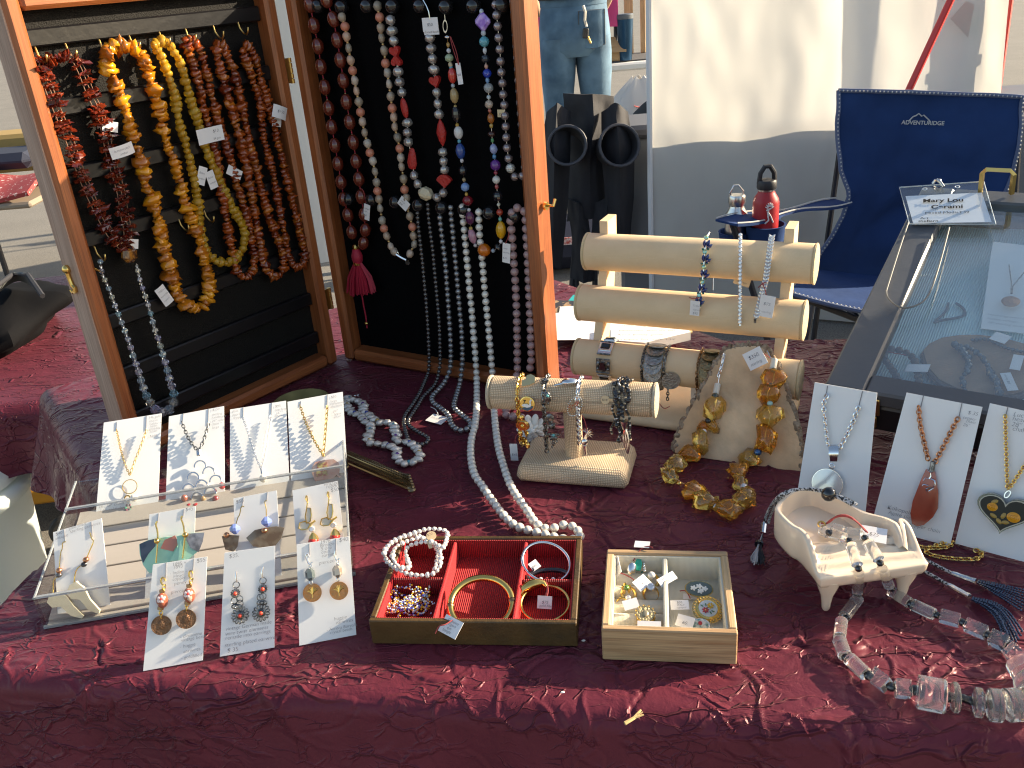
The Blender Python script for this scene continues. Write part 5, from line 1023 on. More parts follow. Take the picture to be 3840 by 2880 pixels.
part('chain', chain_mb(pb_(zG5, [(1773, 145), (1815, 270), (1870, 380), (1920, 460)], .0055), .0034, .0006), mGold, t, world=True); part('chain', chain_mb(pb_(zG5, [(1948, 150), (1938, 280), (1930, 380), (1922, 460)], .0055), .0034, .0006), mGold, t, world=True)
ele = [(1850, 545), (1870, 510), (1930, 495), (1990, 490), (2025, 515), (2030, 550), (2025, 590), (2042, 610), (2030, 625), (2010, 590), (1985, 620), (1960, 655), (1880, 660), (1862, 610), (1850, 580)]
ep = [pBack(*zG5(*p), .0025) for p in ele]; nv = len(ep)
part('elephant', MB().add(([*ep, *[p+pBack.n*.003 for p in ep]], [tuple(range(nv)), tuple(range(2*nv-1, nv-1, -1))]+[(i, i+nv, (i+1) % nv+nv, (i+1) % nv) for i in range(nv)])), mat('pink_enamel', (.62, .28, .2), .2, .3, coat=.5, mix=(.75, .5, .38), mixscale=70), t, world=True, smooth=False)
part('saddle', one(quadslab([pBack(*zG5(*p), .0062) for p in ((1875, 600), (1950, 590), (1945, 505), (1885, 515))], .001)), mat('saddle_enamel', (.35, .08, .08), .2, coat=.5, mix=(.5, .4, .15), mixscale=260), t, world=True, smooth=False)
scribble(t, pBack, zG5, tx, tu, [(1972, 92, '$50'), (1968, 120, 'large'), (1965, 137, 'cloisonne'), (1968, 155, 'elephant'), (1985, 185, '24"'), (1990, 203, 'brass'), (1992, 220, 'chain')], .0045); scribble(t, pBack, zG5, tx, tu, [(1745, 650, '29" brass')], .006)
# earring cards in the front tier
zT = zoom(0, 1600, .5425)
t, tx, tu = card('earring card with two carved bone claws on gold wires, far left of the tray', pMid, zz(zT, ((402, 1352), (762, 1238), (702, 633), (367, 730))), slots=[(zT(443, 708), zT(452, 800)), (zT(632, 655), zT(640, 760))])
mBone = mat('bone', (.66, .60, .44), .5, vscale=50, vamt=.15)
for cl in (((335, 1210), (350, 1165), (405, 1135), (470, 1165), (520, 1235), (588, 1302), (575, 1320), (500, 1302), (430, 1238), (370, 1245)), ((475, 1130), (490, 1090), (535, 1065), (590, 1110), (630, 1190), (698, 1265), (690, 1288), (620, 1262), (560, 1190), (500, 1185))):
    q = [pMid(*zT(*p), .005) for p in cl]; n_ = len(q); part('bone_claw', MB().add(([*q, *[p+pMid.n*.0045 for p in q]], [tuple(range(n_)), tuple(range(2*n_-1, n_-1, -1))]+[(i, i+n_, (i+1) % n_+n_, (i+1) % n_) for i in range(n_)])), mBone, t, world=True, angle=70)
pm = lambda zf, pts, o=.004: [pMid(*zf(*p), o) for p in pts]
for w_ in (((455, 795), (430, 800), (432, 840), (418, 870), (410, 980), (405, 1035), (370, 1055), (368, 1120), (368, 1160)), ((620, 730), (635, 780), (650, 790), (610, 880), (585, 950), (540, 970), (520, 1010), (515, 1060), (508, 1100))): part('ear_wire', one(tube(smoothp(pm(zT, w_), 1), .0006, 6)), mGold, t, world=True)
for x, y, m_ in ((408, 993, mCopper), (408, 1025, mHem), (594, 918, mCopper), (580, 952, mBlackBead)): part('bead', one(ell(.0034, .0034, .0028, 12, 8), tr(pMid(*zT(x, y), .005))), m_, t, world=True)
scribble(t, pMid, zT, tx, tu, [(385, 755, '$40'), (380, 785, 'antique'), (475, 715, 'gold filled'), (485, 737, 'sterling earwires')], .0048)
t, tx, tu = card('earring card with green, pink and navy ceramic fans', pMid, zz(zG5, ((762, 1445), (1080, 1400), (1093, 792), (795, 845))), slots=[(zG5(855, 838), zG5(850, 900)), (zG5(1020, 810), zG5(1012, 870))])
def flat(root, name, pl, zf, pts, m_, z0, z1, ang=40):
    q = [pl(*zf(*p), z0) for p in pts]; n_ = len(q); return part(name, MB().add(([*q, *[p+pl.n*(z1-z0) for p in q]], [tuple(range(n_)), tuple(range(2*n_-1, n_-1, -1))]+[(i, i+n_, (i+1) % n_+n_, (i+1) % n_) for i in range(n_)])), m_, root, world=True, smooth=False)
mMint = mat('mint_glaze', (.34, .66, .50), .35, coat=.2, vscale=40, vamt=.12); mNavyG = mat('navy_glaze', (.035, .045, .075), .2, coat=.6); mPinkG = mat('terracotta_glaze', (.55, .20, .14), .3, coat=.4); mMarble = mat('grey_marble_glaze', (.12, .13, .15), .15, coat=.8, mix=(.3, .31, .34), mixscale=90)
flat(t, 'ceramic_fan', pMid, zG5, [(735, 1035), (790, 1010), (900, 990), (960, 985), (985, 1030), (975, 1075), (935, 1150), (870, 1210), (800, 1222), (760, 1170), (738, 1100)], mMint, .003, .0062)
flat(t, 'navy_glaze', pMid, zG5, [(733, 1036), (790, 1012), (840, 1000), (835, 1050), (790, 1100), (755, 1160), (742, 1120)], mNavyG, .0062, .0068)
flat(t, 'pink_glaze', pMid, zG5, [(895, 1010), (962, 980), (985, 1030), (950, 1085), (868, 1065)], mPinkG, .0062, .0068)
flat(t, 'ceramic_fan', pMid, zG5, [(930, 1145), (985, 1050), (975, 985), (1060, 965), (1150, 962), (1140, 1020), (1110, 1085), (1050, 1135)], mMint, .0075, .0107)
flat(t, 'marbled_glaze', pMid, zG5, [(1045, 968), (1152, 962), (1142, 1020), (1115, 1090), (1060, 1060), (1035, 1010)], mMarble, .0107, .0113)
for x, y in ((1027, 978), (843, 1018)): part('bead', one(ell(.0031, .0031, .0031, 12, 8), tr(pMid(*zG5(x, y), .0125))), mGold, t, world=True)
for w_ in (((845, 890), (835, 910), (848, 950), (850, 1010)), ((1008, 855), (998, 870), (1015, 910), (1022, 970))): part('ear_wire', one(tube(smoothp(pm(zG5, w_, .009), 1), .0009, 6)), mGold, t, world=True)
for a, b in (((850, 1015), (838, 1160)), ((1025, 985), (1010, 1130))): part('drop_rod', one(seg(pMid(*zG5(*a), .012), pMid(*zG5(*b), .012), .0008, 6)), mGold, t, world=True)
scribble(t, pMid, zG5, tx, tu, [(1028, 825, '$45.')], .0056)
t, tx, tu = card('earring card with blue glass beads over brown ceramic fans', pMid, zz(zG5, ((1365, 1310), (1655, 1265), (1620, 690), (1340, 742))), slots=[(zG5(1405, 735), zG5(1395, 800)), (zG5(1560, 700), zG5(1555, 760))])
mTaupe = mat('taupe_glaze', (.20, .14, .095), .16, .35, coat=.7, mix=(.3, .24, .17), mixscale=110); mBlueG = mat('blue_glass_bead', (.25, .34, .72), .15, trans=.2, coat=.5)
flat(t, 'ceramic_fan', pMid, zG5, [(1425, 995), (1480, 945), (1545, 930), (1620, 920), (1672, 930), (1650, 1000), (1610, 1050), (1540, 1060), (1470, 1050)], mTaupe, .003, .0062)
flat(t, 'ceramic_fan', pMid, zG5, [(1268, 985), (1300, 975), (1380, 980), (1370, 1050), (1345, 1085), (1290, 1070)], mTaupe, .003, .0062)
for x, y in ((1555, 893), (1350, 940)): part('blue_bead', one(box(.0115, .0115, .009, .0042), frm(pMid(*zG5(x, y), .008), tx, tu)), mBlueG, t, world=True)
for x, y in ((1540, 950), (1295, 978)): part('bead', one(ell(.0034, .0034, .003, 10, 7), tr(pMid(*zG5(x, y), .008))), mCopper, t, world=True)
for w_ in (((1410, 795), (1390, 790), (1380, 850), (1370, 860), (1355, 910)), ((1555, 755), (1540, 760), (1552, 800), (1553, 860))): part('ear_wire', one(tube(smoothp(pm(zG5, w_), 1), .0006, 6)), mBrass, t, world=True)
scribble(t, pMid, zG5, tx, tu, [(1355, 775, '$50')], .0056)
t, tx, tu = card('earring card with gold butterflies, rhinestones and red drops', pMid, zz(zG5, ((1752, 1100), (2060, 1050), (2015, 628), (1722, 690))), slots=[])
mCreamE = mat('cream_enamel', (.70, .64, .50), .25, coat=.5); mRhine = mat('rhinestone', (.8, .8, .82), .04, .3, trans=.3, coat=1); mRedD = mat('red_drop', (.6, .03, .02), .1, coat=.6)
for ox, oy in ((0, 0), (140, -25)):
    for wi in ([(1815, 800), (1840, 805), (1845, 850), (1838, 890), (1815, 905), (1805, 860)], [(1800, 890), (1838, 905), (1820, 940), (1780, 945), (1762, 935), (1770, 900)]):
        w2 = [(x+ox, y+oy) for x, y in wi]; flat(t, 'wing', pMid, zG5, w2, mCreamE, .003, .0045)
        part('wing_outline', one(tube([pMid(*zG5(*p), .0046) for p in w2], .0007, 5, closed=True)), mGold, t, world=True)
    part('ear_wire', one(tube(smoothp(pm(zG5, [(1822+ox, 770+oy), (1805+ox, 740+oy), (1815+ox, 715+oy), (1820+ox, 760+oy), (1815+ox, 800+oy)]), 1), .0007, 6)), mGold, t, world=True)
    part('body', one(tube(pm(zG5, [(1870+ox, 885+oy), (1845+ox, 905+oy), (1832+ox, 925+oy), (1838+ox, 945+oy)], .005), .0012, 6)), mGold, t, world=True)
    part('rhinestone', one(lathe([(.002, .0), (.0038, .001), (.0026, .0026)], 8), along(pMid(*zG5(1848+ox, 938+oy), .004), pMid.n)), mRhine, t, world=True, smooth=False)
    part('red_drop', one(ell(.006, .005, .0065, 14, 10), frm(pMid(*zG5(1858+ox, 1018+oy), .007), tx, tu)), mRedD, t, world=True)
    part('drop_cap', MB().add(lathe([(.006, -.004), (.0045, .0), (.0012, .004)], 8), frm(pMid(*zG5(1857+ox, 985+oy), .007), tx, pMid.n)@RX(PI)), mGold, t, world=True)
scribble(t, pMid, zG5, tx, tu, [(1925, 662, 'vintage'), (1940, 678, 'reborn'), (1970, 700, '$50.')], .0058)
# three cards leaning against the front
def front_card(label, quad, lines, slots=()):
    a, b = T(*zK3(*quad[0])), T(*zK3(*quad[1])); ub = unit(b-a); wb = np.array([-ub[1], ub[0], 0]); q_ = math.radians(24); pl = Plane(a+np.array([0, 0, .0012]), -wb*math.cos(q_)+np.array([0, 0, math.sin(q_)]))
    t, tx, tu = card(label, pl, zz(zK3, quad), group='earring cards leaning on the front of the tray', slots=[(zK3(*s[0]), zK3(*s[1])) for s in slots])
    for x, y, s, sz in lines: write(s, sz, mPencil, t, frm(pl(*zK3(x, y), .0007), tx, tu), world=True)
    return t, pl, tx, tu
t, pl, tx, tu = front_card('earring card with cloisonne beads and old copper pennies', ((90, 1270), (640, 1170), (680, 215), (180, 290)), [(583, 272, '$55.', .0056), (358, 305, '1895 +', .0048), (365, 330, '1893', .0048), (335, 385, '- Indian -', .0046), (368, 412, 'Head', .0046), (360, 440, 'copper', .0046), (375, 480, 'penny', .005), (345, 560, 'pierced', .005), (430, 970, '- cloisonne', .0048), (440, 1000, 'vintage beads', .0046), (430, 1060, '- huggie', .0048), (460, 1105, 'earwires', .0048), (440, 1165, '- goldfilled', .0048)], slots=[((303, 270), (298, 440)), ((558, 235), (545, 400))])
mPenny = mat('penny', (.21, .115, .065), .42, .8, bump=.9, bscale=330, vscale=120, vamt=.3); mClois = mat('cloisonne', (.34, .09, .05), .2, coat=.7, mix=(.6, .45, .35), mixscale=160, mixpos=(.58, .62))
coinm = lambda R_, th: lathe([(R_*.97, 0), (R_, th*.2), (R_, th), (R_*.93, th), (R_*.92, th*.75), (.0003, th*.75)], 32)
for x, y in ((260, 845), (487, 788)): part('penny', MB().add(coinm(.0096, .0013), along(pl(*zK3(x, y), .0035), pl.n+tx*.12)).add(ell(.0035, .0045, .0006, 12, 6), along(pl(*zK3(x, y), .0047), pl.n+tx*.12)), mPenny, t, world=True, angle=30)
for x, y in ((267, 618), (515, 570)):
    o = part('cloisonne_bead', one(ell(.0058, .0058, .0078, 16, 12), frm(pl(*zK3(x, y), .006), tx, pl.n)@RX(0)), mClois, t, world=True)
    fl = MB()
    for k in range(5): a = k*2*PI/5; fl.add(ell(.0019, .0019, .0008, 8, 5), along(pl(*zK3(x-15, y-10), .0112)+tx*.0022*math.cos(a)+tu*.0022*math.sin(a), pl.n))
    part('flower_enamel', fl, mat('pink_white_enamel', (.75, .6, .58), .3), t, world=True); part('flower_eye', one(ell(.0012, .0012, .0012, 8, 6), tr(pl(*zK3(x-15, y-10), .0122))), mRedD, t, world=True)
    part('bead_cap', MB().add(cyl(.0026, .0028, 10), along(pl(*zK3(x-3, y-73), .005), tu)).add(cyl(.003, .0034, 10), along(pl(*zK3(x-15, y+85), .005), tu)), mBronze, t, world=True)
for pts in ([(300, 475), (270, 480), (252, 440), (262, 405), (290, 415), (297, 440)], [(555, 420), (530, 420), (512, 390), (515, 350), (540, 345), (548, 370)]): part('ear_wire', one(tube(smoothp([pl(*zK3(*p), .004) for p in pts], 1), .0009, 6)), mGold, t, world=True)
for a, b in (((250, 700), (258, 765)), ((495, 660), (485, 715)), ((280, 500), (275, 545)), ((530, 440), (525, 490))): part('link', chain_mb([pl(*zK3(*a), .005), pl(*zK3(*b), .005)], .0035, .0006), mGold, t, world=True)
t, pl, tx, tu = front_card('earring card with dark wire flowers and red bead centres', ((797, 1137), (1300, 1052), (1305, 115), (840, 180)), [(882, 230, '$35.', .0056), (850, 900, 'vintage German made', .0051), (847, 945, 'wire twist elements', .0053), (847, 985, 'remade into earrings', .0053), (842, 1050, 'sterling plated earwires', .0055), (865, 1100, '$ 35.', .006)])
mCoralB = mat('coral_red', (.62, .06, .03), .3, coat=.4)
for cx, cy, R_, nl in ((985, 755, .0072, 14), (1178, 732, .0072, 14), (940, 552, .0036, 12), (1193, 512, .0036, 12)):
    wf = MB(); c = pl(*zK3(cx, cy), .0035)
    for k in range(nl):
        a = 2*PI*k/nl+.2; d = tx*math.cos(a)+tu*math.sin(a); wf.add(torus(R_*.24, .00055, 10, 5, 1.5, .8), frm(c+d*R_*.86, d, np.cross(pl.n, d))); wf.add(seg(c+d*R_*.3, c+d*R_*.66, .0005, 5))
    wf.add(torus(R_*.55, .0008, 18, 5), along(c, pl.n)).add(torus(R_*.35, .0008, 14, 5), along(c+pl.n*.0006, pl.n)); part('wire_flower', wf, mOxid, t, world=True)
    part('bead', one(ell(.0021 if R_ > .004 else .0019,)*1 if False else ell(.0022, .0022, .002, 12, 8), tr(c+pl.n*.002)), mCoralB, t, world=True)
for a, b in (((950, 350), (955, 450)), ((1195, 310), (1190, 410))): part('ear_wire', one(tube([pl(*zK3(*a), .004), pl(*zK3((a[0]+b[0])/2-8, (a[1]+b[1])/2), .005), pl(*zK3(*b), .004)], .0008, 6)), mSilver, t, world=True)
for x, y in ((948, 475), (1195, 435), (930, 620), (980, 605), (982, 645), (1170, 590), (1195, 580)): part('ring', one(torus(.0032, .0005, 14, 5), along(pl(*zK3(x, y), .003), pl.n)), mOxid, t, world=True)
for x, y in ((955, 675), (1185, 640)): part('wire_bow', MB().add(torus(.003, .0007, 12, 5, 1.2, .7), along(pl(*zK3(x-14, y), .0035), pl.n)).add(torus(.003, .0007, 12, 5, 1.2, .7), along(pl(*zK3(x+14, y), .0035), pl.n)), mOxid, t, world=True)
t, pl, tx, tu = front_card('earring card with bright bronze coins under smoky crystals', ((1530, 1035), (2055, 935), (1990, 28), (1505, 105)), [(1895, 82, '$40.', .006), (1722, 100, '1978', .0052), (1720, 130, 'Bronze', .005), (1728, 160, '5 ore', .005), (1732, 190, 'coin.', .005), (1735, 222, 'earrings', .0048), (1710, 290, 'pierced', .0052), (1848, 805, 'huggie', .0052), (1865, 840, 'earwires', .005), (1780, 905, '- Aurora Borealis', .0044), (1810, 930, 'crystal beads', .0044)], slots=[((1622, 95), (1625, 220)), ((1868, 50), (1866, 190))])
mCoinB = mat('bright_bronze_coin', (.55, .25, .10), .3, .95, bump=.6, bscale=260)
for x, y in ((1650, 545), (1895, 527)):
    part('coin', MB().add(coinm(.0093, .0013), along(pl(*zK3(x, y), .0035), pl.n)), mCoinB, t, world=True, angle=30)
    br = MB(); c = pl(*zK3(x, y), .0047)
    for k in range(9): a = .3+k*.3; d = tx*math.cos(a)+tu*math.sin(a); br.add(tube([c-tu*.002, c+d*.002, c+d*.0058], [.0007, .0006, .0003], 5))
    br.add(tube([c-tu*.002, c-tu*.0055], .0006, 5)); part('coin_relief', br, mGold, t, world=True)
for x, y, m_ in ((1628, 378, mat('smoky_crystal', (.18, .22, .22), .05, trans=.5, coat=.8)), (1880, 350, mat('champagne_crystal', (.45, .38, .3), .06, .5, coat=.8))): part('crystal_bead', one(lathe([(.0022, -.0062), (.0048, -.003), (.0048, .003), (.0022, .0062)], 6), frm(pl(*zK3(x, y), .005), tx, pl.n)@RX(0)), m_, t, world=True, smooth=False)
for pts in ([(1650, 265), (1620, 290), (1600, 240), (1590, 200), (1605, 180), (1620, 215)], [(1900, 230), (1875, 260), (1855, 210), (1862, 160)]): part('ear_wire', one(tube(smoothp([pl(*zK3(*p), .004) for p in pts], 1), .0008, 6)), mSilver, t, world=True)
for a, b in (((1630, 300), (1628, 335)), ((1632, 425), (1640, 465)), ((1885, 270), (1882, 310)), ((1882, 395), (1888, 445))): part('link', chain_mb([pl(*zK3(*a), .005), pl(*zK3(*b), .005)], .003, .0006), mSilver, t, world=True)

# ------------------------------------------------------------------ burlap bracelet T-bar
mBurlap = weave('burlap', (.30, .20, .12), (.78, .61, .42), 140, .9, .8); mLinen = weave('linen', (.60, .43, .25), (.82, .62, .40), 300, .85, .2); mLinenIn = weave('linen_liner', (.58, .53, .42), (.74, .69, .57), 260, .9, .5)
def barmesh(p, q, r, m, n=36, b=.002):
    p, q = np.array(p), np.array(q); L_ = np.linalg.norm(q-p); prof = [(r-b, 0), (r, b), (r, L_*.5), (r, L_-b), (r-b, L_)]
    v, f = lathe(prof, n); mx = np.array(along(p, q-p)); me = MB().add((v, f)).mesh('bar', m, True, 40)
    uvmesh(me, lambda c, nn: (math.atan2(c.y, c.x)*r if abs(nn.z) < .5 else c.x, c.z if abs(nn.z) < .5 else c.y))
    me.transform(Matrix(mx.tolist())); return me
def bmesh_box(w_, d_, h_, m, b=.006, taper=0.):
    v, f = box(w_, d_, h_, b); v = np.array(v); k = 1-taper*(v[:, 2:3]/h_+.5); v[:, :2] *= k
    return uvmesh(MB().add((v, f)).mesh('base', m, True, 45), boxuv)
tbL, tbR = T(1850, 1470, .11), T(2450, 1500, .11); tbe = unit(tbR-tbL); tba = math.atan2(tbe[1], tbe[0]); tbc = (tbL+tbR)/2; tbf = np.array([tbe[1], -tbe[0], 0])
tbR_ = .0212
tbar = thing('bracelet_stand', 'burlap covered T-bar bracelet stand in the middle of the cloth', 'bracelet stand', (tbc[0]+.002, tbc[1]+.0, 0), tba)
part('bar', barmesh(tbL, tbR, tbR_, mBurlap), None, tbar, world=True)
for s in (0, 1): part('end_cap', one(lathe([(tbR_-.001, 0), (tbR_+.0008, .0015), (tbR_+.0008, .004), (tbR_-.003, .0052), (.001, .0055)], 36), along(tbR if s else tbL, tbe if s else -tbe)), mat('burlap_edge', (.5, .42, .3), .9, bump=.8, bscale=500), tbar, world=True)
part('post', barmesh((tbc[0], tbc[1], .024), (tbc[0], tbc[1], .10), .0115, mBurlap, 28), None, tbar, world=True)
part('base', bmesh_box(.148, .088, .026, mBurlap, .007, .08), None, tbar, mx=TR(0, .004, .0136))
def onbar(L, e, f, r, s, th, out=0.):            # point on a horizontal bar: distance along, angle from straight ahead up, lift
    return L+e*s+(f*math.cos(th)+np.array([0, 0, 1])*math.sin(th))*(r+out)
def s_at(L, R, x, zf=None):                      # distance along bar under picture column
    lo, hi = 0, float(np.linalg.norm(R-L)); e = unit(R-L)
    for _ in range(30):
        m_ = (lo+hi)/2; p = L+e*m_-_O; d = p@_F; px_ = 1920+CF*(p@_R)/d
        if px_ < x: lo = m_
        else: hi = m_
    return m_
def drape(L, e, f, r, s, out, hang, th0=2.0, n=14, lean=0.):
    pts = [onbar(L, e, f, r, s, th0+(0-th0)*k/n, out) for k in range(n+1)]; b = pts[-1]
    return pts+[b+np.array([0, 0, -hang*k/6])+e*lean*k/6 for k in range(1, 7)]
B_ = (tbL, tbe, tbf, tbR_)
# gold charm bracelet with swan
def kpt(x, y, o=.0): return Plane(tbc+tbf*(tbR_+.004), tbf)(*zK1(x, y), o)
s = s_at(tbL, tbR, zK1(370, 0)[0]); bc = thing('charm_bracelet', 'gold charm bracelet with an enamel swan medallion, leftmost on the burlap bar', 'bracelet', tuple(tbL+tbe*s), group='bracelets on the burlap bar')
part('chain', chain_mb(drape(*B_, s, .003, .062), .0046, .0010, .75, 0), mGold, bc, world=True)
pm_ = kpt(435, 455, .003); part('swan_medallion', one(lathe([(.0088, 0), (.0096, .0006), (.0096, .0018), (.0085, .002), (.0084, .0012), (.0002, .0012)], 36), along(pm_, tbf+np.array([0, 0, .2]))), mGold, bc, world=True)
fsw = frm(pm_+tbf*.0022+np.array([0, 0, .0002]), tbe, UP)@RX(-.2)@SC(.7)
swan = [(-.010, -.002), (-.006, .0005), (.0, .001), (.003, -.001), (.005, .002), (.0045, .006), (.0065, .0095), (.009, .008), (.0085, .006), (.0075, .0065), (.0072, .004), (.008, .0), (.0065, -.0045), (.0, -.006), (-.007, -.0045)]
part('swan', one(prism(swan, 0, .0008), fsw), mWhite, bc, world=True, smooth=False)
part('water_enamel', one(prism([(.0118*math.cos(a), .0118*math.sin(a)) for a in np.linspace(-2.5, -.25, 14)], -.0004, .0003), fsw), mat('teal_enamel', (.01, .07, .13), .2, coat=.6), bc, world=True, smooth=False); write('7', .0085, mBlackBead, bc, fsw@TR(-.0075, .001, .0008), bold=.0002, shear=.1, world=True)
part('state_charm', one(prism([(-.008, -.009), (.004, -.006), (.012, -.001), (.011, .009), (.004, .012), (-.002, .010), (-.004, .003), (-.009, .001)], 0, .001), frm(onbar(*B_, s+.011, 1.15, .003), tbe, (0, .6, .6))@SC(.8)), mat('cream_gold', (.72, .58, .30), .3, .8), bc, world=True, smooth=False)
for x, y, r_, k in ((375, 730, .0075, 0), (360, 640, .005, 1), (400, 930, .006, 2), (440, 990, .0045, 1), (365, 960, .005, 2), (420, 830, .005, 2), (345, 840, .0045, 1)):
    if k == 0: ch_ = MB().add(torus(r_, .0018, 20, 6, 1, .8), along(kpt(x, y, .004), tbf)).add(torus(r_*.62, .002, 16, 6), along(kpt(x, y, .006), tbf)).add(ell(r_*.4, r_*.4, .004, 10, 8), along(kpt(x, y, .006), tbf))
    elif k == 1: ch_ = MB().add(ell(r_*.7, r_*.5, r_, 10, 8), tr(kpt(x, y, .004)))
    else: ch_ = MB().add(prism([(a*r_, b*r_) for a, b in heart], -.001, .001), frm(kpt(x, y, .003), tbe*.6+tbf*.7, UP))
    part('charm', ch_, mGold, bc, world=True)
# oxidised silver charms with turquoise
s = s_at(tbL, tbR, zK1(700, 0)[0]); bc = thing('charm_bracelet', 'dark oxidised silver charm bracelet with turquoise dots, second on the burlap bar', 'bracelet', tuple(tbL+tbe*s), group='bracelets on the burlap bar')
part('chain', chain_mb(drape(*B_, s, .003, .07), .0048, .0011, .8, 0), mOxid, bc, world=True)
for x, y, a, b in ((690, 380, .006, .010), (720, 640, .007, .008), (745, 740, .006, .006), (765, 850, .012, .002), (775, 890, .006, .005), (690, 160, .006, .004), (770, 960, .003, .005)):
    q = kpt(x, y, .004) if y > 200 else onbar(*B_, s, 1.2, .005); rnd = random.Random(x); cm = MB().add(ell(a*.8, .003, b*.8, 10, 8), frm(q, tbe, tbf))
    for k in range(6): cm.add(ell(.0016, .0016, .0016, 6, 5), tr(q+tbe*rnd.uniform(-a, a)*.8+np.array([0, 0, rnd.uniform(-b, b)*.8])+tbf*.002))
    part('charm', cm, mOxid, bc, world=True)
for x, y in ((690, 358), (770, 858)): part('turquoise', one(ell(.0018, .0014, .0018, 10, 7), tr(kpt(x, y, .008))), mat('turquoise', (.12, .45, .45), .35), bc, world=True)
# bright silver chain with script charm and palm tree
s = s_at(tbL, tbR, zK1(1125, 0)[0]); bc = thing('charm_bracelet', 'bright silver curb chain bracelet with script oval and palm tree charms', 'bracelet', tuple(tbL+tbe*s), group='bracelets on the burlap bar')
part('chain', chain_mb(drape(*B_, s, .003, .055), .0042, .0013, .85, 0), mSilver, bc, world=True)
q = kpt(1040, 490, .003); ov = MB()
for k in range(26): a = 2*PI*k/26; ov.add(ell(.0011, .0011, .0011, 6, 5), tr(q+tbe*(.0085*math.cos(a)+.004*math.sin(a))+np.array([0, 0, .0135*math.sin(a)])))
part('script_charm', ov, mSilver, bc, world=True); write('Seek', .0085, mSilver, bc, frm(q-tbe*.0065+np.array([0, 0, -.006]), tbe*.8+np.array([0, 0, .6]), UP), bold=.0003, shear=.3, world=True)
part('bird_charm', MB().add(ell(.011, .004, .006, 12, 8), frm(onbar(*B_, s-.012, 1.2, .005), tbe, UP)@RY(.35)).add(tube([onbar(*B_, s-.02, 1.1, .004), onbar(*B_, s-.031, .95, .004)], [.002, .0008], 6)), mSilver, bc, world=True)
c = kpt(1195, 830, .004); pmb = MB().add(tube([kpt(1170, 900, .003), c], [.0022, .0014], 6))
for k in range(8): a = -1.2+k*.52; d = tbe*math.cos(a)+np.array([0, 0, 1])*math.sin(a); pmb.add(tube([c, c+d*.005, c+d*.009+np.array([0, 0, -.0015])], [.0008, .0014, .0003], 5, flat=.4))
part('palm_charm', pmb, mSilver, bc, world=True); part('dangle', MB().add(ell(.0045, .003, .005, 10, 8), tr(kpt(1165, 945, .004))).add(tube([kpt(1170, 985, .004), kpt(1185, 1110, .003)], [.0024, .001], 6)), mSilver, bc, world=True); string(bc, [kpt(1130, 600, .005), kpt(1165, 660, .007), kpt(1200, 800, .006), kpt(1150, 880, .006)])
# black bead strands
s = s_at(tbL, tbR, zK1(1665, 0)[0]); bc = thing('bead_bracelet', 'multi-strand black bead bracelet with silver clasp and $18 tag, rightmost on the burlap bar', 'bracelet', tuple(tbL+tbe*s), group='bracelets on the burlap bar')
bb = ball(mBlackBead, 1, 10, 8); bd = one(lathe([(.8, -.45), (1, -.2), (1, .2), (.8, .45)], 10)).mesh('bead', mBlackBead); bw = one(lathe([(.8, -.45), (1, -.2), (1, .2), (.8, .45)], 10)).mesh('bead', mat('bone_disc', (.5, .4, .27), .5)); bs = one(lathe([(.8, -.45), (1, -.2), (1, .2), (.8, .45)], 10)).mesh('bead', mSilver)
rnd = random.Random(3)
for k in range(5):
    off = -.008+.004*k; base = drape(*B_, s+off, .003+.002*(k % 2), .038+.006*(k % 3), 2.0, lean=rnd.uniform(-.006, .006)); P = resample(smoothp(base, 1), .0023); t_ = tangents(P)
    for i, (p, t0) in enumerate(zip(P, t_)):
        w_ = math.sin(i*.5+k*1.7)*.0022; p = p+tbe*w_; z = rnd.random()
        if z < .2: put_bead(bc, bb, p, t0, rnd.choice([.0019, .0023, .0034]))
        else: put_bead(bc, bd if z < .75 else (bw if z < .88 else bs), p, t0, (.0016, .0016, .002))
loop = [kpt(1735, 650, .0), kpt(1750, 800, .004), kpt(1700, 880, .004), kpt(1620, 850, .003), kpt(1590, 740, .002), kpt(1600, 640, 0)]
P = resample(smoothp(loop, 2), .0026); t_ = tangents(P)
for i, (p, t0) in enumerate(zip(P, t_)): put_bead(bc, (bd, bw, bd, bs, bb)[i % 5], p, t0, (.0016, .0016, .0021))
cl_ = MB().add(lathe([(.0018, -.006), (.0045, .002), (.005, .006)], 10), tr(kpt(1670, 730, .006)))
for k in (-1, 0, 1): cl_.add(tube(smoothp([kpt(1680, 770, .005), kpt(1690+k*35, 870, .006), kpt(1705+k*30, 1000, .006), kpt(1715, 1090, .005)], 2), .0011, 6))
part('silver_clasp', cl_, mSilver, bc, world=True)
mCreamTag = mat('cream_price_tag', (.66, .48, .28), .7); q = onbar(*B_, s_at(tbL, tbR, zK1(1470, 0)[0]), .35, .0015)
tg = part('price_tag', MB().add(lathe([(.0054, 0), (.0054, .0005)], 24), along(q, tbf+np.array([0, 0, .36]))).add(box(.010, .004, .0006), frm(q+tbe*.009, tbe, UP)), mCreamTag, bc, world=True); write('$18', .0042, mInk, bc, frm(q+tbf*.0014-tbe*.004+np.array([0, 0, -.001]), tbe, (0, 0, 1)), world=True)
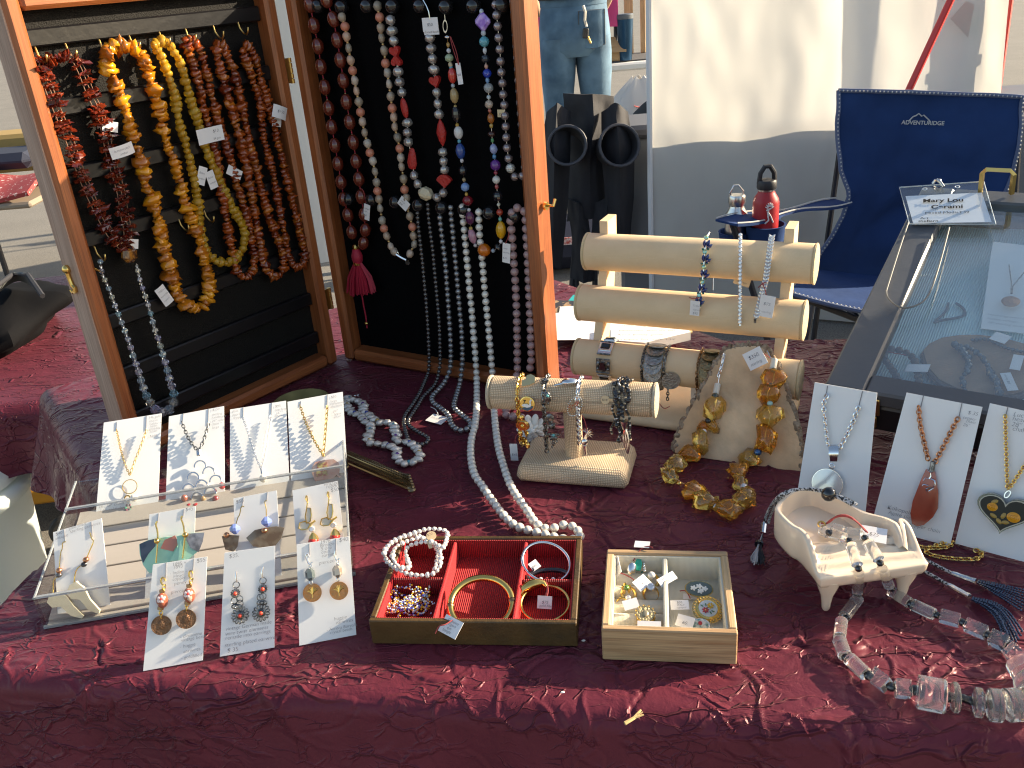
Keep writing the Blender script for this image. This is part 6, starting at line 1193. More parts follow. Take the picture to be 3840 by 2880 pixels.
# white flower brooch behind, with its tag
bq = T(*zK1(510, 890)); fb = thing('flower_brooch', 'carved white flower pendant standing behind the burlap stand', 'pendant', tuple(bq)); fc = T(*zK1(500, 770), .022)
pet = MB(); rnd = random.Random(5)
for ringk, (n_, R_, sz) in enumerate(((10, .0145, .008), (8, .0098, .007), (6, .005, .0058))):
    for k in range(n_): a = 2*PI*k/n_+ringk*.4; d = np.array([math.cos(a), 0, math.sin(a)]); pet.add(ell(sz, .0025, sz*.62, 10, 8), frm(fc+d*R_+np.array([0, -.002*ringk, 0]), d, (0, -.5, 1)))
part('petals', pet, mat('white_resin', (.78, .77, .73), .35, coat=.3), fb, world=True); part('centre', one(ell(.004, .004, .004, 10, 8), tr(fc+np.array([0, -.008, 0]))), mWhite, fb, world=True)
part('stand_foot', one(box(.02, .012, .008, .002), tr(bq+np.array([0, .006, .005]))), mWhite, fb, world=True)
tag(fb, T(*zK1(262, 1075), .012), tbe+np.array([0, 0, .05]), (0, .15, 1), .0105, .024, [('$45.', .2, .3, .0048)]); string(fb, [T(*zK1(320, 830), .02), T(*zK1(270, 900), .018), T(*zK1(285, 1000), .02)])

# ------------------------------------------------------------------ three-tier linen riser
RB = [(T(2172, 1337, .077), T(2993, 1425, .077)), (T(2187, 1132, .15), T(3008, 1203, .15)), (T(2217, 942, .222), T(3043, 990, .222))]; rr = .0265
e_ = unit(RB[0][1]-RB[0][0]); rf = np.array([e_[1], -e_[0], 0]); ra = math.atan2(e_[1], e_[0])
RB = [((a+b)/2-e_*.156, (a+b)/2+e_*.156) for a, b in RB]
rs_ = thing('bracelet_riser', 'three-tier linen covered bracelet riser at the back of the table', 'bracelet stand', tuple((RB[0][0]+RB[0][1])/2*np.array([1, 1, 0])), ra)
for a, b in RB:
    part('bar', barmesh(a, b, rr, mLinen), None, rs_, world=True)
    for q, d in ((a, -e_), (b, e_)): part('end_cap', one(lathe([(rr-.001, -.001), (rr+.0007, .0004), (rr+.0007, .0024), (rr-.003, .0034), (.001, .0036)], 36), along(q, d)), mat('linen_edge', (.6, .47, .28), .9, bump=.7, bscale=600), rs_, world=True)
for s in (.028, .312-.03):
    pts = [RB[0][0]+e_*s-rf*.012+np.array([0, 0, -.07]), RB[0][0]+e_*s-rf*.014, RB[1][0]+e_*s-rf*.016, RB[2][0]+e_*s-rf*.018, RB[2][0]+e_*s-rf*.02+np.array([0, 0, .045])]
    lo = []
    me = MB()
    prof = [(p[2], (p-RB[0][0])@(-rf)) for p in pts]
    poly = [(d-.019, z) for z, d in prof]+[(d+.019+.004*(i == 0), z) for i, (z, d) in list(enumerate(prof))[::-1]]
    o0 = RB[0][0]+e_*s; O_ = np.array([o0[0], o0[1], 0])
    me.add(prism(poly, -.006, .006), frm(O_, -rf, (0, 0, 1)))
    part('upright', uvmesh(me.mesh('upright', mLinen, True, 30), boxuv), None, rs_, world=True)
bcn = (RB[0][0]+RB[0][1])/2
part('base', bmesh_box(.30, .13, .014, mLinen, .004), None, rs_, mx=TR(0, .015, .0078))
# bracelets on the riser: plane just in front of the two upper bars
pv = unit(np.cross(e_, RB[2][0]-RB[1][0])); pv = pv if pv@rf > 0 else -pv; pR = Plane(RB[2][0]+pv*(rr+.0035), pv)
gp_ = lambda x, y, o=0.: pR(*zG1(x, y), o)
upb = unit(RB[2][0]-RB[1][0])
bc = thing('rhinestone_bracelet', 'sapphire blue leaf rhinestone bracelet hanging on the linen riser', 'bracelet', tuple(gp_(1125, 790)), group='bracelets on the linen riser')
mSapph = mat('sapphire_stone', (.012, .03, .16), .05, trans=.2, coat=1); mEmer = mat('emerald_stone', (.01, .12, .08), .06, coat=1); mABs = mat('aurora_stone', (.06, .42, .55), .06, .3, coat=1, mix=(.5, .55, .2), mixscale=300)
leaf = lambda a, b: lathe([(.0002, -a), (b*.8, -a*.4), (b, 0), (b*.8, a*.4), (.0002, a)], 8)
bl = [(1168, 235), (1155, 350), (1148, 470), (1138, 590), (1112, 695)]
part('setting', one(tube(smoothp([gp_(1190, 195, -.01)]+[gp_(x, y, .0005) for x, y in bl]+[gp_(1115, 795, .0005)], 2), .0012, 6)), mSilver, bc, world=True)
for x, y in bl: part('aurora_stone', one(lathe([(.002, 0), (.0034, .0012), (.002, .003)], 8), along(gp_(x, y, .001), pv)), mABs, bc, world=True, smooth=False)
for i, (x, y) in enumerate([(1166, 285), (1157, 400), (1146, 520), (1128, 635), (1105, 735)]):
    for dx, dy, a in ((-14, 0, .1), (16, -6, -.35), (26, 22, -.8)): part('leaf_stone', one(leaf(.005, .0025), frm(gp_(x+dx, y+dy, .0022), e_*math.cos(a)+upb*math.sin(a), upb)@RX(-PI/2)), mSapph, bc, world=True, smooth=False)
    for dx in (-20, 20): part('green_stone', one(ell(.002, .002, .0016, 7, 5), tr(gp_(x-6+dx, y+44, .0015))), mEmer, bc, world=True, smooth=False)
tag(bc, gp_(1075, 800, .004), e_+np.array([0, 0, -.05]), UP, .013, .021, [('Trifari', .25, .62, .0042), ('signed', .3, .36, .0042), ('$95', .3, .1, .0046)], ink=mPencil); string(bc, [gp_(1030, 715, .003), gp_(1075, 725, .005), gp_(1120, 710, .005)])
part('safety_chain', one(tube([gp_(1225, 520, -.03), gp_(1222, 655, -.03)], .0005, 5)), mSilver, bc, world=True)
bc = thing('tennis_bracelet', 'straight row of round clear rhinestones hanging on the linen riser', 'bracelet', tuple(gp_(1435, 940)), group='bracelets on the linen riser')
for k in range(23):
    y = 215+k*31.6; x = 1440-.2*k; o = .0015 if y > 270 else -.006*(270-y)/55
    part('rhinestone', one(lathe([(.0012, 0), (.0028, .0012), (.0016, .0026)], 8), along(gp_(x, y, o), pv)), mRhine, bc, world=True, smooth=False)
part('setting', one(tube([gp_(1440, 215, -.008), gp_(1439, 270, 0), gp_(1435, 940, 0)], .0017, 6, flat=.5)), mSilver, bc, world=True)
tag(bc, gp_(1455, 575, -.03), e_+np.array([0, 0, -.25]), UP, .022, .016, [('genuine', .1, .55, .0036), ('rhinestone', .1, .25, .0036)], m=mCreamTag)
bc = thing('leaf_bracelet', 'clear heart-leaf rhinestone bracelet with red string tag, right end of the linen riser', 'bracelet', tuple(gp_(1565, 910)), group='bracelets on the linen riser')
LB = [(1690, 228), (1678, 300), (1668, 380), (1660, 440), (1650, 510), (1640, 580), (1625, 640), (1608, 700), (1590, 770), (1578, 830), (1560, 890)]
PL_ = resample(smoothp([gp_(x, y, .0012 if y > 270 else -.004) for x, y in LB], 2), .0046)
for i, p in enumerate(PL_):
    for a in (.6, -.6): part('leaf_stone', one(leaf(.0038, .0019), frm(p+e_*.0018*(1 if a > 0 else -1)+pv*.001, upb*math.cos(a)+e_*math.sin(a), e_)@RY(PI/2)), mRhine, bc, world=True, smooth=False)
part('setting', one(tube(PL_, .0011, 5)), mSilver, bc, world=True); part('clasp', one(box(.003, .003, .006, .0005), tr(gp_(1555, 900, .002))), mOxid, bc, world=True)
tag(bc, gp_(1648, 785, .005), e_+np.array([0, 0, -.12]), UP, .019, .030, [('$75', .25, .55, .006), ('sterling', .2, .2, .0042)], ink=mPencil); string(bc, [gp_(1580, 635, .003), gp_(1620, 600, .005), gp_(1645, 590, .005)]); string(bc, [gp_(1610, 590, .005), gp_(1635, 640, .006), gp_(1652, 735, .006)])
B0 = (RB[0][0], e_, rf, rr); LRb = RB[0]
def around(s, th, out=0.): return onbar(*B0, s, th, out)
# onyx panel bracelet
s = s_at(*LRb, zG1(395, 0)[0]); bc = thing('panel_bracelet', 'silver panel bracelet set with black onyx squares on the lowest riser bar', 'bracelet', tuple(around(s, -.9)), group='bracelets on the linen riser')
mOnyx = mat('onyx', (.008, .008, .01), .06, coat=.8)
for k, th in enumerate((1.75, 1.02, .12, -.72)):
    nr = rf*math.cos(th)+np.array([0, 0, 1])*math.sin(th); tg_ = -rf*math.sin(th)+np.array([0, 0, 1])*math.cos(th); F_ = frm(around(s, th, .002), e_, tg_)
    part('silver_panel', one(box(.0205, .0195, .002, .0006), F_), mOxid if k == 2 else mSilver, bc, world=True)
    if k != 2: part('bezel', one(box(.017, .0135, .004, .001), F_@TR(0, .002, .001)), mSilver, bc, world=True); part('onyx', one(box(.0145, .0105, .004, .0018), F_@TR(0, .002, .0026)), mOnyx, bc, world=True)
    else:
        part('onyx', one(prism([(-.005, -.006), (.006, -.006), (.003, .006), (-.002, .006)], 0, .004), F_@TR(0, 0, .001)), mOnyx, bc, world=True, smooth=False)
        for dx in (-.007, .008): part('scroll', MB().add(ell(.003, .004, .002, 10, 7), F_@TR(dx, .002, .002)).add(ell(.0025, .0025, .002, 8, 6), F_@TR(dx, -.005, .002)), mOxid, bc, world=True)
    part('hinge_bar', one(cyl(.0012, .02, 8), F_@TR(-.010, -.0105, .0004)@RY(PI/2)), mOxid, bc, world=True)
# coin bracelets
def coin_bracelet(label, px_, ths, R_, m_, chainm, charm=False):
    s = s_at(*LRb, px_); bc = thing('coin_bracelet', label, 'bracelet', tuple(around(s, -.9)), group='bracelets on the linen riser')
    cm = coinm(R_, .0014)
    for k, th in enumerate(ths):
        if th > -1.2: p, nr = around(s, th, .0035), rf*math.cos(th)+np.array([0, 0, 1])*math.sin(th); tg_ = -rf*math.sin(th)+np.array([0, 0, 1])*math.cos(th)
        part('coin', one(cm, along(p, nr+tg_*.28)), m_, bc, world=True, angle=30)
        part('coin_relief', one(ell(R_*.42, R_*.5, .0006, 12, 6), along(p+nr*.0012, nr+tg_*.28)), m_, bc, world=True)
    for d in (-1, 1): part('chain', chain_mb([around(s+d*(R_+.003), th, .003) for th in np.linspace(ths[0]+.2, ths[-1]-.15, 20)]+[around(s+d*(R_+.002), ths[-1]-.15, .003)+np.array([0, 0, -.02])], .0042, .0008, .6, 0), chainm, bc, world=True)
    if charm: part('hanging_coin', one(cm, along(around(s+.026, -.25, .004), rf+e_*.3)), m_, bc, world=True, angle=30)
    return bc, s
mCoinS = mat('old_silver_coin', (.40, .39, .36), .38, .9, bump=.9, bscale=420, vscale=160, vamt=.3); mCoinO = mat('old_brass_coin', (.33, .26, .14), .4, .9, bump=.9, bscale=420, vscale=160, vamt=.3)
bc, s = coin_bracelet('overlapping silver coin bracelet hanging over the lowest riser bar', zG1(785, 0)[0], [1.5, 1.12, .74, .38, .04, -.3, -.62, -.95, -1.2], .0128, mCoinS, mOxid, True)
string(bc, [around(s+.005, -1.2, .01)+np.array([0, 0, -.02]), around(s+.012, -1.2, .012)+np.array([0, 0, -.026]), around(s+.02, -1.2, .01)+np.array([0, 0, -.022])])
bc, s = coin_bracelet('brass coloured coin bracelet beside the wood slab on the riser', zG1(1215, 0)[0], [1.5, 1.12, .74, .38, .04, -.3], .0115, mCoinO, mBronze)
tag(bc, T(*zK2(1095, 850), .03)+np.array([0, 0, 0]), e_, UP, .016, .034, [('Peru', .25, .5, .006)])
s = s_at(*LRb, zG1(1560, 0)[0]); bc = thing('coil_bracelet', 'dark metal coil bracelet mostly hidden behind the wood slab', 'bracelet', tuple(around(s, 1.2)), group='bracelets on the linen riser')
part('coil', MB().add(tube([around(s-.012+.004*math.sin(k), th, .002) for k, th in enumerate(np.linspace(2.2, .2, 24))], .003, 6)).add(tube([around(s+.006, th, .002) for th in np.linspace(2.2, .2, 24)], .004, 6)), mBronze, bc, world=True)

# ------------------------------------------------------------------ wood slab leaning on the riser, amber nugget necklace on it
sL, sR = T(*zK2(925, 1265)), T(*zK2(1870, 1395)); se = unit(sR-sL); sw = np.array([-se[1], se[0], 0]); tl = math.radians(37); pS = Plane((sL+sR)/2+np.array([0, 0, .001]), -sw*math.cos(tl)+np.array([0, 0, math.sin(tl)]))
out = [(925, 1175), (940, 1265), (1130, 1300), (1380, 1335), (1600, 1375), (1860, 1398), (1868, 1300), (1850, 1150), (1820, 1000), (1760, 850), (1720, 720), (1660, 580), (1600, 500), (1500, 478), (1400, 490), (1300, 520), (1220, 640), (1150, 780), (1080, 900), (1010, 1030)]
rnd = random.Random(2); dense = []
for i in range(len(out)):
    a, b = out[i], out[(i+1) % len(out)]
    for k in range(6): u = k/6; dense.append((a[0]+(b[0]-a[0])*u+rnd.uniform(-5, 5)*(i > 4 or i < 1), a[1]+(b[1]-a[1])*u+rnd.uniform(-5, 5)*(i > 4 or i < 1)))
sl_ = thing('live_edge_plank', 'live-edge wooden slab with bark rim leaning on the linen riser', 'wood slab', tuple((sL+sR)/2))
q = [pS(*zK2(*p)) for p in dense]; n_ = len(q)
part('wood', MB().add(([*q, *[p-pS.n*.012 for p in q]], [tuple(range(n_)), tuple(range(2*n_-1, n_-1, -1))]+[(i, i+n_, (i+1) % n_+n_, (i+1) % n_) for i in range(n_)])), mat('slab_wood', (.56, .36, .20), .7, vscale=30, vamt=.3, stretch=(1, .35, 1), bump=.5, bscale=180, mix=(.66, .46, .28), mixscale=14), sl_, world=True, smooth=False)
bk = MB(); edge = [p for i, p in enumerate(q) if not (6 <= i <= 28)]; rim_ = q[30:]+q[:6]
P = resample([p-pS.n*.005 for p in rim_], .004); rnd = random.Random(8)
for p in P: bk.add(ell(.0045*rnd.uniform(.7, 1.4), .0045*rnd.uniform(.6, 1.2), .008*rnd.uniform(.7, 1.2), 6, 5), tr(p+np.array([rnd.uniform(-.0015, .0015) for _ in range(3)]))@RZ(rnd.uniform(0, 3))@RX(rnd.uniform(-.6, .6)))
part('bark', bk, mat('bark', (.22, .145, .09), .95, bump=1, bscale=260, mix=(.36, .28, .2), mixscale=120), sl_, world=True, smooth=False)
mNug = mat('nugget_amber', (.93, .52, .07), .06, trans=.85, ior=1.5, coat=.3, mix=(.97, .68, .2), mixscale=95, mixpos=(.42, .6)); mNugT = mat('nugget_dark', (.85, .33, .03), .07, trans=.8, ior=1.5, mix=(.95, .6, .14), mixscale=80, mixpos=(.5, .65)); mFleck = mat('amber_fleck', (.75, .42, .06), .25, .7)
nuga = [chipmesh(140+i, mNug, .62, .34) for i in range(4)]+[chipmesh(150+i, mNugT, .62, .34) for i in range(4)]
nn = necklace('large amber nugget necklace draped over the wood slab onto the cloth', T(*zG2(1640, 1000)))
onS = lambda x, y, o: pS(*zG2(x, y), o)
nug = [(1550, 305, .0175, 1), (1545, 430, .011, 1), (1480, 430, .009, 1), (1470, 520, .0165, 1), (1400, 610, .0155, 0), (1305, 675, .0155, 0), (1265, 745, .0155, 0), (1410, 840, .0165, 0), (1500, 910, .0165, 0), (1645, 975, .0165, 0), (1755, 890, .0175, 0), (1720, 790, .0145, 0), (1700, 715, .0145, 0), (1780, 635, .0165, 0), (1885, 510, .0185, 1), (1910, 360, .0185, 1), (1900, 225, .0185, 1), (1940, 130, .0165, 1)]
ctr = []
rnd = random.Random(12)
for i, (x, y, r_, on) in enumerate(nug):
    r_ *= 1.0
    p = onS(x, y, r_*.62) if on else T(*zG2(x, y), r_*.62); up_ = pS.n if on else np.array([0, 0, 1]); ctr.append(p)
    put_bead(nn, nuga[(i*3+i//4) % 8], p, up_, (r_*rnd.uniform(.9, 1.1), r_*rnd.uniform(.85, 1.05), r_), rnd.uniform(0, 6), 'amber_nugget')
    fk = MB()
    for k in range(16): fk.add(([(0, 0, 0), (.0016, .0003, .0004), (.0005, .0014, -.0003)], [(0, 1, 2)]), tr(p+np.array([rnd.gauss(0, r_*.36), rnd.gauss(0, r_*.36), rnd.gauss(0, r_*.22)]))@RX(rnd.uniform(0, 6))@RZ(rnd.uniform(0, 6)))
    part('inclusions', fk, mFleck, nn, world=True, smooth=False)
path = [onS(1615, -20, .004), onS(1590, 60, .004), onS(1580, 130, .004), onS(1565, 210, .005)]+ctr+[onS(1945, 60, .006), onS(1930, 10, .006), onS(1895, -60, .005)]
part('thread', one(tube(path, .0007, 5)), mSilver, nn, world=True)
mWhiteT = mat('bone_tube', (.66, .6, .5), .4)
for x, y, r_, m_, o in ((1568, 188, .0042, mWhiteT, 1), (1937, 28, .0044, mWhiteT, 1)): part('bone_tube', one(lathe([(r_*.9, -.0075), (r_, -.006), (r_, .006), (r_*.9, .0075)], 14), along(onS(x, y, .006), onS(x+6, y-30, .006)-onS(x, y, .006))), m_, nn, world=True)
mDkGlass = mat('dark_glass', (.06, .07, .04), .06, trans=.4, coat=1)
for x, y, r_, m_, o in ((1558, 232, .0048, mDkGlass, 1), (1512, 392, .0042, mBlackBead, 1), (1484, 463, .004, mWhite, 1), (1426, 588, .005, mRhine, 1), (1325, 800, .003, mGold, 0), (1448, 860, .0038, mWhite, 0), (1572, 952, .0048, mRhine, 0), (1722, 963, .0045, mBlackBead, 0), (1745, 822, .005, mRhine, 0), (1835, 597, .0052, mat('blue_iris_bead', (.02, .1, .25), .08, .5, coat=1), 1), (1913, 280, .004, mat('aqua_bead', (.35, .55, .5), .2), 1), (1920, 163, .0042, mBlackBead, 1), (1938, 68, .0045, mDkGlass, 1)):
    p = onS(x, y, .012) if o else T(*zG2(x, y), .010); part('spacer', one(ell(r_, r_, r_*.85, 10, 7), tr(p)), m_, nn, world=True, smooth=m_ is not mRhine)
part('chain', chain_mb([onS(1615, -30, .004), onS(1600, 40, .004), onS(1580, 105, .004)], .0046, .0008), mSilver, nn, world=True)
tag(nn, pS(*zK2(1525, 575), .012), se*.75+np.array([0, 0, .5]), unit(-se*.5+np.array([0, .3, .75])), .026, .024, [('$350.', .2, .55, .0072), ('sterling', .14, .2, .0055)]); string(nn, [pS(*zK2(1570, 525), .012), pS(*zK2(1605, 550), .014), pS(*zK2(1635, 570), .012)])

# ------------------------------------------------------------------ papers and folder behind the riser
def flatsheet(name, label, px_, z, th, m, cat, zf=None):
    c = [T(*p, z) for p in px_]; o = MB().add(([*c, *[p-np.array([0, 0, th]) for p in c]], [tuple(range(len(c))), tuple(range(2*len(c)-1, len(c)-1, -1))]+[(i, i+len(c), (i+1) % len(c)+len(c), (i+1) % len(c)) for i in range(len(c))]))
    t = thing(name, label, cat, tuple(sum(c)/len(c)*np.array([1, 1, 0])+np.array([0, 0, z-th]))); part('sheet', o, m, t, smooth=False, world=True); return t
def back_edge(): pass
flatsheet('folder', 'teal plastic folder under the papers behind the wooden case', [(2075, 1195), (2330, 1225), (2400, 1140), (2150, 1105)], .006, .003, mat('teal_plastic', (.01, .36, .36), .4), 'folder')
flatsheet('table_runner', 'small brown and black patterned mat at the back edge of the table', [(2065, 1185), (2150, 1190), (2165, 1128), (2060, 1125)], .010, .003, mat('pattern_fabric', (.35, .22, .12), .8, mix=(.02, .02, .03), mixscale=45, mixpos=(.48, .52)), 'mat')
for k, (lab, px_) in enumerate((('top sheet of white printed paper beside the wooden case', [(2078, 1275), (2420, 1272), (2410, 1128), (2078, 1175)]), ('second sheet of white paper, turned, under the printed sheet', [(2085, 1268), (2560, 1268), (2500, 1130), (2100, 1150)]))):
    flatsheet('paper_sheet', lab, px_, .0145-.0025*k, .0008, mPaper, 'paper')
pad = flatsheet('order_pad', 'envelope and thick pad of handwritten receipts behind the riser', [(2290, 1275), (2420, 1285), (2590, 1245), (2560, 1215), (2290, 1205)], .030, .0145, mPaper, 'receipts')
for k, s in enumerate(('receipts for sale tax', 'Xtra Emily pink', 'pouches words on', 'new bag earrings')):
    a = T(2300+10*k, 1275-17*k, .0306); write(s, .0125, mInk, pad, frm(a, (1, -.22, 0), (.2, 1, 0)), world=True)
part('pad_edge', one(tube([T(2430, 1282, .016), T(2530, 1262, .016), T(2592, 1243, .016)], .004, 6)), mat('kraft_edge', (.6, .45, .22), .8), pad, world=True)

# ------------------------------------------------------------------ red corduroy lined tray
RBX = thing('jewelry_box', 'bronze painted wooden tray lined with red corduroy', 'jewelry box', (-.049, .761, 0), math.radians(-8.2)); bw_, bd_, bh_ = .205, .1446, .029
mBronzeP = mat('bronze_paint', (.105, .058, .018), .45, .1, vscale=30, vamt=.3, mix=(.05, .033, .015), mixscale=18, mixpos=(.5, .7), bump=.3, bscale=300)
def corduroy(name, axis_):
    m = mat(name, (.40, .008, .012), .8, sheen=.03); N = m.node_tree.nodes; L = m.node_tree.links; tc = N.new('ShaderNodeTexCoord'); wv = N.new('ShaderNodeTexWave'); wv.bands_direction = axis_; wv.inputs['Scale'].default_value = 150; wv.inputs['Distortion'].default_value = .5; L.new(tc.outputs['Object'], wv.inputs['Vector'])
    bp = N.new('ShaderNodeBump'); bp.inputs['Strength'].default_value = .9; bp.inputs['Distance'].default_value = .0012; L.new(wv.outputs['Fac'], bp.inputs['Height']); L.new(bp.outputs[0], N['Principled BSDF'].inputs['Normal'])
    mx = N.new('ShaderNodeMixRGB'); mx.inputs[1].default_value = (.16, .003, .005, 1); mx.inputs[2].default_value = (.46, .010, .015, 1); L.new(wv.outputs['Fac'], mx.inputs[0]); L.new(mx.outputs[0], N['Principled BSDF'].inputs['Base Color']); return m
cdX, cdY = corduroy('red_corduroy', 'X'), corduroy('red_corduroy_cross', 'Y'); mVelvet = mat('red_velvet', (.42, .01, .014), .8, sheen=.03, bump=.4, bscale=500)
wt = .006
part('front_wall', one(box(bw_, wt, bh_, .001), TR(0, -bd_/2+wt/2, bh_/2)), mBronzeP, RBX); part('back_wall', one(box(bw_, wt, bh_, .001), TR(0, bd_/2-wt/2, bh_/2)), mBronzeP, RBX)
for s in (-1, 1): part('side_wall', one(box(wt, bd_-2*wt-.0004, bh_-.0004, .001), TR(s*(bw_/2-wt/2), 0, bh_/2)), mBronzeP, RBX)
iw, idp = bw_-2*wt, bd_-2*wt
part('lining_floor', one(box(iw, idp, .003), TR(0, 0, .0035)), cdX, RBX, smooth=False)
for s in (-1, 1):
    part('lining_side', one(box(.0015, idp-.003, bh_-.006), TR(s*(iw/2-.0008), 0, bh_/2+.0015)), mVelvet, RBX, smooth=False); part('lining_end', one(box(iw, .0015, bh_-.006), TR(0, s*(idp/2-.0008), bh_/2+.0015)), cdX, RBX, smooth=False)
dx1, dx2 = -.0385, .041
for x in (dx1, dx2): part('divider', one(box(.004, idp-.003, bh_-.007, .0012), TR(x, 0, bh_/2+.001)), mVelvet, RBX)
xl0, xl1 = -iw/2+.001, dx1-.0022; xr0, xr1 = dx2+.0022, iw/2-.001
part('divider', one(box(xl1-xl0, .004, bh_-.008, .0012), TR((xl0+xl1)/2, .000, bh_/2+.001)), cdX, RBX); part('divider', one(box(xr1-xr0, .004, bh_-.008, .0012), TR((xr0+xr1)/2, -.002, bh_/2+.001)), cdX, RBX)
onb = lambda x, y, z: T(*zG6(x, y), z)
# coiled pearl bracelet
pb2 = thing('pearl_bracelet', 'coiled white freshwater pearl bracelet spilling over the red tray corner', 'bracelet', tuple(onb(300, 380, .012)))
coil = [onb(x, y, z) for x, y, z in ((420, 350, .024), (440, 300, .026), (440, 230, .03), (380, 180, .034), (290, 155, .036), (200, 185, .036), (140, 240, .036), (140, 300, .035), (200, 350, .034), (280, 385, .032), (370, 390, .03), (440, 370, .031), (460, 300, .035), (440, 220, .038), (360, 170, .042), (270, 190, .042), (190, 230, .041), (180, 300, .04), (230, 350, .037), (290, 345, .034), (265, 300, .034), (255, 230, .038), (320, 205, .043), (400, 190, .046), (470, 240, .044), (485, 200, .044), (500, 140, .043), (450, 125, .044), (370, 125, .045), (310, 150, .046), (230, 170, .046), (150, 220, .045), (130, 280, .043))]
fw = [chipmesh(170+i, mat('freshwater_pearl', (.70, .66, .62), .2, .1, coat=.7, sheen=.2), .95, .09) for i in range(3)]
strand(pb2, coil, fw, .0058, .0029, 0, .1, 0, mWhite, .0004)
q = onb(402, 165, .049); tg = part('price_tag', MB().add(lathe([(.0055, 0), (.0055, .0005)], 24), along(q, (0, -.5, .85))).add(box(.004, .010, .0005), frm(q+np.array([-.002, -.008, -.005]), (1, .3, 0), (0, .85, .5))), mCreamTag, pb2, world=True); write('$20', .004, mInk, pb2, frm(q+np.array([-.004, -.002, .0012]), (1, .35, .1), (-.3, .8, .5)), world=True)
# seed bead strands
sd = thing('seed_bead_strand', 'tangle of tiny multicoloured seed beads in the red tray', 'bead strand', tuple(onb(280, 580, .006)))
mats = [mat('seed', c, .25, coat=.3) for c in ((.06, .08, .5), (.85, .5, .03), (.85, .85, .83), (.5, .68, .85), (.75, .2, .05), (.4, .12, .4))]
mbs = [MB() for _ in mats]; rnd = random.Random(9); base = [onb(x, y, .008) for x, y in ((160, 480), (220, 520), (160, 600), (240, 570), (300, 530), (200, 620), (330, 610), (390, 570), (270, 560), (410, 490), (340, 490), (300, 590), (240, 610), (380, 510), (320, 560), (180, 560), (270, 620), (370, 610), (400, 530), (310, 510), (210, 480), (165, 530), (150, 620), (340, 580), (250, 540), (390, 490), (280, 600))]
P = resample(smoothp([p+np.array([0, 0, rnd.uniform(-.002, .012)]) for p in base], 3), .00165)
for i, p in enumerate(P):
    k = rnd.choice([0, 1, 2, 3, 3, 2, 4, 1, 0, 5]); mbs[k].add(ell(.00105, .00105, .0009, 6, 4), tr(p+np.array([rnd.gauss(0, .0004), rnd.gauss(0, .0004), 0])))
for sh in (.002, -.003):
    for p in P[::2]: mbs[rnd.choice([0, 1, 2, 3, 3, 2, 4, 1])].add(ell(.00105, .00105, .0009, 6, 4), tr(p+np.array([sh*2+rnd.gauss(0, .002), rnd.gauss(0, .003), .003])))
P2 = resample(smoothp([p+np.array([rnd.uniform(-.006, .006), rnd.uniform(-.005, .005), rnd.uniform(-.003, .006)]) for p in base[::-1]], 3), .00165)
for i, p in enumerate(P2): mbs[rnd.choice([0, 1, 2, 3, 3, 2, 4, 1])].add(ell(.00105, .00105, .0009, 6, 4), tr(p))
for mb, m_ in zip(mbs, mats):
    o = part('seed_beads', mb, m_, sd, world=True); o['kind'] = 'stuff'
# bangles
def bangle(label, mat_, path, r, name='bangle', flat=1.0): 
    b = thing(name, label, 'bangle', tuple(min(path, key=lambda p: p[2]))); part('band', one(tube(path, r, 12, closed=True, flat=flat)), mat_, b, world=True); return b
def tilt_ring(cx, cy, z, R_, tx_, ty_, n=48, sq=1.0):
    c = onb(cx, cy, z); return [c+np.array([R_*math.cos(a), R_*sq*math.sin(a)*math.cos(tx_), R_*sq*math.sin(a)*math.sin(tx_)+R_*math.cos(a)*ty_]) for a in np.linspace(0, 2*PI, n, endpoint=False)]
bg_ = bangle('thick polished gold bangle leaning in the middle of the red tray', mGold, tilt_ring(685, 548, .021, .0315, .30, 0), .0036); 
part('hinge', one(ell(.0045, .0045, .0045, 10, 8), tr(tilt_ring(685, 548, .021, .0315, .30, 0)[0])), mBronze, bg_, world=True); part('hinge', one(ell(.0042, .0042, .0045, 10, 8), tr(tilt_ring(685, 548, .021, .0315, .30, 0)[24])), mBronze, bg_, world=True)
tag(bg_, onb(512, 677, .026), (.75, -.62, -.05), (.5, .6, .6), .022, .0175, [('Genuine', .2, .72, .004), ('Tigers', .3, .52, .004), ('eye', .35, .32, .004), ('bangle', .2, .12, .004)]); string(bg_, [onb(425, 715, .022), onb(445, 670, .03), onb(480, 668, .03), onb(520, 640, .03)])
sbg = bangle('plain silver bangle leaning in the top right compartment of the red tray', mSilver, tilt_ring(1050, 312, .024, .0252, .42, -.18, sq=.95), .0017)
tag(sbg, onb(985, 330, .026), (.8, .5, .2), (-.3, .8, .5), .010, .010, [('$60', .15, .3, .0034)]); string(sbg, [onb(930, 350, .022), onb(960, 370, .024), onb(990, 355, .024), onb(950, 335, .025)], mBlackBead)
ebg = bangle('dark enamel bangle with white flowers under the silver bangle', mat('black_enamel', (.02, .02, .025), .2, coat=.6), tilt_ring(1060, 395, .0115, .0215, .05, 0, sq=.5), .0028)
for k in range(5): part('enamel_flower', one(ell(.0022, .0014, .0022, 8, 6), tr(onb(985+35*k, 408, .0145))), mWhite if k % 2 else mat('red_enamel', (.5, .05, .05), .3), ebg, world=True)
pts = tilt_ring(1043, 545, .0155, .0245, .2, 0, sq=.95); gb2 = thing('bangle', 'thin gold wrap bangle with sculpted calla head in the lower right of the red tray', 'bangle', tuple(onb(1040, 620, .005)))
part('band', one(tube(pts, .0016, 10, closed=True)), mGold, gb2, world=True)
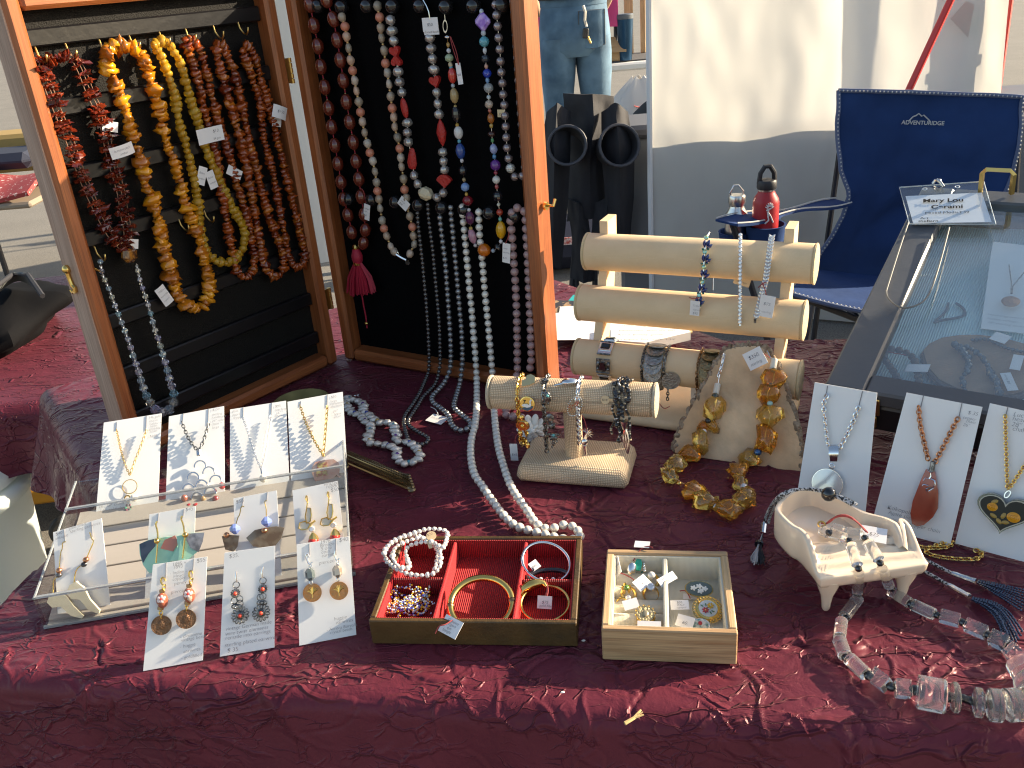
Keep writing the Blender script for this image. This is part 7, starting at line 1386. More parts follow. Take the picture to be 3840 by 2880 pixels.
part('calla_head', one(tube(smoothp([onb(885, 520, .019), onb(920, 465, .024), onb(975, 432, .028), onb(1040, 425, .027), onb(1055, 450, .026)], 2), [.0015]*4+[.003]*4+[.0052]*5+[.004]*4+[.002]*10, 10)[0:2] if False else tube(resample([onb(890, 515, .017), onb(920, 468, .022), onb(975, 435, .026), onb(1035, 428, .026), onb(1052, 452, .024)], n=9), [.0015, .0026, .004, .0052, .0056, .0052, .0042, .003, .0012], 12)), mGold, gb2, world=True)
tag(gb2, onb(1042, 540, .026), (.95, -.1, -.1), (.0, .55, .8), .0145, .0125, [('$75', .3, .4, .0042), ('gold filled', .15, .15, .0036)], m=mat('pink_tag', (.72, .58, .55), .7)); string(gb2, [onb(1040, 520, .027), onb(1060, 460, .032), onb(1050, 415, .031), onb(1065, 470, .032), onb(1052, 515, .028)])

# ------------------------------------------------------------------ pale wooden ring box
WBX = thing('ring_box', 'square pale wood box lined with cream linen holding rings and brooches', 'jewelry box', (.1356, .7056, 0), math.radians(-10)); ww_, wd_, wh_ = .124, .1266, .037
wdP = woodmat('mango_wood', (.34, .19, .09), (.60, .41, .22), 0, 1.0, .55, .0, 22); wdPy = woodmat('mango_wood_side', (.42, .26, .12), (.64, .44, .24), 1, 1.0, .55, .0, 22); wt = .0075
part('front_wall', one(box(ww_, wt, wh_, .0012), TR(0, -wd_/2+wt/2, wh_/2)), wdP, WBX); part('back_wall', one(box(ww_, wt, wh_, .0012), TR(0, wd_/2-wt/2, wh_/2)), wdP, WBX)
for s in (-1, 1): part('side_wall', one(box(wt, wd_-2*wt-.0004, wh_-.0005, .0012), TR(s*(ww_/2-wt/2), 0, wh_/2)), wdPy, WBX)
iw, idp = ww_-2*wt, wd_-2*wt
def lin(w_, d_, h_, b=0.): return uvmesh(MB().add(box(w_, d_, h_, b)).mesh('linen', mLinenIn, b > 0, 40), boxuv)
part('lining_floor', lin(iw, idp, .003), None, WBX, mx=TR(0, 0, .0045))
for s in (-1, 1): part('lining_side', lin(.0018, idp-.004, wh_-.008), None, WBX, mx=TR(s*(iw/2-.001), 0, wh_/2+.0015)); part('lining_end', lin(iw, .0018, wh_-.008), None, WBX, mx=TR(0, s*(idp/2-.001), wh_/2+.0015))
dx = -.002
part('divider', lin(.005, idp-.004, wh_-.009, .0012), None, WBX, mx=TR(dx, 0, wh_/2+.001))
rlw = dx-.0026+iw/2-.002
for k in range(5):
    v = [(rlw/2*sx, .0115*math.cos(a), .0115*math.sin(a)*1.15) for sx in (-1, 1) for a in np.linspace(0, PI, 12)]; f = [(i, i+1, 13+i, 12+i) for i in range(11)]+[tuple(range(12)), tuple(range(23, 11, -1))]
    me = MB().add((v, f)).mesh('roll', mLinenIn, True, 40); part('ring_roll', uvmesh(me, lambda c, n_: (c.x, math.atan2(c.z, c.y)*.0115)), None, WBX, mx=TR(-iw/2+.002+rlw/2, -idp/2+.0118+k*.0214+.001, .006))
ob = lambda x, y, z: T(*zK4(x, y), z)
def ring_thing(label, c, R_, m_, tilt=(0, .35, .9), w_=.0022, lean=0):
    t = thing('ring', label, 'ring', (c[0], c[1], c[2]-R_), group='rings in the pale wood box'); part('shank', one(torus(R_, w_, 28, 8), along(c, (math.sin(lean), -.75, .5))), m_, t, world=True); return t
c = ob(475, 430, .017); t = ring_thing('silver ring with tall green malachite stone', c, .0062, mSilver, w_=.002)
part('stone', one(prism([(-.005, -.009), (.004, -.0085), (.006, .002), (.004, .009), (-.003, .0085), (-.006, .0)], 0, .0045), frm(ob(485, 385, .026), (1, -.1, -.2), (.05, .8, .6))@SC(.66)), mat('malachite', (.012, .36, .22), .2, coat=.5, vscale=60, vamt=.3, stretch=(1, 6, 1)), t, world=True, smooth=False)
part('silver_leaf', MB().add(ell(.0048, .002, .0072, 12, 8), frm(ob(415, 430, .026), (1, 0, -.3), (0, -.8, .5))), mSilver, t, world=True)
for k in range(4): part('silver_ball', one(ell(.0015, .0015, .0015, 8, 6), tr(ob(555+4*k, 365+28*k, .027))), mSilver, t, world=True)
tag(t, ob(240, 390, .03), (.5, -.2, .8), (0, 1, .35), .008, .021, [('$180', .1, .45, .0035)]); string(t, [ob(200, 210, .03), ob(260, 310, .028), ob(370, 360, .024)]); string(t, [ob(430, 330, .03), ob(480, 240, .036), ob(540, 165, .039), ob(640, 150, .041), ob(660, 175, .04)])
tag(t, ob(535, 130, .040), (.95, -.3, .05), (.3, 1, .1), .016, .010)
c = ob(660, 570, .018); t = ring_thing('gold ring set with a cream pearl', c, .0062, mGold, w_=.0016); part('pearl', one(ell(.0042, .0042, .0042, 14, 10), tr(ob(648, 505, .029))), mCream, t, world=True)
c = ob(375, 730, .018); t = ring_thing('gold ring with small green jade stone', c, .0068, mGold, w_=.0016); part('stone', one(ell(.0032, .003, .0046, 10, 8), frm(ob(350, 650, .030), (1, -.2, 0), (0, .5, .8))), mat('jade', (.10, .22, .03), .15, coat=.6), t, world=True)
pr_ = MB()
for x, y in ((305, 650), (330, 615), (385, 640), (380, 690), (320, 700)): pr_.add(ell(.0016, .0016, .003, 6, 5), tr(ob(x, y, .029)))
part('prongs', pr_, mGold, t, world=True); string(t, [ob(250, 470, .026), ob(330, 490, .026), ob(420, 540, .025), ob(455, 580, .024)])
c = ob(635, 720, .017); t = thing('ring', 'wide gold band ring with large clear rhinestone', 'ring', (c[0], c[1], .006), group='rings in the pale wood box')
part('shank', one(lathe([(.0076, -.0045), (.0083, -.003), (.0083, .003), (.0076, .0045), (.0069, .003), (.0069, -.003)], 32, False), along(c, (.1, -.8, .35))), mGold, t, world=True)
part('rhinestone', one(lathe([(.0016, -.002), (.0042, .0008), (.0035, .002), (.002, .0028)], 10), along(ob(640, 640, .028), (0, -.5, .85))), mRhine, t, world=True, smooth=False); part('prong_cup', one(lathe([(.0018, -.004), (.003, -.0015), (.004, .0008)], 12, False), along(ob(640, 650, .0265), (0, -.5, .85))), mGold, t, world=True)
tag(t, ob(835, 545, .034), (.85, .5, .05), (-.4, .75, .5), .021, .009, [('$ 80.', .2, .12, .0042), ('18K gold', .15, .6, .003)]); tag(t, ob(535, 590, .031), (.75, .62, .05), (-.5, .7, .45), .017, .0125, [('$ 50', .4, .25, .0042)])
c = ob(300, 850, .016); t = ring_thing('thin gold ring with small round diamond', c, .0062, mGold, w_=.001); part('rhinestone', one(lathe([(.0012, -.0015), (.0028, .0006), (.0014, .0022)], 9), along(ob(368, 770, .028), (0, -.4, .9))), mRhine, t, world=True, smooth=False); tag(t, ob(400, 845, .027), (.95, .15, .1), (-.1, .85, .5), .015, .010)
c = ob(580, 1040, .014); t = thing('ring', 'large gold ring topped with an old coin', 'ring', (c[0], c[1], .005), group='rings in the pale wood box'); part('shank', one(lathe([(.009, -.006), (.0092, .003), (.0085, .005)], 32, False), tr(ob(580, 1030, .020))), mGold, t, world=True)
cc = ob(575, 965, .029); part('coin', one(coinm(.0085, .0012), along(cc, (0, -.35, .93))), mat('worn_coin', (.50, .40, .22), .35, .8, bump=.9, bscale=380), t, world=True, angle=30); part('portrait', MB().add(ell(.0028, .0036, .0006, 12, 6), along(cc+np.array([0, -.0006, .0014]), (0, -.35, .93))).add(ell(.0044, .0016, .0005, 10, 6), along(cc+np.array([.003, .0015, .0014]), (0, -.35, .93))), mat('coin_relief', (.55, .45, .27), .35, .8), t, world=True)
pr_ = MB()
for k in range(12): a = 2*PI*k/12; pr_.add(ell(.0011, .0011, .0014, 6, 5), tr(cc+np.array([.0091*math.cos(a), .0085*math.sin(a), .0032*math.sin(a)])))
part('prongs', pr_, mGold, t, world=True); tag(t, ob(620, 1085, .033), (1, -.18, .0), (.1, .55, .3), .022, .006)
# brooches
c = ob(1215, 665, .017); t = thing('brooch', 'dark oval brooch with white enamel blossoms in the ring box', 'brooch', tuple(ob(1215, 700, .006)), group='mosaic brooches in the ring box'); F_ = frm(c, (.97, -.18, -.05), (.1, .75, .62))@SC(.7)
part('frame', one(lathe([(.0195, -.002), (.0205, 0), (.0195, .002), (.001, .002)], 36), F_@SC(1, .58, 1)), mGold, t, world=True); part('enamel', one(lathe([(.0192, .002), (.018, .0032), (.001, .0042)], 36), F_@SC(1, .56, 1)), mat('slate_enamel', (.10, .13, .12), .25, coat=.5), t, world=True)
bl_ = MB()
for cx, cy in ((-.008, .0), (0, .003), (.008, .0), (.002, -.004)):
    for k in range(5): a = 2*PI*k/5; bl_.add(ell(.0024, .0017, .0008, 8, 5), F_@TR(cx+.0026*math.cos(a), cy+.0018*math.sin(a), .0043)@RZ(a))
part('blossoms', bl_, mWhite, t, world=True); string(t, [ob(985, 690, .012), ob(1050, 680, .013), ob(1090, 730, .012), ob(1110, 780, .011)]); tag(t, ob(1110, 755, .009), (1, -.2, 0), (.2, .9, .2), .014, .007)
c = ob(1320, 910, .014); t = thing('brooch', 'round gold filigree brooch with red and yellow mosaic flowers in the ring box', 'brooch', tuple(ob(1310, 960, .006)), group='mosaic brooches in the ring box'); F_ = frm(c, (.98, .05, -.03), (-.05, .92, .34))@SC(.66)
fm = MB()
for k in range(26): a = 2*PI*k/26; fm.add(torus(.0021, .0007, 10, 5), F_@TR(.0205*math.cos(a), .0195*math.sin(a), 0))
fm.add(torus(.0182, .0009, 40, 6), F_).add(torus(.0225, .0005, 40, 5), F_)
part('filigree', fm, mGold, t, world=True); part('bezel', one(lathe([(.0178, -.001), (.0175, .002), (.0148, .0036), (.014, .003)], 36), F_), mGold, t, world=True); part('mosaic_ground', one(lathe([(.0141, .003), (.001, .0036)], 36), F_), mat('mosaic_white', (.66, .68, .66), .4, bump=.6, bscale=400), t, world=True)
for cx, cy, m_ in ((-.0045, -.003, mat('mosaic_red', (.5, .05, .06), .4)), (.0045, .0035, mat('mosaic_yellow', (.75, .42, .02), .4))):
    fl = MB()
    for k in range(7): a = 2*PI*k/7; fl.add(ell(.0024, .0013, .0007, 8, 5), F_@TR(cx+.0032*math.cos(a), cy+.0032*math.sin(a), .0042)@RZ(a))
    part('mosaic_flower', fl, m_, t, world=True); part('flower_eye', one(ell(.0013, .0013, .0010, 8, 5), F_@TR(cx, cy, .0047)), mat('mosaic_eye', (.7, .5, .1), .4) if cx < 0 else mRhine, t, world=True)
lf = MB()
for x, y, a in ((-.008, .005, 2.3), (-.002, .006, 1.6), (.006, -.006, -.6), (.002, -.008, -1.2), (.0, .001, .8)): lf.add(ell(.0028, .001, .0006, 8, 5), F_@TR(x, y, .004)@RZ(a))
part('mosaic_leaves', lf, mat('mosaic_green', (.05, .16, .06), .4), t, world=True); tag(t, ob(985, 855, .018), (1, -.08, 0), (.05, .9, .35), .018, .0105, [('$50.', .35, .62, .0034), ('ITALY', .35, .36, .0028), ('stamped', .3, .1, .0028)])
c = ob(1230, 1100, .0165); t = thing('brooch', 'small mosaic brooch mostly hidden at the front wall of the ring box', 'brooch', tuple(ob(1230, 1115, .006)), group='mosaic brooches in the ring box'); F_ = frm(c, (1, -.15, 0), (.1, .6, .75))@SC(.7)
part('frame', one(lathe([(.013, -.0015), (.0138, 0), (.0128, .0018), (.001, .002)], 30), F_@SC(1, .7, 1)), mSilver, t, world=True); part('mosaic', one(lathe([(.012, .002), (.001, .003)], 24), F_@SC(1, .68, 1)), mat('mosaic_teal', (.12, .26, .24), .4, mix=(.7, .7, .65), mixscale=260), t, world=True); part('mosaic_flower', one(ell(.003, .003, .001, 8, 5), F_@TR(0, .003, .003)), mat('mosaic_crimson', (.45, .04, .05), .4), t, world=True)
tag(t, ob(1050, 1055, .020), (.85, -.5, .0), (.4, .75, .5), .017, .012, [('60.', .35, .25, .0048)])

# ------------------------------------------------------------------ ivory ceramic baby grand dish
mIvory = mat('ivory_ceramic', (.80, .64, .48), .2, coat=.4, vscale=14, vamt=.04)
zr = .074
rimpx = [(215, 1190), (235, 1145), (270, 1100), (320, 1060), (385, 1025), (455, 1008), (530, 1018), (610, 1050), (700, 1085), (790, 1122), (870, 1168), (950, 1205), (1040, 1228), (1120, 1248), (1200, 1285), (1265, 1340), (1320, 1410), (1355, 1470)]
rim3 = [T(*zG3(*p), zr) for p in rimpx]
fl_, fr_ = T(3080, 2172, .046), T(3470, 2120, .046)
pc = np.mean(np.array(rim3+[fl_, fr_]), axis=0)
kd = unit((fr_-fl_)*np.array([1, 1, 0])); kb = np.array([-kd[1], kd[0], 0])      # along keys, towards the tail
klen = float(np.linalg.norm((fr_-fl_)[:2]))
pno = thing('piano_dish', 'ivory ceramic baby grand piano dish on three legs', 'dish', (pc[0], pc[1], 0))
def to2(p): d = np.array(p)-fl_; return np.array([d@kd, d@kb])
def to3(q, z): p = fl_+kd*q[0]+kb*q[1]; return np.array([p[0], p[1], z])
out2 = [to2(p) for p in rim3]
KD = .034                                            # depth of the keyboard shelf
fl0 = [np.array([-.002, -.003]), np.array([-.0035, .002]), np.array([-.003, .012])]
outl = fl0+[np.array([out2[0][0]*.35, KD+.012]), np.array([out2[0][0]*.75, out2[0][1]*.62])]+out2[:-1]+[np.array([klen-.003, KD+.012]), np.array([klen-.001, KD]), np.array([klen+.003, .012]), np.array([klen+.0035, .002]), np.array([klen+.002, -.003])]
outl = resample([np.array([*p, 0]) for p in smoothp(outl+outl[:1], 2)], n=150)[:-1, :2]; cen = np.array([klen*.45, KD*1.25])
sst = lambda e0, e1, x: (lambda q: q*q*(3-2*q))(min(1, max(0, (x-e0)/(e1-e0))))
def pz(q, d):                                       # height of the glazed top: rim, bowl, key slope, front lip
    back = sst(KD-.022, KD-.004, q[1])
    rim_ = .0495+(.074-.0495)*sst(.004, KD+.004, q[1]); rimh = rim_-.0015*(1-min(1, d/.0025))**2
    bowl = .0555 if q[1] > KD else .0555+.0
    kz = np.interp(q[1], [-.01, .008, .011, .019, .021, .027, .029, KD-.002, KD+.004, KD+.009], [.0495, .0495, .0535, .0538, .0565, .0568, .061, .0615, .0595, .0555])
    return rimh+(kz-rimh)*sst(.0048, .0095, d) if q[1] > .007 else .0495-.0015*(1-min(1, d/.003))**2
rings_ = []
for s_, z in ((.90, .0345), (.955, .036), (.985, .040), (.996, .045)): rings_.append([to3(cen+(p-cen)*s_, z) for p in outl])
for d in (0, .0008, .002, .0035, .005, .0065, .008, .0095, .012): rings_.append([to3(cen+(p-cen)*(1-d/np.linalg.norm(p-cen)), pz(cen+(p-cen)*(1-d/np.linalg.norm(p-cen)), d)) for p in outl])
for k_ in range(1, 22): rings_.append([(lambda P2: to3(P2, pz(P2, .02)))(cen+(p-cen)*((1-.012/np.linalg.norm(p-cen))*(1-k_/22))) for p in outl])
part('dish_body', one(loft(rings_)), mIvory, pno, world=True, angle=60)
lg_ = [(.003, -.0005), (.0042, .002), (.0046, .008), (.0062, .018), (.0105, .030), (.013, .039)]
for q2 in (np.array([.012, .010]), np.array([klen-.014, .010]), out2[3]*.78+cen*.22): part('leg', one(lathe([(r_, z) for r_, z in lg_], 16), tr(to3(q2, 0.0005))), mIvory, pno, world=True)

# ------------------------------------------------------------------ clear lucite bead necklace over the piano
mLuc = mat('lucite', (.95, .94, .90), .03, trans=.92, ior=1.46); ln = necklace('clear lucite cylinder necklace with black spacers spilling from the piano dish', T(*zG4(1250, 1270)))
onk = lambda x, y, z: T(*zG4(x, y), z)
LC = [(760, 170, .062, 765, 135, .008, .011, 'c'), ]
def lucite(a, b, r, n=20, flatk=False): 
    r *= .78 if n == 24 else (.74 if n < 8 else .62); a, b = np.array(a), np.array(b); L_ = np.linalg.norm(b-a); k = r*.08
    part('lucite_bead', one(lathe([(r-k, 0), (r, k), (r, L_-k), (r-k, L_)], n), along(a, b-a)), mLuc, ln, world=True, angle=40 if n > 8 else 20)
def spac(p, r=.0042): r *= .78; part('black_spacer', one(ell(r, r, r*.9, 9, 7), tr(p)), mBlackBead, ln, world=True, smooth=False)
cy_ = [((735, 165, .064), (790, 195, .064), .0085), ((805, 190, .063), (905, 230, .0665), .0092), ((820, 150, .062), (900, 170, .063), .0075), ((915, 190, .064), (1035, 205, .068), .0095), ((950, 275, .074), (1000, 425, .066), .0088), ((1075, 255, .074), (1155, 385, .066), .0092), ((1010, 480, .05), (1000, 625, .012), .0085), ((1180, 450, .052), (1230, 575, .022), .0085)]
for a, b, r in cy_: lucite(onk(*a), onk(*b), r)
for x, y, z in ((795, 190, .066), (940, 248, .075), (1055, 228, .076), (1007, 450, .062), (1165, 410, .062), (998, 645, .010), (1248, 595, .014)): spac(onk(x, y, z), .0047)
tb1 = [((1005, 665), (905, 800), .0095, 20), ((885, 830), (870, 950), .0095, 20), ((870, 970), (910, 1085), .0105, 20), ((940, 1105), (1060, 1220), .0105, 20), ((1110, 1220), (1215, 1300), .0125, 4), ((1275, 1320), (1390, 1330), .0135, 4), ((1435, 1345), (1645, 1385), .0185, 24), ((1690, 1385), (1735, 1390), .0165, 24), ((1850, 1420), (1915, 1430), .0165, 6), ((1955, 1440), (2050, 1450), .0175, 24), ((2080, 1445), (2190, 1440), .0175, 24), ((2205, 1435), (2290, 1420), .0175, 24),
       ((1240, 610), (1380, 700), .0092, 20), ((1400, 710), (1560, 785), .0098, 20), ((1600, 790), (1745, 830), .0105, 4), ((1785, 855), (1940, 920), .0108, 4), ((1965, 945), (2090, 1000), .0125, 4), ((2105, 1040), (2200, 1120), .0138, 4), ((2190, 1140), (2260, 1260), .0165, 24), ((2260, 1280), (2290, 1400), .0175, 24)]
for (a, b, r, n_) in tb1:
    rz_ = r*(.78 if n_ == 24 else (.74*.72 if n_ == 4 else .62))
    lucite(onk(*a, rz_+.0012), onk(*b, rz_+.0012), r, n_)
for x, y, r in ((915, 808, .0045), (915, 1098, .0052), (1085, 1228, .0062), (1245, 1310, .006), (1415, 1335, .0065), (1665, 1385, .006), (1770, 1392, .005), (1800, 1405, .005), (1825, 1412, .0055), (1940, 1440, .0055), (2065, 1447, .005), (1390, 708, .0055), (1580, 788, .005), (1765, 842, .0055), (1950, 932, .0055), (2095, 1015, .005)): spac(onk(x, y, r+.002), r)
string(ln, [onk(770, 125, .066), onk(830, 75, .08), onk(920, 65, .088), onk(1000, 110, .085), onk(1065, 185, .076)], r=.0009); string(ln, [onk(735, 120, .066), onk(790, 125, .067), onk(850, 60, .09), onk(940, 60, .09), onk(1030, 140, .08), onk(1075, 190, .076)], r=.0008)
tag(ln, onk(1120, 200, .066), (.9, -.4, -.05), (.3, .8, .3), .024, .018, [('$75', .3, .35, .006)]); part('clasp', one(torus(.0035, .001, 12, 6), along(onk(740, 130, .067), (0, -.5, .8))), mBrass, ln, world=True)

# ------------------------------------------------------------------ black and white cord lariat with tassels
mCord = mat('silver_cord', (.50, .50, .50), .5, mix=(.02, .02, .02), mixscale=420, mixpos=(.5, .52)); lr = necklace('black and silver cord lariat with silver and blue beaded tassels around the piano', T(*zG4(290, 330)))
zq = zoom(2800, 1350, .47016)
cA = [T(*zG3(x, y), z) for x, y, z in ((140, 1300, .016), (160, 1230, .03), (200, 1150, .058), (260, 1080, .078), (340, 1040, .081), (440, 1028, .081), (540, 1035, .081), (620, 1060, .081), (690, 1085, .081), (760, 1110, .081), (840, 1155, .081))]
part('cord', one(tube(smoothp(cA, 2), .0017, 8)), mCord, lr, world=True); part('cord', one(tube(smoothp([p+np.array([.004, -.002, .0012]) for p in cA], 2), .0017, 8)), mCord, lr, world=True)
part('slide_bead', one(ell(.0078, .007, .0078, 16, 12), tr(T(*zG3(655, 1070), .084))), mat('black_mirror_bead', (.02, .02, .022), .08, .6, coat=1), lr, world=True)
part('tassel_cap', one(seg(T(*zG3(140, 1300), .016), T(*zG3(130, 1380), .009), .0034, 10)), mSilver, lr, world=True)
for k, (m_, x0) in enumerate(((mat('silver_silk', (.42, .42, .43), .5, sheen=.4), -34), (mBlackCan, 14))):
    tk = MB(); rnd = random.Random(k+30); a = T(*zG3(128, 1385), .009)
    for i in range(40): e = T(*zG3(95+x0+rnd.uniform(-34, 34), 1600+rnd.uniform(-25, 35)), .0015+rnd.random()*.006); m2 = T(*zG3(105+x0*.5, 1490), .010); tk.add(tube([a, m2+(e-m2)*.08, e], .0007, 4))
    part('silk_tassel', tk, m_, lr, world=True)
part('tassel_band', one(seg(T(*zG3(100, 1462), .009), T(*zG3(98, 1475), .009), .0048, 10)), mBlackBead, lr, world=True)
mBSeed = mat('blue_iris_seed', (.035, .055, .10), .2, .55, coat=.6)
for j, (pts, cap, fan) in enumerate((([(1470, 370), (1560, 420), (1690, 485)], (1690, 485, 1860, 545), [(1880, 545), (2000, 590), (2120, 640), (2240, 690)]), ([(1460, 455), (1560, 510), (1665, 570)], (1665, 570, 1815, 655), [(1840, 670), (1980, 720), (2060, 800), (2110, 900), (2150, 1000)]))):
    part('cord', one(tube(smoothp([onk(x, y, .0035) for x, y in pts], 1), .0018, 8)), mCord, lr, world=True)
    part('tassel_cap', one(tube(resample([onk(cap[0], cap[1], .004), onk(cap[2], cap[3], .0045)], n=6), [.0024, .0028, .0026, .003, .0028, .0036], 10)), mSilver, lr, world=True)
    for k in range(8):
        rnd = random.Random(100*j+k); w0 = (k-3.5)/3.5; sp2 = [onk(x+w0*(-10-24*i)*.5, y+w0*(9+20*i), .003+.0022*(k % 3)) for i, (x, y) in enumerate(fan)]
        P = resample(smoothp(sp2, 2), .0023); mbb = MB()
        for p in P: mbb.add(ell(.00135, .00135, .00115, 6, 5), tr(p+np.array([rnd.gauss(0, .0002), rnd.gauss(0, .0002), 0])))
        part('bead_fringe', mbb, mBSeed, lr, world=True)

# gold curb chain trailing under the right hand cards
solo('gold_chain', chain_mb([T(*zG3(x, y), .0025) for x, y in ((1360, 1480), (1420, 1500), (1520, 1500), (1620, 1490), (1640, 1450), (1640, 1440))]+[T(*zG3(x, y), .0025) for x, y in ((1400, 1515), (1480, 1560), (1600, 1580), (1720, 1590), (1840, 1590), (1880, 1550), (1870, 1520), (1830, 1520))], .0042, .0008, .7), mGold, 'thin gold curb chain trailing on the cloth behind the piano', 'chain')

# ------------------------------------------------------------------ three pendant cards leaning on the glass case
def rcard(label, bl, br, tr_, tl_, deg=19):
    a, b = bl, br; ub = unit(b-a); wb = np.array([-ub[1], ub[0], 0]); q_ = math.radians(deg); pl = Plane(a+np.array([0, 0, .0008]), -wb*math.cos(q_)+np.array([0, 0, math.sin(q_)]))
    t = thing('pendant_card', label, 'jewellery card', tuple((a+b)/2), group='pendant cards leaning on the glass case')
    c = [a+np.array([0, 0, .0008]), b+np.array([0, 0, .0008]), pl(*zG3(*tr_)), pl(*zG3(*tl_))]; part('card', one(quadslab(c, .0012)), mPaper, t, smooth=False, world=True)
    return t, pl, unit(c[1]-c[0]), unit((c[3]+c[2]-c[0]-c[1])/2), c
dirr = unit(T(*zG3(2200, 1612))-T(*zG3(1660, 1467)))
t, pl, tx, tu, c = rcard('white card with silver chain and round mirror pendant behind the piano', T(*zG3(385, 1180)), T(*zG3(385, 1180))+dirr*.079, (1040, 262), (543, 178))
pp = lambda pts, o=.003: [pl(*zG3(*p), o) for p in pts]
for q in (((645, 205), (632, 290)), ((925, 245), (890, 385))): part('slot', one(tube(pp(q, .0006), .0005, 4)), mPencil, t, world=True)
part('chain', chain_mb(pp([(640, 290), (612, 330), (622, 480), (650, 690)], .004), .0040, .001, .7), mSilver, t, world=True); part('chain', chain_mb(pp([(888, 385), (830, 540), (740, 710)], .004), .0040, .001, .7), mSilver, t, world=True)
part('bail', MB().add(grid(lambda u, v: np.array(pl(*zG3(655+80*u+(12 if v > .5 else 0)*(.5-u)*2*v, 690+115*v), .004+.004*math.sin(PI*v))), 8, 10, .001)), mSilver, t, world=True)
ce = pl(*zG3(645, 985), .003); part('mirror_disc', one(lathe([(.0168, 0), (.0168, .002), (.001, .0024)], 40), along(ce, pl.n)), mat('pearl_mirror', (.66, .68, .70), .12, .35, coat=.6, vscale=30, vamt=.08), t, world=True); part('silver_rim', one(torus(.0170, .0008, 44, 6), along(ce+pl.n*.0012, pl.n)), mSilver, t, world=True); part('jump_ring', one(torus(.0028, .0007, 12, 5), along(pl(*zG3(680, 845), .004), pl.n)), mSilver, t, world=True)
br2 = T(*zG3(1620, 1492)); t, pl, tx, tu, c = rcard('white card with copper chain and red agate flute player pendant', br2-dirr*.082, br2, (1880, 375), (1275, 260))
for q in (((1410, 285), (1388, 378)), ((1718, 340), (1690, 470))): part('slot', one(tube(pp(q, .0006), .0005, 4)), mPencil, t, world=True)
part('chain', chain_mb(pp([(1372, 385), (1380, 500), (1415, 660), (1450, 810)], .004), .0042, .0009, .8), mCopper, t, world=True); part('chain', chain_mb(pp([(1680, 475), (1620, 590), (1560, 710), (1505, 810)], .004), .0042, .0009, .8), mCopper, t, world=True)
flat(t, 'agate_slice', pl, zG3, [(1435, 868), (1505, 885), (1520, 950), (1535, 1060), (1530, 1180), (1490, 1250), (1420, 1310), (1365, 1322), (1325, 1300), (1312, 1220), (1330, 1120), (1365, 1030), (1400, 940)], mat('red_agate', (.30, .035, .018), .18, coat=.7, vscale=30, vamt=.25, mix=(.5, .2, .13), mixscale=22, mixpos=(.62, .7)), .002, .006)
fp = MB()
for pts, rr_ in (([(1465, 900), (1468, 925), (1455, 945)], .0028), ([(1450, 945), (1425, 940), (1410, 960)], .0012), ([(1470, 945), (1500, 960), (1505, 995), (1480, 1020), (1445, 1020)], .003), ([(1450, 1000), (1410, 990), (1400, 1005)], .0018), ([(1460, 1020), (1430, 1025), (1435, 1048)], .0018), ([(1490, 1020), (1450, 1045)], .0016), ([(1440, 880), (1468, 895), (1490, 885)], .0009)): fp.add(tube(pp(pts, .0068), rr_*.55, 6, flat=.6))
part('flute_player', fp, mSilver, t, world=True); part('bail', one(box(.005, .005, .012, .001), frm(pl(*zG3(1482, 850), .005), tx, pl.n)), mOxid, t, world=True)
for x, y, s, sz in ((1760, 430, '$ 35', .0055), (1722, 465, 'copper', .0045), (1745, 495, 'chain', .0045), (1722, 525, '26"', .0048), (1118, 1185, 'Kokopelli', .0068), (1125, 1225, 'Agate slice', .0062), (1150, 1280, 'on 26" copper chain', .0062)): write(s, sz, mPencil, t, frm(pl(*zG3(x, y), .0006), tx, tu), world=True)
t, pl, tx, tu, c = rcard('white card with gold chain and black lucite heart holding yellow roses', T(*zG3(1660, 1467)), T(*zG3(1660, 1467))+dirr*.085, (2500, 470), (1940, 345))
part('slot', one(tube(pp(((2085, 370), (2065, 450)), .0006), .0005, 4)), mPencil, t, world=True)
part('chain', chain_mb(pp([(2062, 450), (2068, 700), (2080, 1030)], .004), .0028, .0007, .8), mGold, t, world=True); part('chain', chain_mb(pp([(2400, 560), (2212, 850), (2090, 1030)], .004), .0028, .0007, .8), mGold, t, world=True)
hF = frm(pl(*zG3(2062, 1205), .003), tx, tu); hp = [(a*.0265, b*.0225) for a, b in [(math.sin(q)**3, (13*math.cos(q)-5*math.cos(2*q)-2*math.cos(3*q)-math.cos(4*q))/16) for q in np.linspace(0, 2*PI, 41)[:-1]]]
part('lucite_heart', one(prism(hp, 0, .008), hF), mat('amber_lucite', (.12, .085, .01), .06, trans=.5, coat=.8), t, world=True, smooth=False); part('heart_face', one(prism([(a*.88, b*.88+.0004) for a, b in hp], .0078, .0092), hF), mat('black_lucite', (.012, .011, .009), .25, spec=.25), t, world=True, smooth=False); part('heart_rim', one(tube([hF@Vector((a*.9, b*.9, .0088)) for a, b in hp], .0007, 5, closed=True)), mat('pale_rim', (.45, .42, .33), .2), t, world=True)
mYR = mat('yellow_rose', (.75, .33, .01), .35, coat=.5)
for x, y, r_ in ((-.0155, .004, .0068), (.0125, -.003, .0085)):
    ro = MB().add(ell(r_, r_*.85, .001, 14, 6), hF@TR(x*.74, y*.8, .0096)@SC(.76))
    for k in range(3): ro.add(torus(r_*(.85-.28*k), .0009, 16, 5, 1, .85), hF@TR(x*.74, y*.8, .0100+.0004*k)@SC(.76))
    part('dried_rose', ro, mYR, t, world=True)
for x, y, a in ((-.014, .0115, .6), (-.012, -.007, -.4), (.0, -.004, 1.2), (.004, -.012, .2), (-.004, -.0125, 2.4)): part('dried_leaf', one(ell(.0052, .003, .0008, 8, 5), hF@TR(x*.74, y*.8, .0096)@RZ(a)@SC(.75)), mat('olive_leaf', (.33, .2, .02), .4, coat=.5), t, world=True)
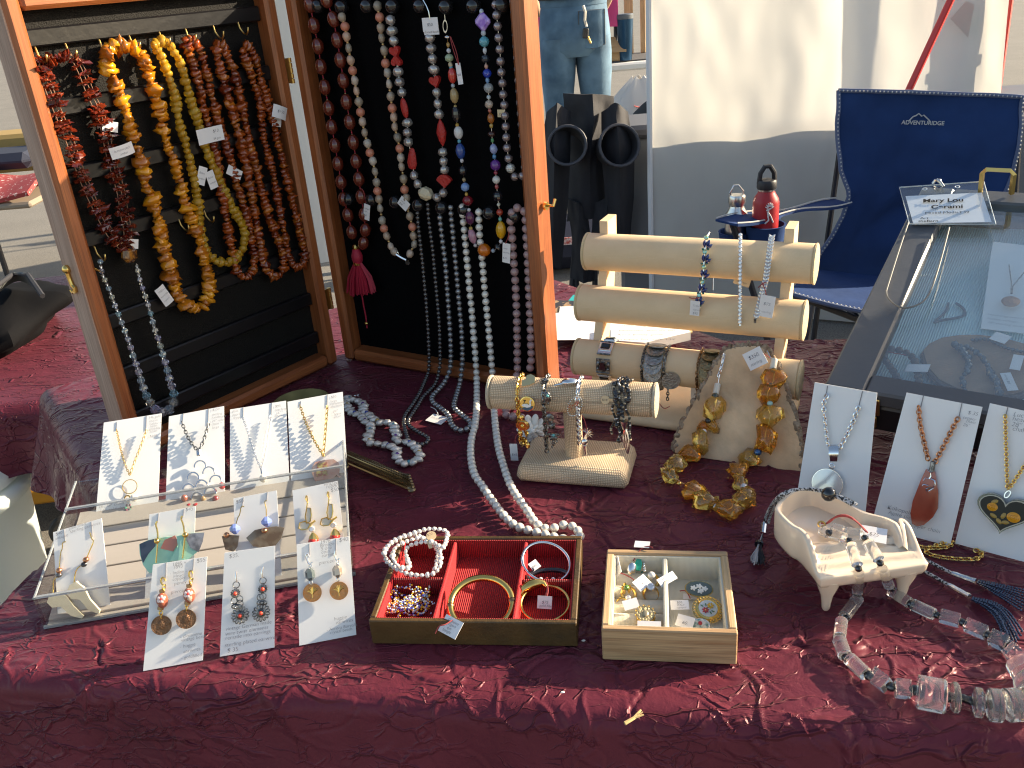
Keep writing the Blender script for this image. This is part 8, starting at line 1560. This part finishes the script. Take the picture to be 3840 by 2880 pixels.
part('bail', one(torus(.0042, .001, 14, 6, 1, .5), along(pl(*zG3(2080, 1070), .008), pl.n)@RZ(1.2)), mSilver, t, world=True)
for x, y, s in ((2122, 445, 'Lucite'), (2115, 480, 'heart'), (2108, 525, '28" gold'), (2115, 560, 'chain')): write(s, .0068, mPencil, t, frm(pl(*zG3(x, y), .0006), tx, tu), world=True)

# ------------------------------------------------------------------ glass topped case, propped up at the back
gA = T(3091, 1440, .10); ge = unit(np.array([math.cos(math.radians(-36)), math.sin(math.radians(-36)), 0])); gbk = np.array([-ge[1], ge[0], 0]); 
lo, hi = .1, .8
gB = Yat(3325, 690, 1.42)
dB = gB-gA; ddep = unit(dB)                         # along the left edge, rising to the back
gn = unit(np.cross(ge, ddep)); ddep = np.cross(gn, ge); GD = float(dB@ddep); GW = .52
gm_ = thing('glass_display_case', 'black framed glass topped display case tilted towards the viewer', 'display case', tuple(gA*np.array([1, 1, 0])))
GF = frm(gA, ge, ddep)                              # local: x right, y up the slope, z out of the glass
mGF = mat('charcoal_frame', (.075, .08, .088), .45, bump=.25, bscale=40, vscale=8, vamt=.12); mGB = mat('case_black', (.012, .012, .013), .35)
FWd = .048
gp2 = lambda nm, sx, sy, sz, x, y, z, m_, b=.003: part(nm, one(box(sx, sy, sz, b), GF@TR(x, y, z)), m_, gm_, world=True)
gp2('lid_rail', FWd, GD, .022, FWd/2, GD/2, -.011, mGF); gp2('lid_rail', FWd, GD, .022, GW-FWd/2, GD/2, -.011, mGF)
gp2('lid_rail', GW-2*FWd-.0005, .036, .0214, GW/2, .018, -.011, mGF); gp2('lid_rail', GW-2*FWd-.0005, .036, .0214, GW/2, GD-.018, -.011, mGF)
mGlass = clear('lid_glass', (.95, .985, .985), .0, 1.9, .035)
part('glass_pane', one(box(GW-2*FWd+.004, GD-.072+.004, .003), GF@TR(GW/2, GD/2, -.010)), mGlass, gm_, smooth=False, world=True)
TH = .064
gp2('side_panel', .012, GD-.004, TH-.024, .008, GD/2, -.024-(TH-.024)/2, mGB); gp2('side_panel', .012, GD-.004, TH-.024, GW-.008, GD/2, -.024-(TH-.024)/2, mGB)
gp2('front_panel', GW-.004, .012, TH-.024, GW/2, .008, -.024-(TH-.024)/2, mGB); gp2('back_panel', GW-.004, .012, TH-.024, GW/2, GD-.008, -.024-(TH-.024)/2, mGB)
gp2('bottom_panel', GW-.006, GD-.006, .005, GW/2, GD/2, -TH+.003, mGB)
def rib():
    m = mat('pale_aqua_ribbed_fabric', (.60, .86, .88), .45, spec=.6); N = m.node_tree.nodes; L = m.node_tree.links; tc = N.new('ShaderNodeTexCoord'); wv = N.new('ShaderNodeTexWave'); wv.bands_direction = 'X'; wv.inputs['Scale'].default_value = 95; L.new(tc.outputs['Object'], wv.inputs['Vector']); bp = N.new('ShaderNodeBump'); bp.inputs['Strength'].default_value = .9; bp.inputs['Distance'].default_value = .002; L.new(wv.outputs['Fac'], bp.inputs['Height']); L.new(bp.outputs[0], N['Principled BSDF'].inputs['Normal']); return m
def lfn(u, v): return np.array([.016+(GW-.032)*u, .016+(GD-.032)*v, -TH+.0075+.004*math.exp(-((v-.45-.05*math.sin(u*6))/.05)**2)+.002*math.sin(u*17+v*9)])
part('fabric_liner', one(grid(lfn, 50, 40)), rib(), gm_, mx=gm_.matrix_basis.inverted()@GF)
for x in (.055, .4): part('brass_clasp', MB().add(box(.024, .003, .026, .001), GF@TR(x, -.0015, -.022)).add(box(.018, .004, .018, .001), GF@TR(x, -.002, -.046)).add(ell(.003, .003, .003, 8, 6), GF@TR(x, -.005, -.016)), mBrass, gm_, world=True)
hm = [GF@Vector((x, GD-.012, z)) for x, z in ((.085, .002), (.085, .034), (.09, .04), (.122, .04), (.127, .034), (.127, .002))]
part('brass_handle', one(tube(hm, .004, 4)), mBrass, gm_, world=True, smooth=False)
# prop under the back
for x in (.05, GW-.05):
    top_ = np.array(GF@Vector((x, GD-.05, -TH+.001))); part('prop_leg', one(seg((top_[0], top_[1], 0.0005), top_, .012, 10)), mGB, gm_, world=True)
for x in (.03, GW-.03):
    top_ = np.array(GF@Vector((x, .02, -TH+.001))); part('prop_leg', one(seg((top_[0], top_[1], 0.0005), top_, .012, 10)), mGB, gm_, world=True)
pGi = Plane(np.array(GF@Vector((.2, .2, -TH+.0135))), gn)
gi = lambda x, y, o=0.: pGi(*zK6(x, y), o)
ws = thing('wood_slice', 'oval wooden slice carrying bead necklaces inside the glass case', 'wood slice', tuple(gi(1600, 1050, -.004)))
ovp = [(1135, 920), (1200, 850), (1330, 790), (1500, 765), (1700, 760), (1950, 790), (2200, 860), (2400, 980), (2450, 1150), (2300, 1300), (2050, 1380), (1800, 1390), (1500, 1320), (1300, 1220), (1180, 1080)]
flat(ws, 'wood', pGi, zK6, ovp, mat('slice_wood', (.34, .21, .12), .7, vscale=10, vamt=.25, stretch=(1, 4, 1), bump=.4, bscale=150), -.005, .004); part('bark_rim', one(tube([gi(*p, 0) for p in smoothp([(*p, 0) for p in ovp+ovp[:1]], 2) for p in [p[:2]]], .004, 6, closed=True)), mat('slice_bark', (.10, .07, .05), .9, bump=.8, bscale=200), ws, world=True)
mBrownB = mat('brown_bead', (.07, .055, .045), .5, ramp=[(.09, .07, .055), (.05, .04, .035), (.12, .09, .07)]); mGreyB = mat('smoky_bead', (.10, .12, .13), .2, .3, coat=.5)
bn2 = necklace('brown round bead bracelet on the aqua fabric inside the glass case', gi(850, 1100), 'bead_bracelet', cat='bracelet')
strand(bn2, [gi(x, y, .006) for x, y in ((860, 1290), (900, 1220), (850, 1120), (800, 1040), (735, 960), (720, 900), (800, 850), (920, 870), (1010, 920), (1060, 980), (1085, 1150), (1110, 1250), (1120, 1330))], [ball(mBrownB)], .0104, .0051, 0, .08); tag(bn2, gi(1080, 1050, .012), ge+gn*.2, ddep, .028, .016); part('elastic', one(tube([gi(735, 870, .008), gi(850, 900, .009), gi(960, 915, .008)], .0007, 5)), mThread, bn2, world=True)
bn3 = necklace('smoky glass bead necklace lying on the wood slice inside the glass case', gi(1600, 1000, .005))
strand(bn3, [gi(x, y, .0095) for x, y in ((1460, 810), (1560, 880), (1620, 960), (1600, 1080), (1540, 1150), (1560, 1280), (1600, 1350))], [ball(mGreyB, 1, 8, 6, smooth=False)], .0075, .0042, .001, .3, thread=mBlackBead, tr_=.0009); strand(bn3, [gi(x, y, .0095) for x, y in ((1460, 810), (1650, 850), (1740, 920), (1800, 1020), (1850, 1100), (1900, 1220), (1940, 1340))], [ball(mGreyB, 1, 8, 6, smooth=False)], .0075, .0042, .001, .3, thread=mBlackBead, tr_=.0009); tag(bn3, gi(2030, 1190, .011), ge*.4+ddep*-.9, ddep*.4+ge*.9, .034, .012, [('sterling $65', .1, .3, .004)])
bn4 = necklace('grey seed strand arching along the top of the wood slice in the glass case', gi(1900, 770, .004))
strand(bn4, [gi(x, y, .0075) for x, y in ((1650, 760), (1780, 745), (1880, 780), (1960, 830), (2100, 870), (2300, 900))], [ball(mGreyB)], .0048, .0026, 0, .1); tag(bn4, gi(2110, 990, .012), ge, ddep, .012, .03); tag(bn4, gi(1940, 735, .012), ge*.9+ddep*-.3, ddep, .02, .018)
lc = thing('pendant_card', 'white card with round copper locket leaning inside the glass case', 'jewellery card', tuple(gi(1950, 620))); cq_ = [gi(1735, 640, .003), gi(2260, 700, .003), gi(2390, -200, .022), gi(1860, -260, .022)]
part('card', one(quadslab(cq_, .001)), mPaper, lc, smooth=False, world=True); part('locket', one(lathe([(.0105, 0), (.0115, .002), (.009, .004), (.001, .0048)], 28), along(gi(2045, 370, .016), gn)), mat('copper_locket', (.50, .30, .2), .35, .7, bump=.8, bscale=350), lc, world=True); part('chain', one(tube([gi(2050, 280, .016), gi(2055, 170, .018), gi(2030, -20, .022)], .0008, 5)), mOxid, lc, world=True); part('chain', one(tube([gi(2060, 280, .016), gi(2070, 200, .018), gi(2184, 60, .02)], .0008, 5)), mOxid, lc, world=True)
for k, s in enumerate(('Hand engraved copper', 'locket, vintage', '18" sterling chain')): write(s, .0062, mPencil, lc, frm(gi(1800, 500+42*k, .009-.002*k), ge, ddep), world=True)
cr_ = thing('leather_cord', 'grey leather cord loop lying on the aqua fabric inside the glass case', 'cord', tuple(gi(1400, 500))); part('cord', one(tube(smoothp([gi(x, y, .002) for x, y in ((1400, 380), (1380, 470), (1230, 590), (1300, 560), (1500, 530), (1580, 500), (1560, 430), (1480, 380))], 2), .0018, 6)), mat('grey_leather', (.12, .14, .16), .6), cr_, world=True)
# name badge on the glass
pT = Plane(np.array(GF@Vector((.2, .2, .004))), gn); bt = lambda x, y, o=0.: pT(*zC(x, y), o); bdg = [(1695, 1010), (2085, 1012), (2030, 818), (1650, 845)]
nb = thing('name_badge', 'clear plastic name badge with printed white card lying on the glass case', 'name badge', tuple(bt(1870, 920)))
part('sleeve', one(quadslab([bt(*p, .002) for p in bdg], .0018)), clear('badge_vinyl', (.90, .94, .96), .12, 1.45), nb, smooth=False, world=True); part('sleeve_edge', one(tube([bt(*p, .0022) for p in bdg], .0011, 6, closed=True)), mat('vinyl_edge', (.6, .68, .72), .15, trans=.4), nb, world=True)
ci = part('insert', one(quadslab([bt(*p, .0009) for p in [(1712, 1006), (2066, 1000), (2022, 868), (1678, 884)]], .0006)), mat('badge_card', (.82, .82, .82), .6), nb, smooth=False, world=True)
ex, ey = unit(bt(2066, 1000)-bt(1712, 1006)), unit(bt(1850, 875)-bt(1890, 1003)); mGreyInk = mat('print_grey', (.03, .03, .03), .9, spec=.1)
for x, y, s, sz, bld in ((1755, 912, 'Mary Lou', .0145, .0004), (1792, 940, 'Cerami', .0145, .0004), (1765, 964, 'Mixed MediaT39', .0088, .0), (1743, 988, 'Art', .0085, .0), (1735, 1001, 'theBarn', .0085, .0001)): write(s, sz, mGreyInk, nb, frm(bt(x, y, .0034), ex, ey), bold=bld, shear=0, world=True)
part('bulldog_clip', MB().add(tube(smoothp([bt(1800, 828, .004), bt(1815, 808, .010), bt(1835, 820, .009), bt(1850, 842, .005)], 1), .0022, 8)).add(ell(.004, .003, .003, 10, 8), tr(bt(1830, 815, .009))), mSteel, nb, world=True)
for x, y in ((1765, 852), (1912, 842)): part('punched_hole', one(torus(.0032, .0006, 14, 5), along(bt(x, y, .0028), gn)), mat('vinyl_rim', (.75, .8, .82), .2), nb, world=True)
lan = thing('lanyard', 'clear elastic lanyard loop of the badge lying on the glass', 'lanyard', tuple(bt(1620, 1200, .003)))
part('loop', one(tube(smoothp([bt(x, y, .0035) for x, y in ((1690, 1005), (1650, 1120), (1600, 1280), (1585, 1330), (1640, 1385), (1700, 1390), (1780, 1350), (1830, 1200), (1875, 1025))], 2), .0012, 6)), mat('elastic_cord', (.16, .155, .14), .5), lan, world=True)

# ------------------------------------------------------------------ baroque pearl necklace, metal hair clip, dish, twig, lint
mBar = mat('baroque_pearl', (.56, .52, .46), .22, .2, coat=.6, ramp=[(.74, .70, .63), (.62, .58, .52), (.78, .74, .68)]); bar = [chipmesh(200+i, mBar, .8, .18) for i in range(5)]
bq_ = [(345, 305), (400, 330), (455, 340), (515, 365), (565, 415), (520, 470), (590, 500), (640, 540), (690, 585), (750, 620), (840, 610), (930, 650), (945, 730), (950, 775), (930, 835), (1030, 860), (1100, 850), (1180, 905), (1230, 975), (1245, 1035), (1200, 1110), (1130, 1110), (1060, 1130), (960, 1090), (965, 1010), (960, 950), (880, 905), (770, 880), (665, 870), (585, 850), (600, 780), (625, 740), (630, 660), (620, 620), (560, 610), (545, 555), (490, 520), (430, 500), (375, 470), (330, 400), (345, 330)]
bnk = necklace('baroque white pearl necklace with small coloured crystals looped on the cloth', T(*zK5(900, 880)))
P = resample(smoothp([T(*zK5(x, y), .006) for x, y in bq_], 1), .0118); tt = tangents(P); rnd = random.Random(14)
for i, (p, t0) in enumerate(zip(P, tt)): put_bead(bnk, bar[i % 5], p+np.array([rnd.uniform(-.001, .001), rnd.uniform(-.001, .001), 0]), t0, (.0082, .0068, .0072), rnd.uniform(-.3, .3))
cols = [mat('tiny_crystal', c, .08, trans=.3, coat=1) for c in ((.1, .4, .5), (.15, .05, .3), (.05, .08, .4), (.6, .4, .1))]
for i in range(0, len(P)-1, 3): part('crystal_spacer', one(ell(.003, .003, .003, 7, 5), tr((P[i]+P[i+1])/2+np.array([0, 0, .002]))), cols[(i//3) % 4], bnk, world=True, smooth=False)
part('clasp', MB().add(torus(.003, .0008, 12, 5), tr(T(*zK5(440, 285), .004))).add(torus(.003, .0008, 12, 5), tr(T(*zK5(475, 280), .004))), mSilver, bnk, world=True)
hc = thing('hair_clip', 'long fluted antique metal clip with scalloped end beside the acrylic tray', 'hair clip', tuple(T(*zK5(900, 1250))))
hpts = lambda u, v: T(*zK5(330+u*760+v*(60*u*u), 960+u*300+v*(110+u*60)), .010+.006*math.sin(PI*v)*(1)+.0018*math.cos(v*6*PI*2)*(.4+u)+(.004 if u > .9 else 0)*(u-.9)*10)
part('fluted_plate', one(grid(lambda u, v: hpts(u, v), 30, 48, .0015)), mat('antique_brass', (.24, .17, .085), .32, .9, vscale=40, vamt=.3), hc, world=True)
sc_ = MB()
for k in range(6): v = k/5.; sc_.add(ell(.0055, .0055, .003, 10, 7), tr(hpts(.985, v)+np.array([0, 0, -.003])))
part('scalloped_end', sc_, mat('antique_brass_end', (.28, .21, .12), .3, .9), hc, world=True)
part('pin_bar', one(seg(hpts(.02, .5)+np.array([0, 0, -.012]), hpts(.95, .5)+np.array([0, 0, -.012]), .0025, 8)), mBronze, hc, world=True)
ds = T(1110, 1530); solo('green_dish', one(lathe([(.02, .001), (.03, .002), (.042, .010), (.044, .012), (.040, .011), (.028, .005), (.002, .004)], 36), tr(ds+np.array([.01, .0, 0]))), mat('olive_ceramic', (.25, .22, .09), .35, vscale=40, vamt=.3), 'small olive green dish behind the pendant cards', 'dish')
tw2 = thing('dry_twig', 'pale forked straw twig lying near the front table edge', 'twig', tuple(T(2380, 2690))); tq = lambda x, y, z=.002: T(1300+x*.7233, 2250+y*.7233, z)
part('stem', one(tube([tq(1442, 640), tq(1490, 612, .003), tq(1525, 570, .004)], [.0018, .0016, .0009], 6)), mat('straw', (.55, .40, .17), .7), tw2, world=True); part('fork', one(tube([tq(1488, 612, .003), tq(1540, 595, .004)], [.0013, .0007], 6)), mat('straw', (.55, .40, .17), .7), tw2, world=True); part('fork', one(tube([tq(1495, 606, .003), tq(1535, 580, .005)], [.0012, .0006], 6)), mat('straw', (.5, .38, .17), .7), tw2, world=True)
for lab, x, y in (('white crumb of lint in front of the pale wood box', 1120, 478), ('white lint speck between the two jewelry boxes', 1228, 210)): solo('lint_speck', one(ell(.0022, .0013, .0008, 6, 4), tr(tq(x, y, .0015))), mWhite, lab, 'lint')
